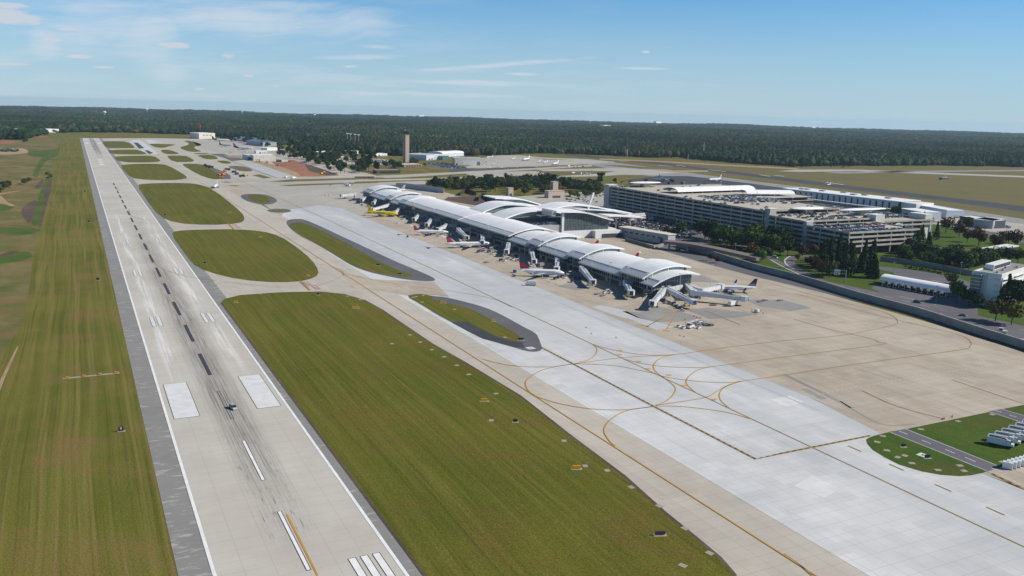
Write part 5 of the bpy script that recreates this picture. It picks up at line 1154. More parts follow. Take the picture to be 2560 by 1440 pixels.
def water_tower(px, py, label, d, h=46, mat='wall_white'):
    dr = (G(px, 500)-Vector(CAM)); dr.z = 0; dr.normalize(); p = Vector(CAM)+dr*d; zb = terrain_h(p.x, p.y)
    r_ = empty('water_tower', (p.x, p.y, zb), 0, label, 'water tower'); MB().cyl((0, 0, 0), (0, 0, h), 2.2, 2.2, 10).build('stem', mat, r_)
    MB().loft([[(r__*math.cos(6.283*i/16), r__*math.sin(6.283*i/16), h+z) for i in range(16)] for r__, z in ((2.4, -2), (9, 1), (11.5, 5), (11, 9), (7, 12.5), (.5, 14))]).build('tank', mat, r_, smooth=True)
water_tower(276, 0, 'white water tower on the wooded horizon above the far runway end', 6800, 34); water_tower(380, 0, 'small white water tower on the left horizon', 9500, 36); water_tower(613, 0, 'white water tower on the horizon left of the control tower', 9800, 36); water_tower(790, 0, 'white water tower on stem just above the tree line left of centre', 8000, 40); water_tower(1200, 0, 'tiny white water tower right of the control tower', 11500, 40); water_tower(1466, 0, 'white water tower on the central horizon', 9000, 44)
rt = G(501, 342); r_ = empty('checkered_tower', (rt.x, rt.y, 0), 0, 'thin red lattice mast with red tank in the far woods', 'mast'); 
for a in ((-2, -2), (2, -2), (2, 2), (-2, 2)): MB().cyl((a[0], a[1], 0), (a[0]*.5, a[1]*.5, 34), .4, .3, 5).build('leg', 'safety_red', r_)
MB().cyl((0, 0, 34), (0, 0, 41), 3.4, 3.4, 12).build('tank', 'safety_red', r_)
for i, px in enumerate((869, 877, 888, 897)):
    p = G(px, 366+i*1.5); r_ = empty('lighting_mast', (p.x, p.y, .02), 0, 'tall white floodlight mast left of the control tower, %s of four' % ORD[i], 'light pole', 'four white masts in the trees'); MB().cyl((0, 0, 0), (0, 0, 38), .5, .35, 6).build('pole', 'wall_white', r_); MB().box(-4, 4, -.6, .6, 38, 40).build('lamp_bar', 'wall_white', r_)
for px, py, h in ((1758, 395, 45), (1568, 392, 22), (1720, 398, 14)):
    p = G(px, py); r_ = empty('lattice_mast', (p.x, p.y, 0), 0, {45: 'tall grey lattice pylon at the felled strip in the woods', 22: 'thin pole at the wood edge beyond the second runway', 14: 'short orange-topped pole near the second runway'}[h], 'mast')
    for a in ((-2.5, -2.5), (2.5, -2.5), (2.5, 2.5), (-2.5, 2.5)): MB().cyl((a[0]*h/45, a[1]*h/45, 0), (a[0]*.15, a[1]*.15, h), .3, .2, 4).build('leg', 'metal_grey', r_)
    MB().box(-5*h/45, 5*h/45, -.4, .4, h*.8, h*.8+1).build('crossarm', 'metal_grey', r_)
# approach equipment hut on the far dry field, right
p = G(2360, 449); r_ = empty('antenna_hut', (p.x, p.y, .04), 0, 'low dark hut with white antenna mast on the dry field at the right', 'hut')
MB().box(-11, 11, -4, 4, .05, 4).build('hut', 'dark_metal', r_); MB().cyl((3, 0, 4), (3, 0, 14), .8, .3, 8).build('antenna', 'wall_white', r_); MB().box(-14, 14, -5, 5, 0, .04).build('pad', 'wall_cream', r_); MB().box(-9, 9, -3.5, 3.5, 4.02, 4.8).build('array', 'wall_grey', r_)
# ================================================================ aircraft
def aircraft(name, label, nose, tail, L=None, span=34, r=1.98, fin=6.0, eng='wing', fus='aircraft_white', finm='aircraft_white', engm='aircraft_grey', belly=None, logo=None, rear=None, ttail=False, winglet=None, wins=True, gearh=1.7, group=None, cat='airliner', zg=.09):
    N = Vector((*nose[:2], 0)); Tt = Vector((*tail[:2], 0)); d_ = (N-Tt).normalized(); mid = (N+Tt)/2
    L = L or (N-Tt).length; rz = math.atan2(d_.y, d_.x)
    a = empty(name, (mid.x, mid.y, zg), rz, label, cat, group); zc = gearh+r; h = L/2
    def ring(x, rr, zo=0.0, sq=1.0, n=16): return [(x, rr*math.cos(6.2832*i/n), zc+zo+rr*sq*math.sin(6.2832*i/n)) for i in range(n)]
    st = [(h, .06, -.25), (h-.5*r, .42, -.2), (h-1.2*r, .70, -.12), (h-2.2*r, .92, -.04), (h-3.2*r, 1, 0), (-h+6.4*r, 1, 0), (-h+4.6*r, .90, .10), (-h+2.6*r, .62, .30), (-h+1.0*r, .34, .50), (-h, .13, .62)]
    cut = len(st) if not rear else 6
    MB().loft([ring(x, max(.08, k*r), zo*r) for x, k, zo in st[:(cut+1 if rear else cut)]]).build('fuselage', fus, a, smooth=R(50))
    if rear: MB().loft([ring(x, k*r*1.003, zo*r) for x, k, zo in st[cut-1:]]).build('tail_cone', rear, a, smooth=R(50))
    if belly: MB().loft([[(x, k*r*1.012*math.cos(t_), zc+zo*r+k*r*1.012*math.sin(t_)) for t_ in [math.pi*(1.12+.76*j/8) for j in range(9)]]+[(x, 0, zc+zo*r-k*r*.4)] for x, k, zo in st[2:8]]).build('belly', belly, a)
    hs = span/2; zr = zc-.55*r; c0, c1 = L*.19, L*.055; sw = hs*.52; xr = L*.06
    for s_ in (-1, 1):
        MB().loft([[(xr+L*.07-k*sw, s_*y_, z_), (xr+L*.07-k*sw-ch*.5, s_*y_, z_+th), (xr+L*.07-k*sw-ch, s_*y_, z_), (xr+L*.07-k*sw-ch*.5, s_*y_, z_-th)] for y_, k, ch, th, z_ in ((r*.6, 0, c0, .45, zr), (hs*.36, .33, c0*.66, .28, zr+.5), (hs, 1, c1, .1, zr+1.5))]).build('wing', 'aircraft_grey', a)
        zt = zc+r*.45 if not ttail else zc+r*.7+fin-.3; xt = -h+3.0*r if not ttail else -h+.6*r; ht = hs*.36
        MB().loft([[(xt-k*ht*.55, s_*y_, zt+dz_), (xt-k*ht*.55-ch*.5, s_*y_, zt+dz_+th), (xt-k*ht*.55-ch, s_*y_, zt+dz_), (xt-k*ht*.55-ch*.5, s_*y_, zt+dz_-th)] for y_, k, ch, th, dz_ in ((.1, 0, L*.085, .18, 0), (ht, 1, L*.04, .08, .35))]).build('tailplane', fus if not rear else 'aircraft_grey', a)
        if winglet: MB().loft([[(xr+L*.07-sw, s_*hs, zr+1.5), (xr+L*.07-sw-c1, s_*hs, zr+1.5), (xr+L*.07-sw-c1, s_*(hs+.12), zr+1.5), (xr+L*.07-sw, s_*(hs+.12), zr+1.5)], [(xr+L*.07-sw-1.6, s_*(hs+.7), zr+4.0), (xr+L*.07-sw-c1-.7, s_*(hs+.7), zr+4.0), (xr+L*.07-sw-c1-.7, s_*(hs+.8), zr+4.0), (xr+L*.07-sw-1.6, s_*(hs+.8), zr+4.0)]]).build('winglet', winglet, a)
        if eng == 'wing': ex, ey, ez, er, el_ = xr+L*.05, hs*.34, zr-r*.48, r*.52, r*2.1
        else: ex, ey, ez, er, el_ = -h+6.0*r, r*1.55, zc+r*.35, r*.48, r*2.6
        e_ = MB().loft([[(ex+x, s_*ey+er*k*math.cos(6.2832*i/12), ez+er*k*math.sin(6.2832*i/12)) for i in range(12)] for x, k in ((el_*.5, .9), (el_*.38, 1.02), (0, 1.0), (-el_*.4, .72), (-el_*.55, .5))]).build('engine', engm, a, smooth=R(50))
        MB().cyl((ex+el_*.5+.01, s_*ey, ez), (ex+el_*.5+.05, s_*ey, ez), er*.78, er*.78, 12).build('fan', 'dark_metal', e_)
        if eng == 'wing': MB().box(ex-el_*.4, ex+el_*.2, s_*ey-.12, s_*ey+.12, ez+er*.8, zr+.35).build('pylon', 'aircraft_grey', a)
        else: MB().box(ex-el_*.35, ex+el_*.25, min(s_*r*.8, s_*ey), max(s_*r*.8, s_*ey), ez-.15, ez+.15).build('pylon', fus if not rear else rear, a)
        g_ = MB().cyl((xr-L*.06, s_*r*1.15, .5), (xr-L*.06, s_*r*1.15, zr), .14, .14, 6).build('gear_leg', 'metal_grey', a)
        MB().cyl((xr-L*.06, s_*r*1.15-.35, .52), (xr-L*.06, s_*r*1.15+.35, .52), .52, .52, 10).build('wheel', 'tire', g_)
        if wins:
            w_ = MB(); x_ = -h+6.5*r
            while x_ < h-3.6*r: w_.box(x_, x_+.28, min(s_*r*.93, s_*(r+.03)), max(s_*r*.93, s_*(r+.03)), zc+.22*r, zc+.22*r+.40); x_ += .62
            tag(w_.build('cabin_windows', 'car_glass', a), kind='stuff')
        MB().loft([[(h-1.5*r, s_*.52*r, zc+.40*r), (h-1.25*r, s_*.22*r, zc+.44*r), (h-1.25*r, s_*.22*r, zc+.34*r), (h-1.45*r, s_*.56*r, zc+.26*r)], [(h-1.75*r, s_*.60*r, zc+.58*r), (h-1.62*r, s_*.25*r, zc+.72*r), (h-1.55*r, s_*.25*r, zc+.62*r), (h-1.7*r, s_*.68*r, zc+.42*r)]]).build('cockpit_window', 'car_glass', a)
    g_ = MB().cyl((h-2.6*r, 0, .4), (h-2.6*r, 0, zc-.8*r), .12, .12, 6).build('gear_leg', 'metal_grey', a); MB().cyl((h-2.6*r, -.3, .42), (h-2.6*r, .3, .42), .42, .42, 10).build('wheel', 'tire', g_)
    xf = -h+5.2*r; zf = zc+.72*r; FP = [(xf, zf), (xf-1.2*r, zf+.12*fin), (-h+1.35*r, zf+fin), (-h+.15*r, zf+fin), (-h+.75*r, zf+.0)]
    def plate(pts, th): 
        mb = MB(); n = len(pts); mb.add([(x, -th, z) for x, z in pts]+[(x, th, z) for x, z in pts], [tuple(range(n-1, -1, -1)), tuple(range(n, 2*n))]+[(i, (i+1) % n, n+(i+1) % n, n+i) for i in range(n)]); return mb
    f_ = plate(FP, .17).build('fin', finm, a)
    def fp(u, v): # u 0 front..1 back, v 0..1 up
        zz = zf+fin*v; fr = xf-1.2*r+( (-h+1.35*r)-(xf-1.2*r))*max(0, (v-.12))/.88 if v > .12 else xf-1.2*r*v/.12
        bk = (-h+.75*r)+((-h+.15*r)-(-h+.75*r))*v; return (fr+(bk-fr)*u, zz)
    if logo == 'delta': plate([fp(.0, .30), fp(.12, .80), fp(1, .80), fp(1, .32), fp(.6, .12), fp(.3, .08)], .19).build('fin_panel', 'delta_red', f_)
    if logo == 'united':
        plate([fp(.1, .02), fp(.12, .34), fp(.4, .42), fp(.75, .40), fp(.97, .22), fp(.97, .02)], .19).build('fin_globe', 'globe_grey', f_)
    if logo == 'american':
        for k in range(5): plate([fp(0, .12+k*.17), fp(0, .2+k*.17), fp(1, .2+k*.17), fp(1, .12+k*.17)], .19).build('fin_stripe', 'delta_red' if k % 2 else 'delta_blue', f_)
    if logo == 'shield': plate([fp(.3, .35), fp(.3, .8), fp(.9, .8), fp(.9, .35), fp(.6, .2)], .19).build('fin_shield', 'gold', f_)
    return a
sp = aircraft('airliner', 'bright yellow airliner with black spirit lettering parked at the far concourse', (269.5, 706), (241, 728.5), 37, 35, 2.0, 6.2, fus='spirit_yellow', finm='spirit_yellow', engm='spirit_yellow', winglet='spirit_yellow', wins=False)
text_mesh('lettering', 'spirit', 4.6, 'black_paint', (-1.0, -2.08, 3.95), (R(90), 0, 0), sp, .04)
text_mesh('lettering', 'spirit', 2.2, 'black_paint', (-15.0, -.22, 8.2), (R(90), R(-58), 0), sp, .02)
aircraft('airliner', 'white airliner with red and blue tail nearest the camera at the concourse', (268.6, 333), (238.6, 349.8), 34, 34, 2.0, 6.4, finm='delta_blue', engm='delta_blue', logo='delta', winglet='aircraft_white')
aircraft('airliner', 'white rear-engined airliner with red T-tail, second along the concourse', (276, 479), (238, 485.5), 41, 32, 1.75, 5.6, 'rear', finm='delta_blue', logo='delta', ttail=True)
aircraft('airliner', 'smaller white rear-engined jet with red tail, third along the concourse', (268.5, 560.4), (238.6, 568.8), 34, 25, 1.45, 5.0, 'rear', finm='delta_blue', logo='delta', ttail=True)
un = aircraft('airliner', 'white jet with dark blue globe tail right of the near end wall', (339.6, 254.2), (367.6, 239.2), 32, 27, 1.6, 5.6, finm='navy', belly='aircraft_grey', logo='united', winglet='navy')
p = G(1589, 641, 6); aircraft('airliner', 'jet hidden behind the near concourse roof, only its red tail showing', (p.x-30, p.y+3), (p.x+3, p.y-1), 33, 24, 1.4, 5.0, 'rear', finm='delta_red', ttail=True)
p = G(1489, 608, 6); aircraft('airliner', 'jet behind the middle concourse roof with just a red fin tip visible', (p.x-30, p.y+3), (p.x+3, p.y-1), 33, 24, 1.4, 4.6, 'rear', finm='delta_red', ttail=True)
p = G(1010, 474, 5); aircraft('airliner', 'jet behind the far concourse end showing a striped tail', (p.x-34, p.y+2), (p.x+3, p.y), 36, 32, 1.9, 6.6, finm='aircraft_white', logo='american', engm='aircraft_grey')
aircraft('airliner', 'light blue jet parked on the dark apron beyond the garage', G(1672, 452, 3), G(1642, 445, 3), 38, 34, 1.95, 6.2, fus='livery_bluegrey', finm='sky_blue_livery', engm='sky_blue_livery')
aircraft('airliner', 'white jet with striped tail on the dark apron beyond the garage', G(1768, 450, 3), G(1808, 448, 3), 38, 34, 1.95, 6.4, logo='american')
aircraft('cargo_jet', 'white freighter with purple tail by the pale cube hangar', G(573, 353.5), G(530, 352.5), 56, 48, 2.6, 9, finm='purple', rear='purple', wins=False, gearh=2.2, cat='freighter')
aircraft('cargo_jet', 'brown and white freighter nearest the warehouse on the cargo apron', G(636, 375), G(580, 373), 58, 48, 2.7, 9, finm='brown_livery', rear='brown_livery', logo='shield', wins=False, gearh=2.2, cat='freighter')
aircraft('cargo_jet', 'brown-tailed freighter behind the other one on the cargo apron', G(578, 367), G(549, 365.5), 46, 38, 2.0, 8, finm='brown_livery', rear='brown_livery', logo='shield', wins=False, gearh=2, cat='freighter', fus='aircraft_grey')
aircraft('airliner', 'plain white airliner side-on in the middle of the jet apron', G(1298, 400, 3), G(1334, 396, 3), 42, 38, 2.0, 7, engm='delta_blue', wins=False)
aircraft('airliner', 'white airliner with pale blue tail at the right of the jet apron', G(1374, 411, 3), G(1405, 407, 3), 36, 32, 1.9, 6.5, finm='aircraft_white', rear='livery_bluegrey', engm='gold', wins=False)
for k, (n_, t_, L_, lb) in enumerate((((1212, 393), (1238, 392), 26, 'white business jet farthest left on the jet apron'), ((1275, 398), (1293, 396), 21, 'white business jet left of the plain white airliner'), ((1341, 405), (1357, 402), 19, 'small white jet right of the plain white airliner'), ((1352, 407), (1377, 404), 25, 'white business jet beside the blue-tailed airliner'))):
    aircraft('business_jet', lb, G(*n_, 2), G(*t_, 2), L_, L_*.95, 1.15, 3.6, 'rear', ttail=True, wins=False, gearh=.9, cat='jet')
aircraft('airliner', 'white and blue jet taxiing on the taxiway in the middle distance', G(533, 470, 2), G(547, 462, 2), 31, 27, 1.6, 5.6, belly='livery_bluegrey', finm='aircraft_grey', rear='livery_bluegrey', wins=False)
aircraft('business_jet', 'small white propeller plane at the second runway edge', G(2064, 462, 2), G(2081, 460, 2), 16, 18, .9, 3.0, 'rear', ttail=True, wins=False, gearh=.8, cat='plane')
# light aircraft row on the jet apron
def light_plane(fus, accent):
    a = empty('light_aircraft', (0, 0, 0)); MB().loft([[(x, k*.62*math.cos(6.283*i/8), 1.35+k*.62*math.sin(6.283*i/8)+zo) for i in range(8)] for x, k, zo in ((3.4, .3, 0), (2.6, .8, 0), (.8, 1.1, .15), (-1, .8, .1), (-4.2, .22, .3))]).build('fuselage', fus, a)
    MB().box(-.2, 1.3, -5.6, 5.6, 2.05, 2.22).build('wing', fus, a); MB().box(-4.4, -3.5, -1.7, 1.7, 1.6, 1.7).build('tailplane', fus, a)
    MB().add([(-3.2, -.06, 1.7), (-4.4, -.06, 1.7), (-4.7, -.06, 3.1), (-4.1, -.06, 3.1), (-3.2, .06, 1.7), (-4.4, .06, 1.7), (-4.7, .06, 3.1), (-4.1, .06, 3.1)], [(0, 1, 2, 3), (7, 6, 5, 4), (0, 4, 5, 1), (1, 5, 6, 2), (2, 6, 7, 3), (3, 7, 4, 0)]).build('fin', accent, a)
    for x_, y_ in ((2.4, 0), (-.1, -1.1), (-.1, 1.1)): MB().cyl((x_, y_-.1, .25), (x_, y_+.1, .25), .25, .25, 8).cyl((x_, y_, .25), (x_*.8, y_*.3, 1.2), .06, .06, 5).build('wheel', 'tire', a)
    return a
for i, (px, py, dk) in enumerate(((1222, 421, 0), (1240, 421, 1), (1255, 421, 0), (1274, 419, 1), (1293, 420, 0), (1322, 419, 1), (1342, 420, 0), (1363, 418, 1), (1212, 397, 1), (1215, 406, 1), (1215, 413, 1), (1231, 412, 0))):
    a = light_plane('aircraft_grey' if dk else 'aircraft_white', 'delta_blue' if dk else 'aircraft_white'); g = G(px, py); a.location = (g.x, g.y, .12); a.rotation_euler = (0, 0, R(200+i*9)); a.scale = (1.25,)*3
    tag(a, ('%s light plane, %s on the jet apron' % ('grey' if dk else 'white', ['first from the left in the near row', 'second in the near row', 'third in the near row', 'fourth in the near row', 'fifth in the near row', 'sixth in the near row', 'seventh in the near row', 'last at the right of the near row', 'highest of those by the big hangar door', 'middle one beside the big hangar corner', 'lowest beside the big hangar corner', 'alone in front of the big hangar'][i])), 'plane', 'light aircraft on the jet apron')

# ================================================================ jet bridges
def jet_bridge(label, root, cab, rz_=5.6, cz=4.6, fixed=None):
    """passenger boarding bridge from building side (root) to its cab"""
    a = Vector((*root[:2], rz_)); b = Vector((*cab[:2], cz)); o0 = (a.x, a.y, GZ)
    j = empty('jet_bridge', o0, 0, label, 'jet bridge', 'passenger boarding bridges'); d_ = (b-a).normalized(); m1 = a.lerp(b, .48)
    MB().cyl((a.x, a.y, a.z-1.9), (a.x, a.y, a.z+1.9), 2.3, 2.3, 12).build('rotunda', 'bridge_white', j, o0)
    MB().cyl((a.x, a.y, GZ), (a.x, a.y, a.z-1.92), .9, .9, 8).build('column', 'metal_grey', j, o0)
    MB().beam(a, m1+d_*1.5, 3.3, 3.0).build('tunnel', 'bridge_white', j, o0); MB().beam(m1, b, 2.8, 2.5).build('inner_tunnel', 'bridge_white', j, o0)
    MB().beam(a+Vector((0, 0, 1.62)), b+Vector((0, 0, 1.4)), .5, .25).build('cable_tray', 'metal_grey', j, o0)
    u = Vector((d_.y, -d_.x, 0)).normalized(); dh = Vector((d_.x, d_.y, 0)).normalized()
    cb = MB(); c_ = b+dh*1.2
    cb.loft([[c_+u*(x)+dh*(y)+Vector((0, 0, z)) for x, y in ((-2.1, -2.0), (2.1, -2.0), (2.4, .8), (1.4, 2.6), (-1.4, 2.6), (-2.4, .8))] for z in (-1.5, 1.7)]); k_ = cb.build('cab', 'bridge_white', j, o0)
    MB().beam(c_+dh*2.62+Vector((0, 0, .1)), c_+dh*2.75+Vector((0, 0, .1)), 2.2, 2.6).build('cab_opening', 'dark_metal', k_, o0)
    w_ = a.lerp(b, .82)
    for s_ in (-1, 1): MB().beam(Vector((w_.x, w_.y, .9))+u*(s_*1.6), Vector((w_.x, w_.y, w_.z-1.2))+u*(s_*1.6), .4, .4).build('lift_leg', 'metal_grey', j, o0); MB().cyl(Vector((w_.x, w_.y, .62))+u*(s_*1.2), Vector((w_.x, w_.y, .62))+u*(s_*1.9), .56, .56, 10).build('wheel', 'tire', j, o0)
    MB().beam(Vector((w_.x, w_.y, 1.0))-u*1.9, Vector((w_.x, w_.y, 1.0))+u*1.9, .8, .7).build('bogie', 'yellow_machine', j, o0)
    st = b-dh*2+u*2.4; MB().beam(Vector((st.x, st.y, b.z-1.2)), Vector((st.x, st.y, .3))-dh*5, 1.0, .3).build('stairs', 'metal_grey', j, o0)
    if fixed is not None:
        f_ = Vector((*fixed[:2], rz_)); MB().beam(f_, a, 3.2, 3.2).build('fixed_walkway', 'bridge_white', j, o0); q = f_.lerp(a, .5); MB().box(q.x-.5, q.x+.5, q.y-.5, q.y+.5, GZ, rz_-1.62).build('walkway_support', 'wall_grey', j, o0)
    return j
g = lambda px, py, z: G(px, py, z)
jet_bridge('near left jet bridge at the glass end wall, cab turned down to the apron', g(1662, 722, 6), g(1633, 755, 5), fixed=(309, 253))
jet_bridge('second jet bridge at the glass end wall, pointing right across the apron', g(1668, 722, 6), g(1730, 752, 5), fixed=(313, 253))
jet_bridge('longest jet bridge right of the end wall, stretching across to an empty stand', g(1733, 731, 5.6), g(1856, 745, 5), fixed=(318, 253))
jet_bridge('jet bridge docked to the blue-tailed jet at the right', g(1752, 727, 5.6), g(1800, 716, 4.8), fixed=(320, 258))
for i, (ra, cb_, lb) in enumerate((((1565, 707), (1577, 729), 'jet bridge with dark square cab, first on the apron side from the near end'), ((1455, 672), (1481, 702), 'jet bridge angled out between the near white airliner and the near end'), ((1394, 651), (1392, 670), 'jet bridge docked to the nearest red-tailed airliner'), ((1329, 627), (1335, 651), 'jet bridge standing free just beyond the nearest airliner'), ((1272, 612), (1267, 627), 'short jet bridge by the pink cart'), ((1207, 592), (1206, 604), 'jet bridge at the nose of the second red-tailed airliner'), ((1146, 575), (1166, 592), 'jet bridge angled away at an empty stand in mid concourse'), ((1117, 564), (1097, 572), 'white jet bridge at the nose of the third red-tailed jet'), ((1079, 550), (1068, 560), 'jet bridge beside the blue tug in mid concourse'), ((1048, 539), (1036, 547), 'jet bridge near the yellow wall sign'), ((1002, 521), (988, 530), 'jet bridge touching the nose of the yellow airliner'), ((975, 512), (934, 522), 'long white jet bridge above the yellow airliner'), ((941, 501), (934, 507), 'short jet bridge beyond the yellow airliner'), ((916, 492), (905, 499), 'jet bridge close to the far end of the concourse'), ((886, 485), (857, 488), 'last jet bridge, reaching out at the far end'))):
    a = g(*ra, 5.6); b = g(*cb_, 5)
    a.x = min(a.x, 286.5)
    if i == 14: pass
    jet_bridge(lb, a, b, fixed=(289.3, a.y) if a.x < 287.5 and i < 14 else None)
# blue hoods at the bridge roots
MB_h = [(1497+0, 0)]
ys = G(1047, 523, 9); tag(MB().box(285.0, 285.3, ys.y-3.5, ys.y+3.5, 9.2, 13).build('gate_sign', 'sign_yellow'), 'yellow gate sign board hanging on the concourse eave', 'sign')

# ================================================================ ground vehicles
def wheels(a, xs, y, r_=.36, w=.25, n=8):
    for x_ in xs:
        for s_ in (-1, 1): MB().cyl((x_, s_*y-w/2, r_), (x_, s_*y+w/2, r_), r_, r_, n).build('wheel', 'tire', a)
def road_car(col, kind='sedan'):
    a = empty('car', (0, 0, 0)); L, W = (4.6, 1.8) if kind != 'suv' else (4.9, 1.95); zb = .75 if kind == 'sedan' else .95
    hb = {'sedan': (1.42, (-1.6, -.9, .55, 1.3)), 'suv': (1.8, (-2.2, -1.9, .7, 1.5)), 'van': (2.2, (-2.3, -2.2, 1.2, 1.9))}[kind]
    MB().loft([[(x, -y, .28), (x, y, .28), (x, y, z), (x, -y, z)] for x, y, z in ((-L/2, W*.42, zb), (-L/2+.3, W/2, zb+.08), (L/2-1.2, W/2, zb), (L/2-.2, W*.46, zb-.12), (L/2, W*.38, zb-.3))]).build('body', 'car_'+col, a)
    z1, (x0, x1, x2, x3) = hb; MB().loft([[(x0, -W*.44, zb+.02), (x0, W*.44, zb+.02), (x1, W*.38, z1-.08), (x1, -W*.38, z1-.08)], [(x3, -W*.44, zb+.02), (x3, W*.44, zb+.02), (x2, W*.38, z1-.08), (x2, -W*.38, z1-.08)]]).build('glasshouse', 'car_glass', a)
    MB().box(x1, x2, -W*.385, W*.385, z1-.1, z1).build('roof', 'car_'+col, a)
    wheels(a, (-1.4, 1.4), W/2-.12, .34)
    for s_ in (-1, 1): MB().box(L/2-.12, L/2+.01, s_*.62-.2, s_*.62+.2, zb-.32, zb-.14).build('headlight', 'wall_white', a)
    return a
def place(o, px, py, rz, label, cat='car', z=.1, group=None, zpix=0):
    p_ = G(px, py, zpix); o.location = (p_.x, p_.y, z if not zpix else zpix); o.rotation_euler = (0, 0, R(rz)); return tag(o, label, cat, group)
place(road_car('silver', 'suv'), 583, 1022, -78, 'silver vehicle driving alone on the runway', 'car', Z2)
MB().box(-2.3, -.6, -.85, .85, 1.05, 1.1)
place(road_car('black', 'suv'), 2293, 757, -75, 'black sport utility car on the airport road by the wall', 'car', .1)
place(road_car('grey'), 2407, 790, -73, 'dark grey car on the airport road at the right', 'car', .1)
place(road_car('white', 'van'), 1937, 645, -72, 'white van on the ramp road under the trees', 'car', .11)
place(road_car('silver'), 2019, 688, -70, 'silver car coming down the ramp road', 'car', .11)
place(road_car('grey', 'suv'), 2532, 588, 100, 'dark car on the upper road at the right edge', 'car', .11)
place(road_car('black', 'suv'), 1695, 626, -75, 'dark car parked at the foot of the retaining wall', 'car', .09)
place(road_car('white'), 1447, 592, 10, 'white car left of the annex door behind the concourse', 'car', .07); place(road_car('white'), 1459, 592, 10, 'white car right beside another by the annex wall', 'car', .07)
place(road_car('white', 'van'), 1617, 742, 20, 'white van under the near corner of the terminal', 'car', .07)
def bus():
    a = empty('bus', (0, 0, 0)); MB().box(-6, 6, -1.25, 1.25, .4, 3.1).build('body', 'bus_blue', a); MB().box(-5.8, 6.02, -1.28, 1.28, 1.5, 2.6).build('windows', 'car_glass', a); MB().box(-5.9, 5.9, -1.2, 1.2, 3.12, 3.3).build('roof', 'aircraft_white', a); wheels(a, (-3.6, 3.8), 1.1, .5, .3); return a
place(bus(), 1810, 633, -72, 'blue bus with white roof on the airport road beside the wall', 'bus', .1)
def box_truck(cab='car_white', box='tank_white', L=7.5, lift=0.0):
    a = empty('truck', (0, 0, 0)); MB().box(-L/2, L/2, -1.0, 1.0, .5, .8).build('chassis', 'dark_metal', a); MB().box(L/2-1.9, L/2, -1.1, 1.1, .82, 2.4).build('cab', cab, a); MB().box(L/2-.6, L/2+.02, -1.0, 1.0, 1.6, 2.25).build('windscreen', 'car_glass', a)
    MB().box(-L/2, L/2-2.1, -1.2, 1.2, .82+lift, 3.3+lift).build('box', box, a); wheels(a, (-L/2+1.3, L/2-1.2), .95, .45, .3)
    if lift: MB().beam((-L/2+.6, 0, .82), (L/2-2.6, 0, .82+lift), .3, .2).beam((L/2-2.6, 0, .82), (-L/2+.6, 0, .82+lift), .3, .2).build('scissor_lift', 'metal_grey', a)
    return a
place(box_truck(), 1327, 714, 150, 'white box truck on the taxi lane by the nearest airliner', 'truck', .1)
place(box_truck('car_white', 'tank_white', 7), 1832, 765, 10, 'white catering truck under the longest jet bridge', 'truck', .07)
place(box_truck('dark_metal', 'dark_metal', 6.5), 1418+0, 0+660, 20, 'dark service truck behind the nearest airliner', 'truck', .07)
place(box_truck('dark_metal', 'metal_grey', 6.5), 1350, 668, 190, 'grey service truck at the tail side of the nearest airliner', 'truck', .07)
def tug(col='car_white', big=False):
    a = empty('tug', (0, 0, 0)); s_ = 1.8 if big else 1
    MB().box(-1.4*s_, 1.4*s_, -.75*s_, .75*s_, .3*s_, .95*s_).build('body', col, a); MB().box(-.9*s_, .1*s_, -.6*s_, .6*s_, .97*s_, 1.6*s_).build('cabin', 'car_glass', a); MB().box(-1.0*s_, .2*s_, -.68*s_, .68*s_, 1.62*s_, 1.72*s_).build('canopy', col, a); wheels(a, (-.9*s_, .9*s_), .62*s_, .32*s_, .25*s_); return a
def cart(col):
    a = empty('baggage_cart', (0, 0, 0)); MB().box(-1.6, 1.6, -.8, .8, .45, .6).build('bed', 'metal_grey', a); MB().box(-1.5, 1.5, -.78, .78, 1.95, 2.05).build('roof', col, a)
    for x_ in (-1.5, 1.45): MB().box(x_, x_+.06, -.78, .78, .62, 1.93).build('end_panel', col, a)
    MB().box(-1.4, 1.4, .7, .76, .62, 1.93).build('curtain', col, a); MB().box(-1.2, 1.2, -.6, .6, .62, 1.2).build('luggage', 'brown_dark', a); wheels(a, (-1.1, 1.1), .6, .25, .2); return a
def loader():
    a = empty('belt_loader', (0, 0, 0)); MB().box(-3, 3, -.8, .8, .35, .8).build('chassis', 'car_white', a); MB().beam((-3.4, 0, .9), (4.2, 0, 2.6), .9, .25).build('belt', 'dark_metal', a); MB().box(.8, 1.9, -.8, -.1, .82, 1.5).build('cab', 'yellow_machine', a); wheels(a, (-2, 2), .7, .35, .25); return a
protos = {'tugw': tug(), 'tugb': tug('blue_cart'), 'big': tug('car_white', True), 'cartb': cart('blue_cart'), 'cartw': cart('aircraft_white'), 'load': loader(), 'pink': cart('pink'), 'dolly': None}
dl = empty('dolly', (0, 0, 0)); MB().box(-2, 2, -1.2, 1.2, .4, .55).build('bed', 'metal_grey', dl); MB().box(-2, 2, -1.2, -1.1, .57, .8).build('side_rail', 'dark_metal', dl); MB().box(-2, 2, 1.1, 1.2, .57, .8).build('side_rail', 'dark_metal', dl); MB().beam((2, 0, .5), (3.4, 0, .3), .12, .12).build('tow_bar', 'metal_grey', dl); wheels(dl, (-1.4, 1.4), .9, .22, .2, 6); protos['dolly'] = dl
WORDS = {'tugw': ('white baggage tractor', 'tractor'), 'tugb': ('blue baggage tractor', 'tractor'), 'big': ('large white pushback tractor', 'tractor'), 'cartb': ('blue curtained baggage cart', 'cart'), 'cartw': ('white baggage cart', 'cart'), 'load': ('belt loader with dark conveyor', 'loader'), 'pink': ('pink curtained baggage cart', 'cart'), 'dolly': ('empty low dolly trailer', 'trailer')}
GVN = {}
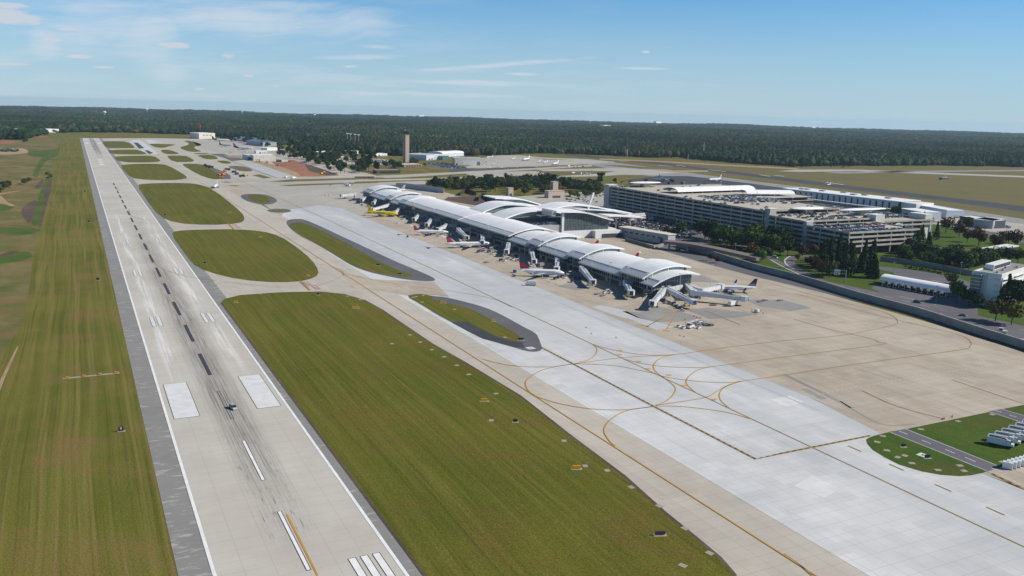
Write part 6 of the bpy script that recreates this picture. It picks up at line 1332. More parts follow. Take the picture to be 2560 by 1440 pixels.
def gv(kind, px, py, rz, where, z=.08):
    src = protos[kind]; p_ = G(px, py); o = copy_tree(src, (p_.x, p_.y, z), R(rz)); tag(o, '%s %s' % (WORDS[kind][0], where), WORDS[kind][1], WORDS[kind][0]+'s on the apron'); return o
for t_ in (('big', 1424, 689, 200, 'at the nose of the nearest airliner'), ('cartb', 1388, 699, 30, 'leftmost in the train by the nearest airliner'), ('cartb', 1397, 696, 30, 'second in the train by the nearest airliner'), ('cartb', 1405, 694, 30, 'third in the train by the nearest airliner'), ('tugw', 1413, 696, 200, 'heading the cart train by the nearest airliner'), ('cartb', 1430, 706, 40, 'standing alone in front of the nearest airliner'), ('cartb', 1437, 699, 10, 'left of a pair under the terminal'), ('cartb', 1446, 700, 10, 'right of a pair under the terminal'), ('cartb', 1287, 682, 90, 'at the tail tip of the nearest airliner'),
           ('cartb', 1123, 610, 80, 'beside the tail of the second airliner'), ('cartb', 1196, 632, 20, 'left of the pink one'), ('pink', 1207, 630, 20, 'among the blue carts near the second airliner'), ('cartb', 1222, 632, 20, 'right of the pink one'), ('cartw', 1228, 624, 20, 'first in the white row near mid concourse'), ('cartw', 1235, 622, 20, 'second in the white row near mid concourse'), ('cartw', 1241, 620, 20, 'third in the white row near mid concourse'), ('cartw', 1207, 625, 20, 'behind the pink one'), ('tugw', 1241, 631, 10, 'near the short bridge by the pink cart'), ('load', 1234, 636, 10, 'with orange cones near the pink cart'),
           ('cartb', 1252, 653, 20, 'leftmost in the group past the second airliner'), ('tugw', 1262, 654, 30, 'in the group past the second airliner'), ('cartw', 1269, 648, 20, 'upper in the group past the second airliner'), ('load', 1283, 650, 40, 'in the group past the second airliner'), ('cartw', 1293, 653, 20, 'lower in the group past the second airliner'), ('tugw', 1301, 645, 20, 'right end of the group past the second airliner'), ('dolly', 1216, 657, 15, 'left of the group past the second airliner'), ('cartb', 1289, 643, 20, 'upper right of the group past the second airliner'),
           ('cartw', 1104, 588, 20, 'in front of the third jet'), ('load', 1099, 591, 20, 'in front of the third jet'), ('tugw', 1124, 588, 20, 'ahead of the third jet nose'), ('cartw', 1130, 590, 20, 'right of the third jet nose'), ('tugb', 1019, 593, 60, 'out on the taxi lane by itself'), ('cartb', 1074, 574, 10, 'behind the third jet'), ('cartw', 1085, 572, 10, 'behind the third jet'),
           ('cartw', 1003, 545, 20, 'left at the nose of the yellow airliner'), ('cartw', 1010, 543, 20, 'middle at the nose of the yellow airliner'), ('tugw', 1017, 546, 20, 'right at the nose of the yellow airliner'), ('load', 1008, 549, 30, 'at the nose of the yellow airliner'), ('tugw', 995, 559, 10, 'alone before the yellow airliner'), ('tugb', 1052, 564, 10, 'under the mid concourse bridges'), ('tugb', 905, 514, 10, 'beyond the yellow airliner'), ('cartb', 875, 503, 10, 'left near the far concourse end'), ('cartb', 882, 502, 10, 'middle near the far concourse end'), ('load', 892, 503, 10, 'near the far concourse end'), ('tugw', 815, 489, 10, 'alone on the apron left of the far concourse end'), ('tugw', 824, 489, 10, 'second alone on the apron left of the far concourse end'),
           ('tugw', 1511, 733, 20, 'first of the group by the dark-cabbed bridge'), ('cartw', 1519, 731, 20, 'in the group by the dark-cabbed bridge'), ('dolly', 1493, 736, 20, 'left in the group by the dark-cabbed bridge'), ('dolly', 1507, 740, 15, 'lower in the group by the dark-cabbed bridge'), ('tugw', 1527, 734, 20, 'right in the group by the dark-cabbed bridge'),
           ('tugw', 1665, 759, 60, 'between the two end wall bridges'), ('big', 1656, 747, 20, 'under the end wall bridges'), ('cartw', 1690, 768, -30, 'first behind the tractor below the end wall bridges'), ('cartw', 1700, 772, -30, 'second behind the tractor below the end wall bridges'), ('tugw', 1706, 778, -30, 'pulling two carts below the end wall bridges'), ('cartw', 1684, 762, -30, 'third behind the tractor below the end wall bridges'), ('tugw', 1820, 765, 100, 'in front of the catering truck'), ('dolly', 1783, 764, 160, 'below the longest bridge'), ('load', 1760, 742, 10, 'under the longest bridge'), ('load', 1782, 731, 20, 'beside the blue-tailed jet'), ('cartw', 1892, 781, 90, 'alone by the red cones'),
           ('tugw', 1697, 818, 20, 'first at the left of the parked equipment row'), ('tugw', 1709, 822, 20, 'second in the parked equipment row'), ('big', 1725, 820, 20, 'in the parked equipment row'), ('tugw', 1746, 822, 20, 'right of the parked equipment row'), ('cartw', 1731, 812, 25, 'left in the parked equipment row'), ('cartw', 1741, 809, 25, 'middle in the parked equipment row'), ('cartw', 1751, 813, 25, 'right in the parked equipment row'), ('dolly', 1760, 812, -30, 'first at the right of the equipment row'), ('dolly', 1768, 815, -30, 'second at the right of the equipment row'), ('dolly', 1776, 814, -30, 'third at the right of the equipment row'), ('dolly', 1752, 806, 10, 'behind the equipment row'), ('dolly', 1912, 752, 10, 'left of two lone dollies on the open apron'), ('dolly', 1950, 752, 10, 'right of two lone dollies on the open apron'), ('dolly', 1900, 755, 10, 'close to the two lone dollies'),
           ('big', 2505, 833, -60, 'parked against the retaining wall at the right'), ('big', 2555, 862, -60, 'cut by the right frame edge near the wall')): gv(*t_)
for k_ in protos.values(): remove_tree(k_)
# de-icing trucks and tanks at the lower right
def deicer(cab):
    a = empty('deicing_truck', (0, 0, 0)); MB().box(-4.4, 4.2, -1.1, 1.1, .55, .9).build('chassis', 'dark_metal', a); MB().box(-4.5, 1.9, -1.25, 1.25, .92, 3.2).build('tank_body', 'tank_white', a)
    MB().loft([[(2.0, -1.15, .92), (2.0, 1.15, .92), (2.0, 1.1, 2.7), (2.0, -1.1, 2.7)], [(3.4, -1.15, .92), (3.4, 1.15, .92), (3.1, 1.1, 2.6), (3.1, -1.1, 2.6)]]).build('cab', 'tank_white', a); MB().box(3.2, 4.4, -1.1, 1.1, .92, 1.75).build('bonnet', 'tank_white', a)
    MB().box(3.1, 3.5, -1.0, 1.0, 1.8, 2.5).build('windscreen', 'car_glass', a); MB().beam((-4.2, .2, 3.6), (3.4, .2, 3.9), .55, .5).build('boom', 'tank_white', a); MB().box(2.6, 3.9, -.4, .8, 3.3, 4.4).build('basket', cab, a); MB().box(-3.8, 1.5, -.9, .0, 3.22, 3.45).build('deck_hatch', 'dark_metal', a)
    wheels(a, (-2.9, -1.7, 3.3), 1.05, .5, .35); return a
dw = deicer('tank_white'); do_ = deicer('orange')
for i in range(9):
    src = do_ if i in (3, 4) else dw; p_ = G(2500+i*17, 1116-i*7.5); o = copy_tree(src, (p_.x, p_.y, .2), R(-62)); tag(o, 'white de-icing truck with folded boom, %s from the left on the grass' % ['first', 'second', 'third', 'fourth', 'fifth', 'sixth', 'seventh', 'eighth', 'ninth'][i], 'truck', 'de-icing trucks parked on the grass')
remove_tree(dw); remove_tree(do_)
for i in range(7):
    p_ = G(2518+i*10, 1172-i*2.8); a = empty('fluid_tank', (p_.x, p_.y, .18), R(-62), 'white square fluid tank, %s in the row at the right edge' % ['first', 'second', 'third', 'fourth', 'fifth', 'sixth', 'seventh'][i], 'tank', 'white fluid tanks in a row')
    MB().box(-1.6, 1.6, -.95, .95, .15, 2.4).build('tank', 'tank_white', a); MB().box(-1.7, 1.7, -1.0, 1.0, 0, .13).build('pallet', 'metal_grey', a); MB().cyl((0, 0, 2.4), (0, 0, 2.6), .3, .3, 8).build('cap', 'metal_grey', a)
# construction machines
def digger(col):
    a = empty('excavator', (0, 0, 0)); MB().box(-1.6, 1.6, -1.3, 1.3, .9, 2.6).build('body', col, a); MB().box(.2, 1.5, .2, 1.3, 2.62, 3.4).build('cab', 'car_glass', a)
    for s_ in (-1, 1): MB().box(-2, 2, s_*1.1-.3, s_*1.1+.3, 0, .85).build('track', 'tire', a)
    MB().beam((1.5, -.3, 2), (4.6, -.3, 4.6), .5, .6).build('boom', col, a); MB().beam((4.6, -.3, 4.6), (6.2, -.3, 1.6), .4, .5).build('arm', col, a); MB().box(5.6, 6.6, -.9, .3, .6, 1.6).build('bucket', 'dark_metal', a); return a
def dumper(col):
    a = empty('dump_truck', (0, 0, 0)); MB().box(-3.6, 3.6, -1.1, 1.1, .7, 1.0).build('chassis', 'dark_metal', a); MB().box(2, 3.7, -1.15, 1.15, 1.02, 2.9).build('cab', col, a); MB().loft([[(-3.8, -1.2, 1.3), (-3.8, 1.2, 1.3), (-3.9, 1.4, 2.9), (-3.9, -1.4, 2.9)], [(1.8, -1.2, 1.05), (1.8, 1.2, 1.05), (1.9, 1.4, 2.9), (1.9, -1.4, 2.9)]]).build('tipper', col, a); wheels(a, (-2.6, -1.3, 2.6), 1.0, .55, .4); return a
dy, dor, tk, tr = digger('yellow_machine'), digger('orange'), dumper('orange'), dumper('car_black')
CM = [(dor, 555, 437, 'orange excavator, %s of the paving crew'), (tk, 558, 439, 'orange tipper truck, %s of the paving crew'), (tk, 546, 440, 'orange tipper truck, %s of the paving crew'), (dor, 551, 446, 'orange excavator, %s of the paving crew'), (tr, 585, 432, 'black tipper truck, %s of the paving crew'), (tr, 592, 437, 'black tipper truck, %s of the paving crew'), (tr, 605, 443, 'black tipper truck, %s of the paving crew'), (dy, 610, 441, 'yellow excavator, %s of the paving crew'), (tk, 562, 430, 'orange tipper truck, %s of the paving crew'), (tr, 569, 426, 'black tipper truck, %s of the paving crew'),
      (dy, 650, 405, 'yellow excavator, %s at the clay works'), (tk, 668, 408, 'orange tipper truck, %s at the clay works'), (dy, 695, 415, 'yellow excavator, %s at the clay works'), (dy, 804, 436, 'yellow excavator, %s at the clay works'), (tk, 724, 405, 'orange tipper truck, %s at the clay works'), (tr, 520, 418, 'black tipper truck, %s along the dark shoulder'), (tr, 527, 420, 'black tipper truck, %s along the dark shoulder'), (tr, 513, 415, 'black tipper truck, %s along the dark shoulder')]
ordw = ['first', 'second', 'third', 'fourth', 'fifth', 'sixth', 'seventh', 'eighth', 'ninth', 'tenth']
cnt = {}
for i, (src, px, py, lb) in enumerate(CM):
    k = lb.split('%s')[1]; n_ = cnt.get(k, 0); cnt[k] = n_+1; p_ = G(px, py); o = copy_tree(src, (p_.x, p_.y, .2), R(i*57), scale=1.3); tag(o, lb % ('number %s' % ordw[n_]).replace('number ', ''), 'excavator' if 'excavator' in lb else 'truck', 'machines'+k)
for i in range(7):
    p_ = G(2+i*7, 378+ (i % 3)*.8); o = copy_tree(dy, (p_.x, p_.y, .15), R(i*40), scale=1.6); tag(o, 'green and white site machine on the bare building plot at the left, %s in line' % ordw[i], 'machine', 'machines on the building plot')
    for ch in o.children:
        if ch.name.startswith(('body', 'boom', 'arm')): ch.data = ch.data.copy(); ch.data.materials[0] = M['green_machine']
for k_ in (dy, dor, tk, tr): remove_tree(k_)
# white trucks in the middle distance
wt = box_truck('tank_white', 'tank_white', 8); vn = road_car('white', 'van')
for i, (px, py) in enumerate(((1433, 434), (1452, 436), (1459, 437), (1464, 436), (1471, 437), (1482, 436), (1421, 417), (1436, 418), (1443, 418), (1459, 418), (866, 463), (880, 463), (735, 447), (715, 445), (827, 464), (870, 466), (2390, 545), (2430, 558), (2500, 560), (2520, 570))):
    p_ = G(px, py); o = copy_tree(wt if i % 3 != 2 else vn, (p_.x, p_.y, .15), R(15+i*31)); tag(o, 'white %s %s, %s' % ('service truck' if i % 3 != 2 else 'van', ['on the cross taxiway grass behind the terminal', 'beside the jet apron', 'on the far cross taxiway', 'by the right freight buildings'][0 if i < 6 else (1 if i < 10 else (2 if i < 16 else 3))], ordw[i if i < 6 else (i-6 if i < 10 else (i-10 if i < 16 else i-16))]+' from the left'), 'truck' if i % 3 != 2 else 'van', 'white trucks in the middle distance')
remove_tree(wt); remove_tree(vn)
# far dark lorry canopy, long platform with dark cars east of the cross taxiway
for i in range(4):
    p_ = G(893+i*12, 445); a = empty('ground_trailer', (p_.x, p_.y, .15), R(0), 'dark low equipment trailer by the cross taxiway, %s from the left' % ordw[i], 'trailer', 'trailers by the cross taxiway'); MB().box(-4, 4, -1.4, 1.4, .5, 2.4).build('load', 'brown_dark', a); wheels(a, (-2.6, 2.6), 1.1, .45, .3)
# ================================================================ trees
def leaf_crown(seed, shape, n, size, mat, name='crown'):
    """crown of many leaf-clump quads filling an uneven volume made of lobes"""
    r_ = random.Random(seed); mb = MB(); lobes = shape(r_)
    for _ in range(n):
        cx, cy, cz, rx, rz = r_.choice(lobes)
        while True:
            v = Vector((r_.uniform(-1, 1), r_.uniform(-1, 1), r_.uniform(-1, 1)))
            if .25 < v.length < 1: break
        v = v.normalized()*(v.length**.45)
        p_ = Vector((cx+v.x*rx, cy+v.y*rx, cz+v.z*rz)); s_ = size*r_.uniform(.6, 1.3)
        nn = (v+Vector((r_.uniform(-.9, .9), r_.uniform(-.9, .9), r_.uniform(-.5, .9)))).normalized(); u = nn.orthogonal().normalized(); w = nn.cross(u); a = r_.uniform(0, 6.28); u, w = u*math.cos(a)+w*math.sin(a), w*math.cos(a)-u*math.sin(a)
        mb.add([p_+u*s_*r_.uniform(.7, 1.1), p_+w*s_*.6, p_-u*s_*r_.uniform(.7, 1.1), p_-w*s_*.6], [(0, 1, 2, 3)])
    me = bpy.data.meshes.new(name); me.from_pydata(mb.v, [], mb.f); me.materials.append(M[mat]); return me
def lob_round(R_, H, k):
    def f(r_):
        out_ = [(0, 0, H*.6, R_*.75, H*.34)]
        for i in range(k): a = 6.283*i/k+r_.uniform(-.4, .4); q = r_.uniform(.35, .6)*R_; out_.append((q*math.cos(a), q*math.sin(a), H*r_.uniform(.4, .75), R_*r_.uniform(.38, .55), H*r_.uniform(.16, .25)))
        return out_
    return f
def lob_cone(R_, H):
    def f(r_): return [(r_.uniform(-.2, .2), r_.uniform(-.2, .2), H*(.12+.82*i/7), R_*(1-.86*i/7), H*.11) for i in range(8)]
    return f
def lob_pine(R_, H):
    def f(r_): return [(r_.uniform(-.45, .45)*R_, r_.uniform(-.45, .45)*R_, H*r_.uniform(.5, .92), R_*r_.uniform(.4, .62), H*r_.uniform(.08, .13)) for i in range(9)]
    return f
def trunk_mesh(seed, H, r0, limbs=4, top=.7):
    r_ = random.Random(seed); mb = MB(); mb.cyl((0, 0, 0), (r_.uniform(-.2, .2), r_.uniform(-.2, .2), H*top), r0, r0*.35, 7)
    for i in range(limbs):
        a = 6.283*i/limbs+r_.uniform(-.5, .5); z_ = H*r_.uniform(.28, .5); mb.cyl((0, 0, z_), (math.cos(a)*H*.2, math.sin(a)*H*.2, z_+H*.18), r0*.4, r0*.12, 5)
    me = bpy.data.meshes.new('trunk'); me.from_pydata(mb.v, [], mb.f); me.materials.append(M['bark']); return me
TK = {}
for k, (shape, n, sz, mat, H, r0, nv) in {'oak': (lob_round(5.6, 11.5, 7), 620, .85, 'leaf_oak', 11.5, .32, 3), 'green': (lob_round(5.0, 12, 7), 640, .85, 'leaf_green', 12, .3, 3), 'dark': (lob_round(5.4, 13, 7), 640, .9, 'leaf_dark', 13, .32, 3), 'autumn': (lob_round(3.2, 8, 6), 420, .6, 'leaf_autumn', 8, .2, 3), 'gold': (lob_round(3.8, 9.5, 6), 460, .65, 'leaf_gold', 9.5, .22, 2), 'lime': (lob_round(4.6, 14, 6), 560, .8, 'leaf_lime', 14, .28, 2), 'cone': (lob_cone(3.4, 14), 620, .7, 'leaf_dark', 14, .22, 3), 'pine': (lob_pine(5.2, 19), 560, 1.0, 'leaf_dark', 19, .36, 3), 'bush': (lob_round(3.0, 3.4, 5), 260, .55, 'leaf_oak', 3.4, .12, 2)}.items():
    TK[k] = [(leaf_crown(hash_ := 100+31*v+len(k)*7, shape, n, sz, mat), trunk_mesh(hash_, H, r0, 4 if k not in ('cone',) else 0, .7 if k != 'cone' else .95), H) for v in range(nv)]
TW = {'oak': 'olive-green broad tree', 'green': 'fresh green leafy tree', 'dark': 'dark green rounded tree', 'autumn': 'small red-brown autumn tree', 'gold': 'golden autumn tree', 'lime': 'tall yellow-green tree', 'cone': 'dark conical evergreen', 'pine': 'tall dark bare-trunked pine', 'bush': 'low olive bush'}
tr_ = random.Random(11)
def tree(kind, x, y, z, s_, where, group):
    cr, tk, H = tr_.choice(TK[kind]); o = empty('tree' if kind not in ('bush',) else 'bush', (x, y, z), tr_.uniform(0, 6.28), '%s %s' % (TW[kind], where), 'tree' if kind != 'bush' else 'bush', group)
    o.scale = (s_*tr_.uniform(.9, 1.12), s_*tr_.uniform(.9, 1.12), s_*tr_.uniform(.88, 1.12))
    for nm, me in (('crown', cr), ('trunk', tk)):
        c_ = bpy.data.objects.new(nm, me); C.objects.link(c_); c_.parent = o
    return o
LAND = 1.42
def treepx(kind, px, py, s_, where, group, z=.05):
    p_ = G(px, py)
    if py > 500: s_ *= LAND
    return tree(kind, p_.x, p_.y, z, s_, where, group)
# singled-out trees: (kind, px, py of the trunk foot, scale, label tail)
GRP = 'trees around the garage and roads'
for t_ in [('dark', 1762, 596, 1.3, 'against the garage wall left of the lime one'), ('dark', 1780, 604, 1.15, 'second against the garage wall left of the lime one'), ('green', 1703, 592, .95, 'beside the viaduct at the car park corner'), ('gold', 1668, 588, .8, 'first in the car park edge row by the viaduct'), ('gold', 1683, 590, .75, 'second in the car park edge row by the viaduct'), ('oak', 1692, 592, .7, 'third in the car park edge row by the viaduct'),
           ('green', 1800, 614, 1.1, 'leftmost in the row below the garage'), ('green', 1817, 618, 1.15, 'second in the row below the garage'), ('green', 1836, 620, 1.15, 'third in the row below the garage'), ('green', 1856, 622, 1.1, 'fourth in the row below the garage'), ('lime', 1884, 612, 1.25, 'standing out in front of the dark garage wall'), ('lime', 1872, 618, .95, 'lower one beside the tall lime tree'), ('green', 1890, 628, .9, 'just below the lime tree'), ('autumn', 1880, 640, 1.2, 'below the lime tree by the road'), ('autumn', 1893, 650, .9, 'right of the road by the ramp split'), ('green', 1902, 655, .8, 'on the lawn left of the ramp road'), ('dark', 1912, 648, .75, 'on the lawn left of the ramp road'),
           ('dark', 1932, 610, 1.05, 'against the garage wall right of the lime one'), ('dark', 1952, 616, 1.2, 'second right of the lime one'), ('dark', 1968, 622, .95, 'third right of the lime one'), ('oak', 1925, 628, .7, 'in the hedge line along the ramp'), ('oak', 1938, 634, .7, 'second in the hedge line along the ramp'), ('oak', 1950, 640, .65, 'third in the hedge line along the ramp'),
           ('autumn', 1777, 653, .6, 'left of two tiny ones beside the wall'), ('autumn', 1795, 658, .6, 'right of two tiny ones beside the wall'), ('autumn', 2006, 640, 1.0, 'inside the ramp loop'), ('autumn', 2034, 636, .9, 'above the ramp loop'), ('autumn', 1993, 652, .6, 'small one at the ramp loop edge'), ('autumn', 2030, 672, 1.1, 'first in the slanting row above the road'), ('autumn', 2040, 678, 1.2, 'second in the slanting row above the road'), ('autumn', 2056, 688, 1.2, 'third in the slanting row above the road'), ('oak', 2074, 694, .85, 'at the lower end of the slanting row above the road'), ('autumn', 2018, 664, .8, 'at the upper end of the slanting row above the road'),
           ('green', 2390, 756, .95, 'big one left of the office'), ('dark', 2420, 762, .75, 'between the green one and the office'), ('dark', 2440, 770, .6, 'at the office corner'), ('gold', 2488, 803, 1.15, 'left of two before the office'), ('gold', 2528, 812, 1.15, 'right of two before the office'), ('cone', 2502, 772, .9, 'first against the office wall'), ('cone', 2515, 770, 1.0, 'second against the office wall'), ('dark', 2545, 770, 1.1, 'at the right edge before the office'), ('dark', 2560, 775, 1.2, 'cut by the right edge before the office'), ('oak', 2378, 710, .6, 'at the far end of the toll canopy'),
           ('autumn', 2364, 582, 1.7, 'biggest on the right-hand lawn'), ('autumn', 2397, 594, 1.6, 'second on the right-hand lawn'), ('autumn', 2418, 606, 1.3, 'third on the right-hand lawn'), ('autumn', 2446, 616, 1.7, 'fourth on the right-hand lawn'), ('autumn', 2492, 624, 1.8, 'fifth on the right-hand lawn'), ('autumn', 2520, 611, 1.5, 'sixth on the right-hand lawn'), ('autumn', 2537, 618, 1.5, 'seventh on the right-hand lawn'), ('autumn', 2322, 568, 1.2, 'upper left of the right-hand lawn'), ('oak', 2420, 575, .9, 'beside the road to the freight building'), ('gold', 2468, 570, .7, 'by the freight building wall'), ('gold', 2400, 566, .6, 'left of the freight building'),
           ('cone', 2340, 600, .9, 'right of the near garage corner'), ('cone', 2303, 606, .9, 'beside the near garage corner'), ('cone', 2245, 552, 1.2, 'before the grey annex'), ('cone', 2308, 562, .8, 'left of the bus lane'), ('oak', 2200, 553, .9, 'first behind the near deck'), ('oak', 2220, 558, .9, 'second behind the near deck'), ('oak', 2262, 566, .9, 'third behind the near deck'), ('oak', 2290, 572, .8, 'fourth behind the near deck'), ('gold', 2190, 550, .7, 'left behind the near deck'), ('dark', 2235, 545, .9, 'by the terminal walkway'),
           ('green', 2440, 655, .9, 'left behind the office roof'), ('lime', 2485, 652, .75, 'yellowish behind the office roof'), ('green', 2510, 652, .8, 'right behind the office roof'), ('green', 2465, 650, .8, 'under the entry canopy')]: treepx(*t_, GRP)
for i in range(22):   # evergreen screen below the near garage corner
    px = 2052+tr_.uniform(0, 138); py = 664+(px-2052)*.10+tr_.uniform(-16, 22); treepx('cone', px, py, tr_.uniform(.75, 1.25), 'in the screen under the near garage corner', 'evergreens under the garage corner')
for i in range(16):
    px = 2215+tr_.uniform(0, 110); py = 616+(px-2215)*.16+tr_.uniform(-4, 10); treepx(tr_.choice(['cone', 'cone', 'autumn', 'dark']), px, py, tr_.uniform(.7, 1.05), 'in the mixed row below the lit garage end', 'mixed row at the garage end')
for i in range(40):
    px = 2245+tr_.uniform(0, 185); py = 648+(px-2245)*.13+tr_.uniform(-10, 8); treepx(tr_.choice(['dark', 'dark', 'green']), px, py, tr_.uniform(.6, .95), 'in the belt above the toll plaza', 'dark tree belt above the toll plaza')
def inpoly(x, y, P_):
    c_ = False; j = len(P_)-1
    for i in range(len(P_)):
        if (P_[i][1] > y) != (P_[j][1] > y) and x < (P_[j][0]-P_[i][0])*(y-P_[i][1])/(P_[j][1]-P_[i][1])+P_[i][0]: c_ = not c_
        j = i
    return c_
import numpy as np
def tree_mass(name, label, items):
    """trees too many or too far to tell apart, as one object"""
    mats = []; VV, FF, MI = [], [], []; off = 0
    for kind, x, y, s_ in items:
        cr, tk, H = tr_.choice(TK[kind]); a = tr_.uniform(0, 6.28); sc = (s_*tr_.uniform(.9, 1.12), s_*tr_.uniform(.88, 1.12))
        for me in (cr, tk):
            v = np.empty(len(me.vertices)*3, np.float32); me.vertices.foreach_get('co', v); v = v.reshape(-1, 3)
            VV.append(np.stack([x+sc[0]*(v[:, 0]*math.cos(a)-v[:, 1]*math.sin(a)), y+sc[0]*(v[:, 0]*math.sin(a)+v[:, 1]*math.cos(a)), .05+sc[1]*v[:, 2]], 1))
            if me.materials[0] not in mats: mats.append(me.materials[0])
            k = mats.index(me.materials[0]); FF += [[i+off for i in p.vertices] for p in me.polygons]; MI += [k]*len(me.polygons); off += len(v)
    me = bpy.data.meshes.new(name); me.from_pydata(np.concatenate(VV).tolist(), [], FF)
    for m_ in mats: me.materials.append(m_)
    me.polygons.foreach_set('material_index', MI); o = bpy.data.objects.new(name, me); C.objects.link(o); return tag(o, label, 'trees', kind='stuff')
def fillpx(poly, n, kinds, smin, smax, where, group, gap=3.0, z=.05, mass=None):
    items = []
    xs = [p[0] for p in poly]; ys_ = [p[1] for p in poly]; done = []; tries = 0
    while len(done) < n and tries < n*60:
        tries += 1; px = tr_.uniform(min(xs), max(xs)); py = tr_.uniform(min(ys_), max(ys_))
        if not inpoly(px, py, poly): continue
        p_ = G(px, py)
        if any((p_.x-q[0])**2+(p_.y-q[1])**2 < gap*gap for q in done): continue
        done.append((p_.x, p_.y))
        if mass: items.append((tr_.choice(kinds), p_.x, p_.y, tr_.uniform(smin, smax)))
        else: tree(tr_.choice(kinds), p_.x, p_.y, z, tr_.uniform(smin, smax), where, group)
    if mass: tree_mass('tree_mass', mass, items)
fillpx([(1060, 474), (1120, 465), (1230, 464), (1330, 458), (1400, 464), (1500, 474), (1500, 486), (1420, 482), (1400, 479), (1340, 490), (1290, 487), (1235, 484), (1190, 478), (1100, 476)], 66, ['oak', 'oak', 'oak', 'dark', 'green'], 1.0, 1.45, 'in the grove behind the terminal', 'grove behind the terminal', 5)
fillpx([(1060, 470), (1120, 462), (1230, 461), (1330, 455), (1400, 461), (1500, 471), (1500, 478), (1400, 470), (1330, 464), (1230, 470), (1110, 472)], 110, ['oak', 'dark', 'dark', 'green'], 1.0, 1.4, '', '', 5, mass='back rows of the dark grove behind the terminal')
for px, py, s_ in ((1083, 477, 1.2), (1094, 478, 1.0), (1222, 481, 1.35), (1238, 480, 1.1), (1215, 484, 1.2), (1352, 470, 1.15), (1366, 468, 1.25), (1382, 470, 1.2), (1500, 472, 1.25), (1268, 463, 1.0), (1205, 486, 1.1), (1140, 470, .9)): treepx('pine', px, py, s_*1.15, 'rising above the grove behind the terminal', 'pines over the grove')
fillpx([(1410, 488), (1500, 484), (1500, 492), (1440, 496)], 14, ['oak', 'green'], .5, .7, 'in the car park rows behind the headhouse', 'car park trees', 6)
fillpx([(1500, 455), (1640, 456), (1760, 463), (1880, 470), (1880, 474), (1700, 466), (1560, 462)], 26, ['bush', 'oak', 'bush'], .5, .9, '', '', 5, mass='scrubby trees and bushes in the strip beyond the garage')
TG = 'trees round the control tower'
fillpx([(690, 384), (770, 388), (800, 396), (830, 410), (800, 415), (740, 402), (700, 392)], 42, ['dark', 'dark', 'oak', 'pine'], .9, 1.35, '', TG, 7, mass='dark mixed trees left of the tower car parks')
fillpx([(775, 398), (840, 392), (872, 408), (865, 432), (845, 437), (800, 420)], 30, ['dark', 'pine', 'oak', 'dark'], .95, 1.4, 'in the clump above the cross taxiway', TG, 7)
fillpx([(880, 405), (942, 402), (944, 430), (900, 436), (876, 428)], 28, ['dark', 'pine', 'dark', 'oak'], 1.0, 1.45, 'in the dense clump left of the open shed', TG, 6)
fillpx([(962, 412), (1000, 410), (1000, 424), (964, 425)], 16, ['dark', 'oak', 'dark'], .8, 1.2, 'right beside the tower foot', TG, 6)
fillpx([(1026, 404), (1052, 402), (1052, 411), (1026, 411)], 9, ['oak', 'gold', 'oak'], .8, 1.0, 'right of the tower before the grey hangar', TG, 6)
fillpx([(690, 372), (860, 374), (905, 392), (860, 396), (760, 388), (700, 384)], 50, ['dark', 'pine', 'oak', 'dark', 'autumn'], .9, 1.3, '', TG, 10, mass='loose woods behind the tower car parks')
treepx('oak', 1062, 416, .7, 'standing alone right of the tower base building', TG); treepx('pine', 930, 402, 1.3, 'tallest in front of the white hangar', TG); treepx('dark', 907, 390, 1.3, 'left of the long white hangar', TG)
fillpx([(540, 347), (600, 352), (690, 366), (690, 372), (620, 360), (545, 350)], 34, ['dark', 'pine', 'dark'], .8, 1.2, '', '', 8, mass='dark trees behind the blue-roofed hangars')
LG = 'bushes in the left meadow'
fillpx([(-10, 462), (25, 463), (30, 470), (-10, 474)], 14, ['dark', 'bush', 'oak'], .5, .8, 'in the thicket at the left edge', LG, 3); fillpx([(55, 455), (72, 452), (78, 458), (58, 462)], 5, ['bush', 'oak'], .5, .8, 'in the small clump of the left meadow', LG, 3)
fillpx([(112, 434), (132, 432), (126, 445), (114, 448)], 7, ['bush'], .6, 1.2, 'along the left drainage ditch', LG, 3); fillpx([(-10, 476), (10, 475), (10, 482), (-10, 484)], 4, ['bush'], .6, 1.0, 'by the left track', LG, 3)
fillpx([(58, 350), (72, 350), (70, 357), (60, 358)], 8, ['bush', 'oak'], .6, 1.0, 'by the red clay plot', LG, 5)
fillpx([(0, 345), (50, 343), (140, 331), (145, 334), (60, 349), (0, 352)], 30, ['dark', 'oak'], .8, 1.1, '', '', 8, mass='trees before the far left warehouse')
fillpx([(1640, 396), (1800, 405), (1980, 418), (2150, 420), (2120, 412), (1900, 406), (1740, 396)], 60, ['bush', 'dark', 'autumn', 'bush'], .8, 1.4, '', '', 9, mass='young regrowth beyond the second runway')
fillpx([(1752, 594), (1800, 600), (1900, 602), (1985, 620), (1975, 640), (1900, 632), (1820, 622), (1770, 610)], 24, ['dark', 'green', 'dark'], 1.0, 1.5, 'in the thick planting below the garage wall', 'planting below the garage wall', 4)
fillpx([(2440, 655), (2500, 648), (2560, 655), (2560, 664), (2490, 660), (2440, 668)], 10, ['dark', 'green'], .9, 1.2, 'behind the office roof', 'trees behind the office', 4)
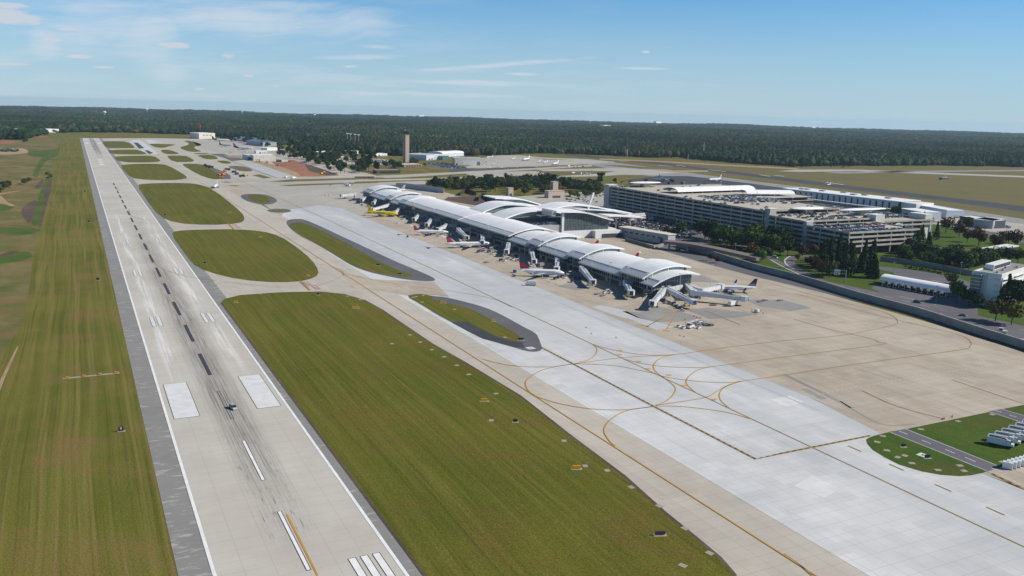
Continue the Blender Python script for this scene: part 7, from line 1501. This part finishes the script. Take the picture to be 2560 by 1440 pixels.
# clipped hedges
def hedge(pp, w, h, label, mat='leaf_dark'):
    P_ = [Vector((*G(*q)[:2], 0)) for q in pp]; o0 = P_[0]; mb = MB(); r_ = random.Random(5)
    for a, b in zip(P_, P_[1:]):
        n_ = int((b-a).length*7)
        for i in range(n_):
            c_ = a.lerp(b, r_.random())-o0+Vector((r_.uniform(-w, w)/2, r_.uniform(-w, w)/2, r_.uniform(.1, h))); s_ = r_.uniform(.4, .8); u = Vector((r_.uniform(-1, 1), r_.uniform(-1, 1), r_.uniform(-1, 1))).normalized(); v = u.orthogonal().normalized()
            mb.add([c_+u*s_, c_+v*s_, c_-u*s_, c_-v*s_], [(0, 1, 2, 3)])
    me = bpy.data.meshes.new('hedge'); me.from_pydata(mb.v, [], mb.f); me.materials.append(M[mat]); o = bpy.data.objects.new('hedge', me); C.objects.link(o); o.location = (o0.x, o0.y, .08); tag(o, label, 'hedge')
hedge([(2183, 708), (2210, 714), (2260, 722), (2320, 734), (2360, 742)], 1.8, 1.6, 'dark clipped hedge in front of the toll booths'); hedge([(2260, 670), (2310, 677), (2370, 688)], 3.5, 2.2, 'long dark hedge behind the toll plaza'); hedge([(1700, 470), (1800, 474)], 3, 1.6, 'reddish hedge strip beyond the garage roof', 'leaf_autumn')
dwp = GP([(2200, 652), (2260, 660), (2340, 672), (2430, 690)]); o0 = (*dwp[1], .06); dr = empty('underpass_wall', o0, 0, 'shadowed grey retaining wall below the tree belt', 'wall')
for a, b in wallrun(dwp, 5, .5, 12):
    d_ = (b-a).normalized(); n_ = Vector((-d_.y, d_.x, 0))*.25; a2 = a+d_*.03; b2 = b-d_*.03; MB().prism([tuple((a2+n_)[:2]), tuple((a2-n_)[:2]), tuple((b2-n_)[:2]), tuple((b2+n_)[:2])], .0, 4.2).build('wall_panel', 'retaining_concrete', dr, o0)

# ================================================================ parked cars
CARM = {}
def car_mesh(col, suv):
    mb = MB(); L, W = (4.5, 1.8); zb = .8 if not suv else 1.0; zt = 1.45 if not suv else 1.85
    mb.loft([[(x, -y, .2), (x, y, .2), (x, y, z), (x, -y, z)] for x, y, z in ((-L/2, W*.43, zb), (-L/2+.4, W/2, zb+.05), (L/2-1.1, W/2, zb), (L/2, W*.42, zb-.25))], 0)
    x0, x1, x2, x3 = (-1.75, -1.1, .5, 1.25) if not suv else (-2.2, -2.0, .7, 1.4)
    mb.loft([[(x0, -.8, zb+.01), (x0, .8, zb+.01), (x1, .68, zt-.05), (x1, -.68, zt-.05)], [(x3, -.8, zb+.01), (x3, .8, zb+.01), (x2, .68, zt-.05), (x2, -.68, zt-.05)]], 1)
    mb.box(x1, x2, -.7, .7, zt-.06, zt, 0)
    for x_ in (-1.4, 1.4):
        for s_ in (-1, 1): mb.box(x_-.32, x_+.32, s_*.86-.1, s_*.86+.1, 0, .62, 2)
    o = mb.build('parked_car', ['car_'+col, 'car_glass', 'tire']); me = o.data; bpy.data.objects.remove(o); return me
CW = ['white']*5+['silver']*5+['grey']*5+['black']*5+['blue']*2+['red']*2+['beige']
for c_ in CARC:
    for s_ in (0, 1): CARM[c_, s_] = car_mesh(c_, s_)
cr_ = random.Random(21)
def parked(x, y, z, rz, where, group):
    c_ = cr_.choice(CW); s_ = int(cr_.random() < .45); o = bpy.data.objects.new('parked_car', CARM[c_, s_]); C.objects.link(o); o.location = (x, y, z); o.rotation_euler = (0, 0, rz+cr_.uniform(-.03, .03)+(math.pi if cr_.random() < .5 else 0)); tag(o, '%s %s %s' % (c_, 'sport utility car' if s_ else 'car', where), 'car', group); return o
OVER = []
def rows(x0, x1, y0, y1, z, prob, where, group, ang=0.0, clip=None, lim=999):
    """double rows of bays running along x, aisles between"""
    n_ = 0; y_ = y0; cells = []
    while y_ < y1:
        for k in (0, 5.4):
            x_ = x0
            while x_ < x1:
                if cr_.random() < (prob(x_, y_+k) if callable(prob) else prob) and y_+k < y1 and (clip is None or clip(x_, y_+k)): cells.append((x_, y_+k))
                x_ += 2.75
        y_ += 17.2
    if len(cells) > lim:
        near = sorted(cells, key=lambda q: (q[0]-CAM[0])**2+(q[1]-CAM[1])**2); OVER.append((where, z, [(a, b, math.pi/2+ang) for a, b in near[lim:]])); cells = near[:lim]
    for a, b in cells: parked(a, b, z, math.pi/2+ang, where, group)
    return len(cells)
n_ = rows(565.5, 650, 343.5, 388, LC[0], lambda x, y: .95 if x < 618 else (.8 if x < 634 else .35), 'parked on the lit near garage deck', 'cars on the near garage deck', lim=110)
n_ += rows(566, 664, 398, 438, LB[0], lambda x, y: .35 if 575 < x < 640 else .1, 'parked on the middle garage deck', 'cars on the middle garage deck')
n_ += rows(566, 664, 453, 500, LA[0], .05, 'parked on the long upper garage deck', 'cars on the upper garage deck')
n_ += rows(566, 664, 500, 600, LA[0], lambda x, y: .62 if x > 590 and y > 520 else .12, 'parked on the crowded end of the upper garage deck', 'cars on the upper garage deck', lim=56)
n_ += rows(566, 700, 664, 722, LA[0], lambda x, y: .55 if y > 706 and x < 615 else .04, 'parked at the far end of the upper garage deck', 'cars at the far end of the garage')
lotp = GP([(1512, 566), (1528, 546), (1560, 541), (1640, 553), (1700, 562), (1760, 577), (1750, 590), (1700, 597), (1650, 590), (1590, 575)])
n_ += rows(440, 562, 440, 640, .14, lambda x, y: .78, 'parked in the open forecourt car park', 'cars in the forecourt car park', clip=lambda x, y: inpoly(x, y, lotp), lim=90)
print('individual cars', n_)
def car_mass(name, label, cells, z):
    mb = MB(); mats = ['car_white', 'car_silver', 'car_grey', 'car_black', 'car_blue', 'car_red', 'car_glass']
    for x, y, a in cells:
        mi = cr_.choice([0, 0, 1, 1, 2, 2, 3, 3, 4, 5]); ca, sa = math.cos(a), math.sin(a)
        def tb(xx, yy, zz): return (x+xx*ca-yy*sa, y+xx*sa+yy*ca, z+zz)
        for (l, w, z0, z1, m_, off) in ((2.25, .9, .2, .85, mi, 0), (1.2, .75, .86, 1.5, 6, -.2)):
            mb.add([tb(sx*l*(1 if zz < 1.2 else .75)+off, sy*w, zz) for zz in (z0, z1) for sx, sy in ((-1, -1), (1, -1), (1, 1), (-1, 1))], [(0, 3, 2, 1), (4, 5, 6, 7), (0, 1, 5, 4), (1, 2, 6, 5), (2, 3, 7, 6), (3, 0, 4, 7)], m_)
    o = mb.build(name, mats); tag(o, label, 'cars', kind='stuff'); return o
def grid(x0, x1, y0, y1, prob, ang=0.0):
    out_ = []; y_ = y0
    while y_ < y1:
        for k in (0, 5.4):
            x_ = x0
            while x_ < x1:
                if cr_.random() < prob: out_.append((x_, y_+k, math.pi/2+ang))
                x_ += 2.75
        y_ += 17
    return out_
def gridpx(poly, prob, sx=2.8, sy=8.5):
    W_p = GP(poly); xs = [p[0] for p in W_p]; ys_ = [p[1] for p in W_p]; out_ = []; y_ = min(ys_)
    while y_ < max(ys_):
        x_ = min(xs)
        while x_ < max(xs):
            if inpoly(x_, y_, W_p) and cr_.random() < prob: out_.append((x_, y_, math.pi/2))
            x_ += sx
        y_ += sy
    return out_
for w_, z_, cl in OVER: car_mass('parked_car_mass', 'farther rows of cars '+w_, cl, z_)
car_mass('parked_car_mass', 'crowd of cars on the outer lower garage deck', grid(676, 744, 424, 552, .82), LD[0])
quad('car_park', [(690, 350), (830, 350), (830, 360), (700, 362)], .06, 'far_concrete'); 
car_mass('parked_car_mass', 'distant crowd of cars in the clearing of the woods', gridpx([(695, 350), (800, 351), (800, 358), (720, 360)], .5, 5, 14), .1)
quad('car_park', [(840, 398), (880, 394), (960, 398), (1000, 404), (960, 412), (900, 410), (850, 412)], .06, 'wall_tan'); quad('car_park', [(1060, 405), (1110, 405), (1140, 415), (1180, 421), (1130, 424), (1080, 416)], .06, 'road_asphalt')
car_mass('parked_car_mass', 'cars parked left of the control tower', gridpx([(845, 400), (880, 397), (960, 400), (995, 405), (950, 411), (890, 409)], .4, 3, 11), .1)
car_mass('parked_car_mass', 'cars parked right of the control tower by the hangars', gridpx([(1062, 406), (1110, 406), (1140, 415), (1170, 420), (1130, 422), (1085, 415)], .75, 3, 9), .1)
car_mass('parked_car_mass', 'cars in the car park behind the terminal grove', gridpx([(1400, 490), (1500, 484), (1540, 500), (1500, 508), (1420, 505)], .16, 3.2, 12), .1)
car_mass('parked_car_mass', 'cars standing along the pale terminal forecourt', gridpx([(1960, 502), (2100, 528), (2230, 545), (2220, 549), (2090, 533), (1960, 507)], .35, 3, 8), .12)
car_mass('parked_car_mass', 'cars parked on lower garage levels at the lit end', [(566+i*3.0, 343.5, math.pi/2) for i in range(28) if cr_.random() < .6], LC[1]); car_mass('parked_car_mass', 'cars parked on the second lit garage level from the top', [(566+i*3.0, 343.5, math.pi/2) for i in range(28) if cr_.random() < .6], LC[2])
car_mass('parked_car_mass', 'white vans and trailers lined up behind the tower', gridpx([(935, 384), (1000, 384), (1000, 390), (935, 390)], .3, 5, 14), .1)
car_mass('parked_car_mass', 'vehicles crowding the cargo yard', gridpx([(560, 375), (640, 374), (680, 378), (640, 384), (570, 384)], .06, 5, 12), .16)

# ================================================================ airfield furniture
def sign_box(px, py, mat, w, h, label, txt=None, tcol='white_paint', rz=0.0):
    p_ = G(px, py); a = empty('airfield_sign', (p_.x, p_.y, .16), rz, label, 'sign'); MB().box(-w/2, w/2, -.2, .2, .25, .25+h).build('panel', mat, a)
    for x_ in (-w*.3, w*.3): MB().cyl((x_, 0, 0), (x_, 0, .24), .06, .06, 6).build('leg', 'metal_grey', a)
    MB().box(-w/2-.5, w/2+.5, -.8, .8, -.05, .0).build('pad', 'pale_pad', a)
    if txt: text_mesh('lettering', txt, h*1.05, tcol, (0, -.22, .25+h*.5), (R(90), 0, 0), a, .01)
    return a
sign_box(303, 1079, 'black_paint', 1.7, 1.5, 'black distance sign with a white 9 in the grass left of the runway', '9', rz=R(-10))
for px, py, lb in ((245, 701, 'black distance sign in the grass level with the runway middle'), (222, 556, 'small black distance sign farther along the left grass'), (212, 480, 'tiny black sign near the far left grass')): sign_box(px, py, 'black_paint', 1.7, 1.5, lb, rz=R(-10))
for px, py, mt, w, lb in ((590, 757, 'sign_yellow', 2.2, 'yellow sign at the left tip of the big infield'), (889, 771, 'sign_yellow', 4, 'yellow sign pair at the top of the big infield'), (1108, 758, 'sign_yellow', 3.4, 'yellow sign at the upper end of the rimmed island'), (1233, 804, 'sign_yellow', 2.2, 'yellow sign in the middle of the rimmed island'), (1211, 1004, 'sign_yellow', 3, 'yellow sign in the middle of the big infield'), (1441, 1173, 'sign_yellow', 3, 'yellow sign in the lower part of the big infield'), (650, 594, 'sign_yellow', 2.4, 'yellow sign at the top of the second infield'), (512, 660, 'black_paint', 1.8, 'black sign at the left of the second infield'), (795, 738, 'black_paint', 1.6, 'dark sign at the top edge of the big infield'), (1650, 1339, 'dark_metal', 3, 'dark low sign near the bottom right of the big infield'), (1288, 1056, 'black_paint', 1.7, 'dark sign on a pad in the big infield'), (1302, 851, 'black_paint', 3, 'black sign at the tip of the rimmed island'), (945, 664, 'black_paint', 3, 'black sign in the long rimmed island'), (1000, 687, 'black_paint', 3, 'black sign near the tip of the long rimmed island'), (2258, 1118, 'black_paint', 1.6, 'upper black sign in the right grass lobe'), (2318, 1146, 'black_paint', 2, 'lower black sign in the right grass lobe'), (672, 500, 'sign_yellow', 2.2, 'yellow sign in the small octagonal island'), (484, 478, 'sign_yellow', 2.2, 'yellow sign in the third infield'), (575, 532, 'sign_yellow', 2.2, 'yellow sign at the right side of the third infield'), (413, 539, 'black_paint', 2.2, 'black sign at the left of the third infield'), (770, 690, 'sign_yellow', 2.2, 'orange sign at the lower right of the second infield')): sign_box(px, py, mt, w, 1.0, lb, rz=R(-20))
ps = None
for i, (px, py) in enumerate(((1240, 985), (1172, 937), (1142, 914), (1110, 893), (1080, 875), (1050, 856), (1025, 838), (980, 860), (1228, 1052), (1410, 1103), (1463, 1166), (1518, 1177), (1578, 1219), (1648, 1266), (1712, 1322), (1774, 1384), (1707, 1415), (2193, 1106), (2207, 1091), (2217, 1127), (2302, 1074), (2280, 1159), (2345, 1176), (2400, 1165), (2410, 1178), (2395, 1054), (2480, 1037), (2505, 1156), (2244, 1144), (2262, 1140), (1040, 742), (1058, 739), (1032, 744), (840, 733), (870, 741), (900, 750), (700, 731), (650, 735), (1055, 756), (1137, 774), (1262, 844), (760, 624), (790, 645), (740, 598), (700, 588))):
    p_ = G(px, py)
    if ps is None: ps = MB().box(-1.1, 1.1, -.9, .9, 0, .04).build('light_pad', 'pale_pad'); o = ps
    else: o = ps.copy(); C.objects.link(o)
    o.location = (p_.x, p_.y, .16); o.rotation_euler = (0, 0, R(i*7)); tag(o, 'pale concrete light pad set flush in the grass', 'pad', 'light pads in the grass')
for (px, py, s_, lb) in ((2307, 1139, 3.4, 'pale square manhole slab in the right grass lobe'), (1326, 871, 4, 'white square slab at the tip of the rimmed island')):
    p_ = G(px, py); a = empty('manhole_slab', (p_.x, p_.y, .17), R(10), lb, 'slab'); MB().box(-s_/2, s_/2, -s_/2, s_/2, 0, .05).build('slab', 'worn_white', a); MB().box(-s_/6, s_/6, -s_/6, s_/6, .052, .07).build('cover', 'dark_soil', a)
pa, pb_ = G(163, 946), G(293, 933); a = empty('approach_lights', (pa.x, pa.y, .02), math.atan2(pb_.y-pa.y, pb_.x-pa.x), 'concrete strip with four red light boxes in the left grass', 'lights'); Lp = (pb_-pa).length
MB().box(-1, Lp+1, -.8, .8, 0, .08).build('strip', 'pale_pad', a)
for i in range(4): b_ = MB().box(i*Lp/3.2+.2, i*Lp/3.2+1.7, -.4, .4, .35, .75).build('light_box', 'orange', a); MB().box(i*Lp/3.2+.5, i*Lp/3.2+1.3, -.1, .1, .08, .34).build('leg', 'metal_grey', b_)
# lamp posts on the landside roads
lp = light_mast(11, 2); first = True
for ch in lp.children: ch.data.materials[0] = M['metal_grey']
for i, (px, py) in enumerate(((1837, 640), (1700, 605), (1640, 592), (1560, 575), (1960, 660), (2000, 640), (2160, 690), (2233, 690), (2340, 755), (2400, 690), (1610, 570), (1690, 575), (2500, 605), (2540, 600), (2300, 630), (2330, 640))):
    p_ = G(px, py); o = copy_tree(lp, (p_.x, p_.y, .1), R(i*40)); tag(o, 'slim grey street lamp beside the landside roads', 'light pole', 'street lamps on the landside')
remove_tree(lp)
# traffic cones
cone = None
for i, (px, py) in enumerate(((1735, 792), (1742, 795), (1750, 796), (1712, 800), (1896, 776), (1902, 778), (1908, 784), (1888, 786), (1880, 775), (1540, 845), (1700, 840), (1710, 842), (1372, 707), (1390, 711), (2360, 1048), (2380, 1043), (2356, 1049), (1465, 820), (1478, 835), (1230, 636))):
    p_ = G(px, py)
    if cone is None:
        cone = empty('traffic_cone', (0, 0, 0)); MB().cyl((0, 0, .05), (0, 0, .9), .28, .06, 8).build('cone', 'safety_red', cone); MB().box(-.35, .35, -.35, .35, 0, .045).build('base', 'dark_metal', cone); o = cone
    else: o = copy_tree(cone)
    o.location = (p_.x, p_.y, .09); tag(o, 'small red traffic cone standing on the apron', 'cone', 'traffic cones on the apron')
# two ground workers
def person(px, py, rz, label, shirt):
    me = bpy.data.meshes.new('body'); V = [(0, 0, .95), (0, 0, 1.2), (0, 0, 1.42), (0, 0, 1.52), (0, 0, 1.68), (0, .11, .9), (.03, .13, .5), (0, .14, .07), (.14, .14, .03), (0, -.11, .9), (-.05, -.13, .5), (-.02, -.14, .07), (.12, -.14, .03), (0, .2, 1.38), (.04, .27, 1.1), (.14, .25, .88), (0, -.2, 1.38), (.04, -.27, 1.1), (.14, -.25, .88)]
    E_ = [(0, 1), (1, 2), (2, 3), (3, 4), (0, 5), (5, 6), (6, 7), (7, 8), (0, 9), (9, 10), (10, 11), (11, 12), (2, 13), (13, 14), (14, 15), (2, 16), (16, 17), (17, 18)]
    me.from_pydata(V, E_, []); me.materials.append(M[shirt]); o = bpy.data.objects.new('person', me); C.objects.link(o); sk = o.modifiers.new('skin', 'SKIN')
    rad_ = [.16, .17, .15, .06, .11, .1, .07, .05, .045, .1, .07, .05, .045, .07, .055, .045, .07, .055, .045]
    for i, v in enumerate(me.skin_vertices[0].data): v.radius = (rad_[i], rad_[i])
    me.skin_vertices[0].data[0].use_root = True; o.modifiers.new('sub', 'SUBSURF').levels = 1; o.modifiers['sub'].render_levels = 1
    p_ = G(px, py); o.location = (p_.x, p_.y, .09); o.rotation_euler = (0, 0, R(rz)); tag(o, label, 'person')
person(1606, 749, 20, 'worker in a red vest walking under the near terminal corner', 'safety_red'); person(1714, 810, -60, 'worker in a red vest standing behind the parked equipment row', 'safety_red')
# flag on the pale terminal
p_ = G(2262, 506, 14); a = empty('flag', (p_.x, p_.y, 14.1), 0, 'red and blue flag flying above the pale terminal roof', 'flag'); MB().cyl((0, 0, 0), (0, 0, 9), .12, .08, 6).build('pole', 'wall_white', a); MB().box(-4, -.1, -.05, .05, 6, 8.8).build('cloth', 'red_flag', a); MB().box(-1.8, -.11, -.08, .08, 7.4, 8.82).build('canton', 'delta_blue', a)
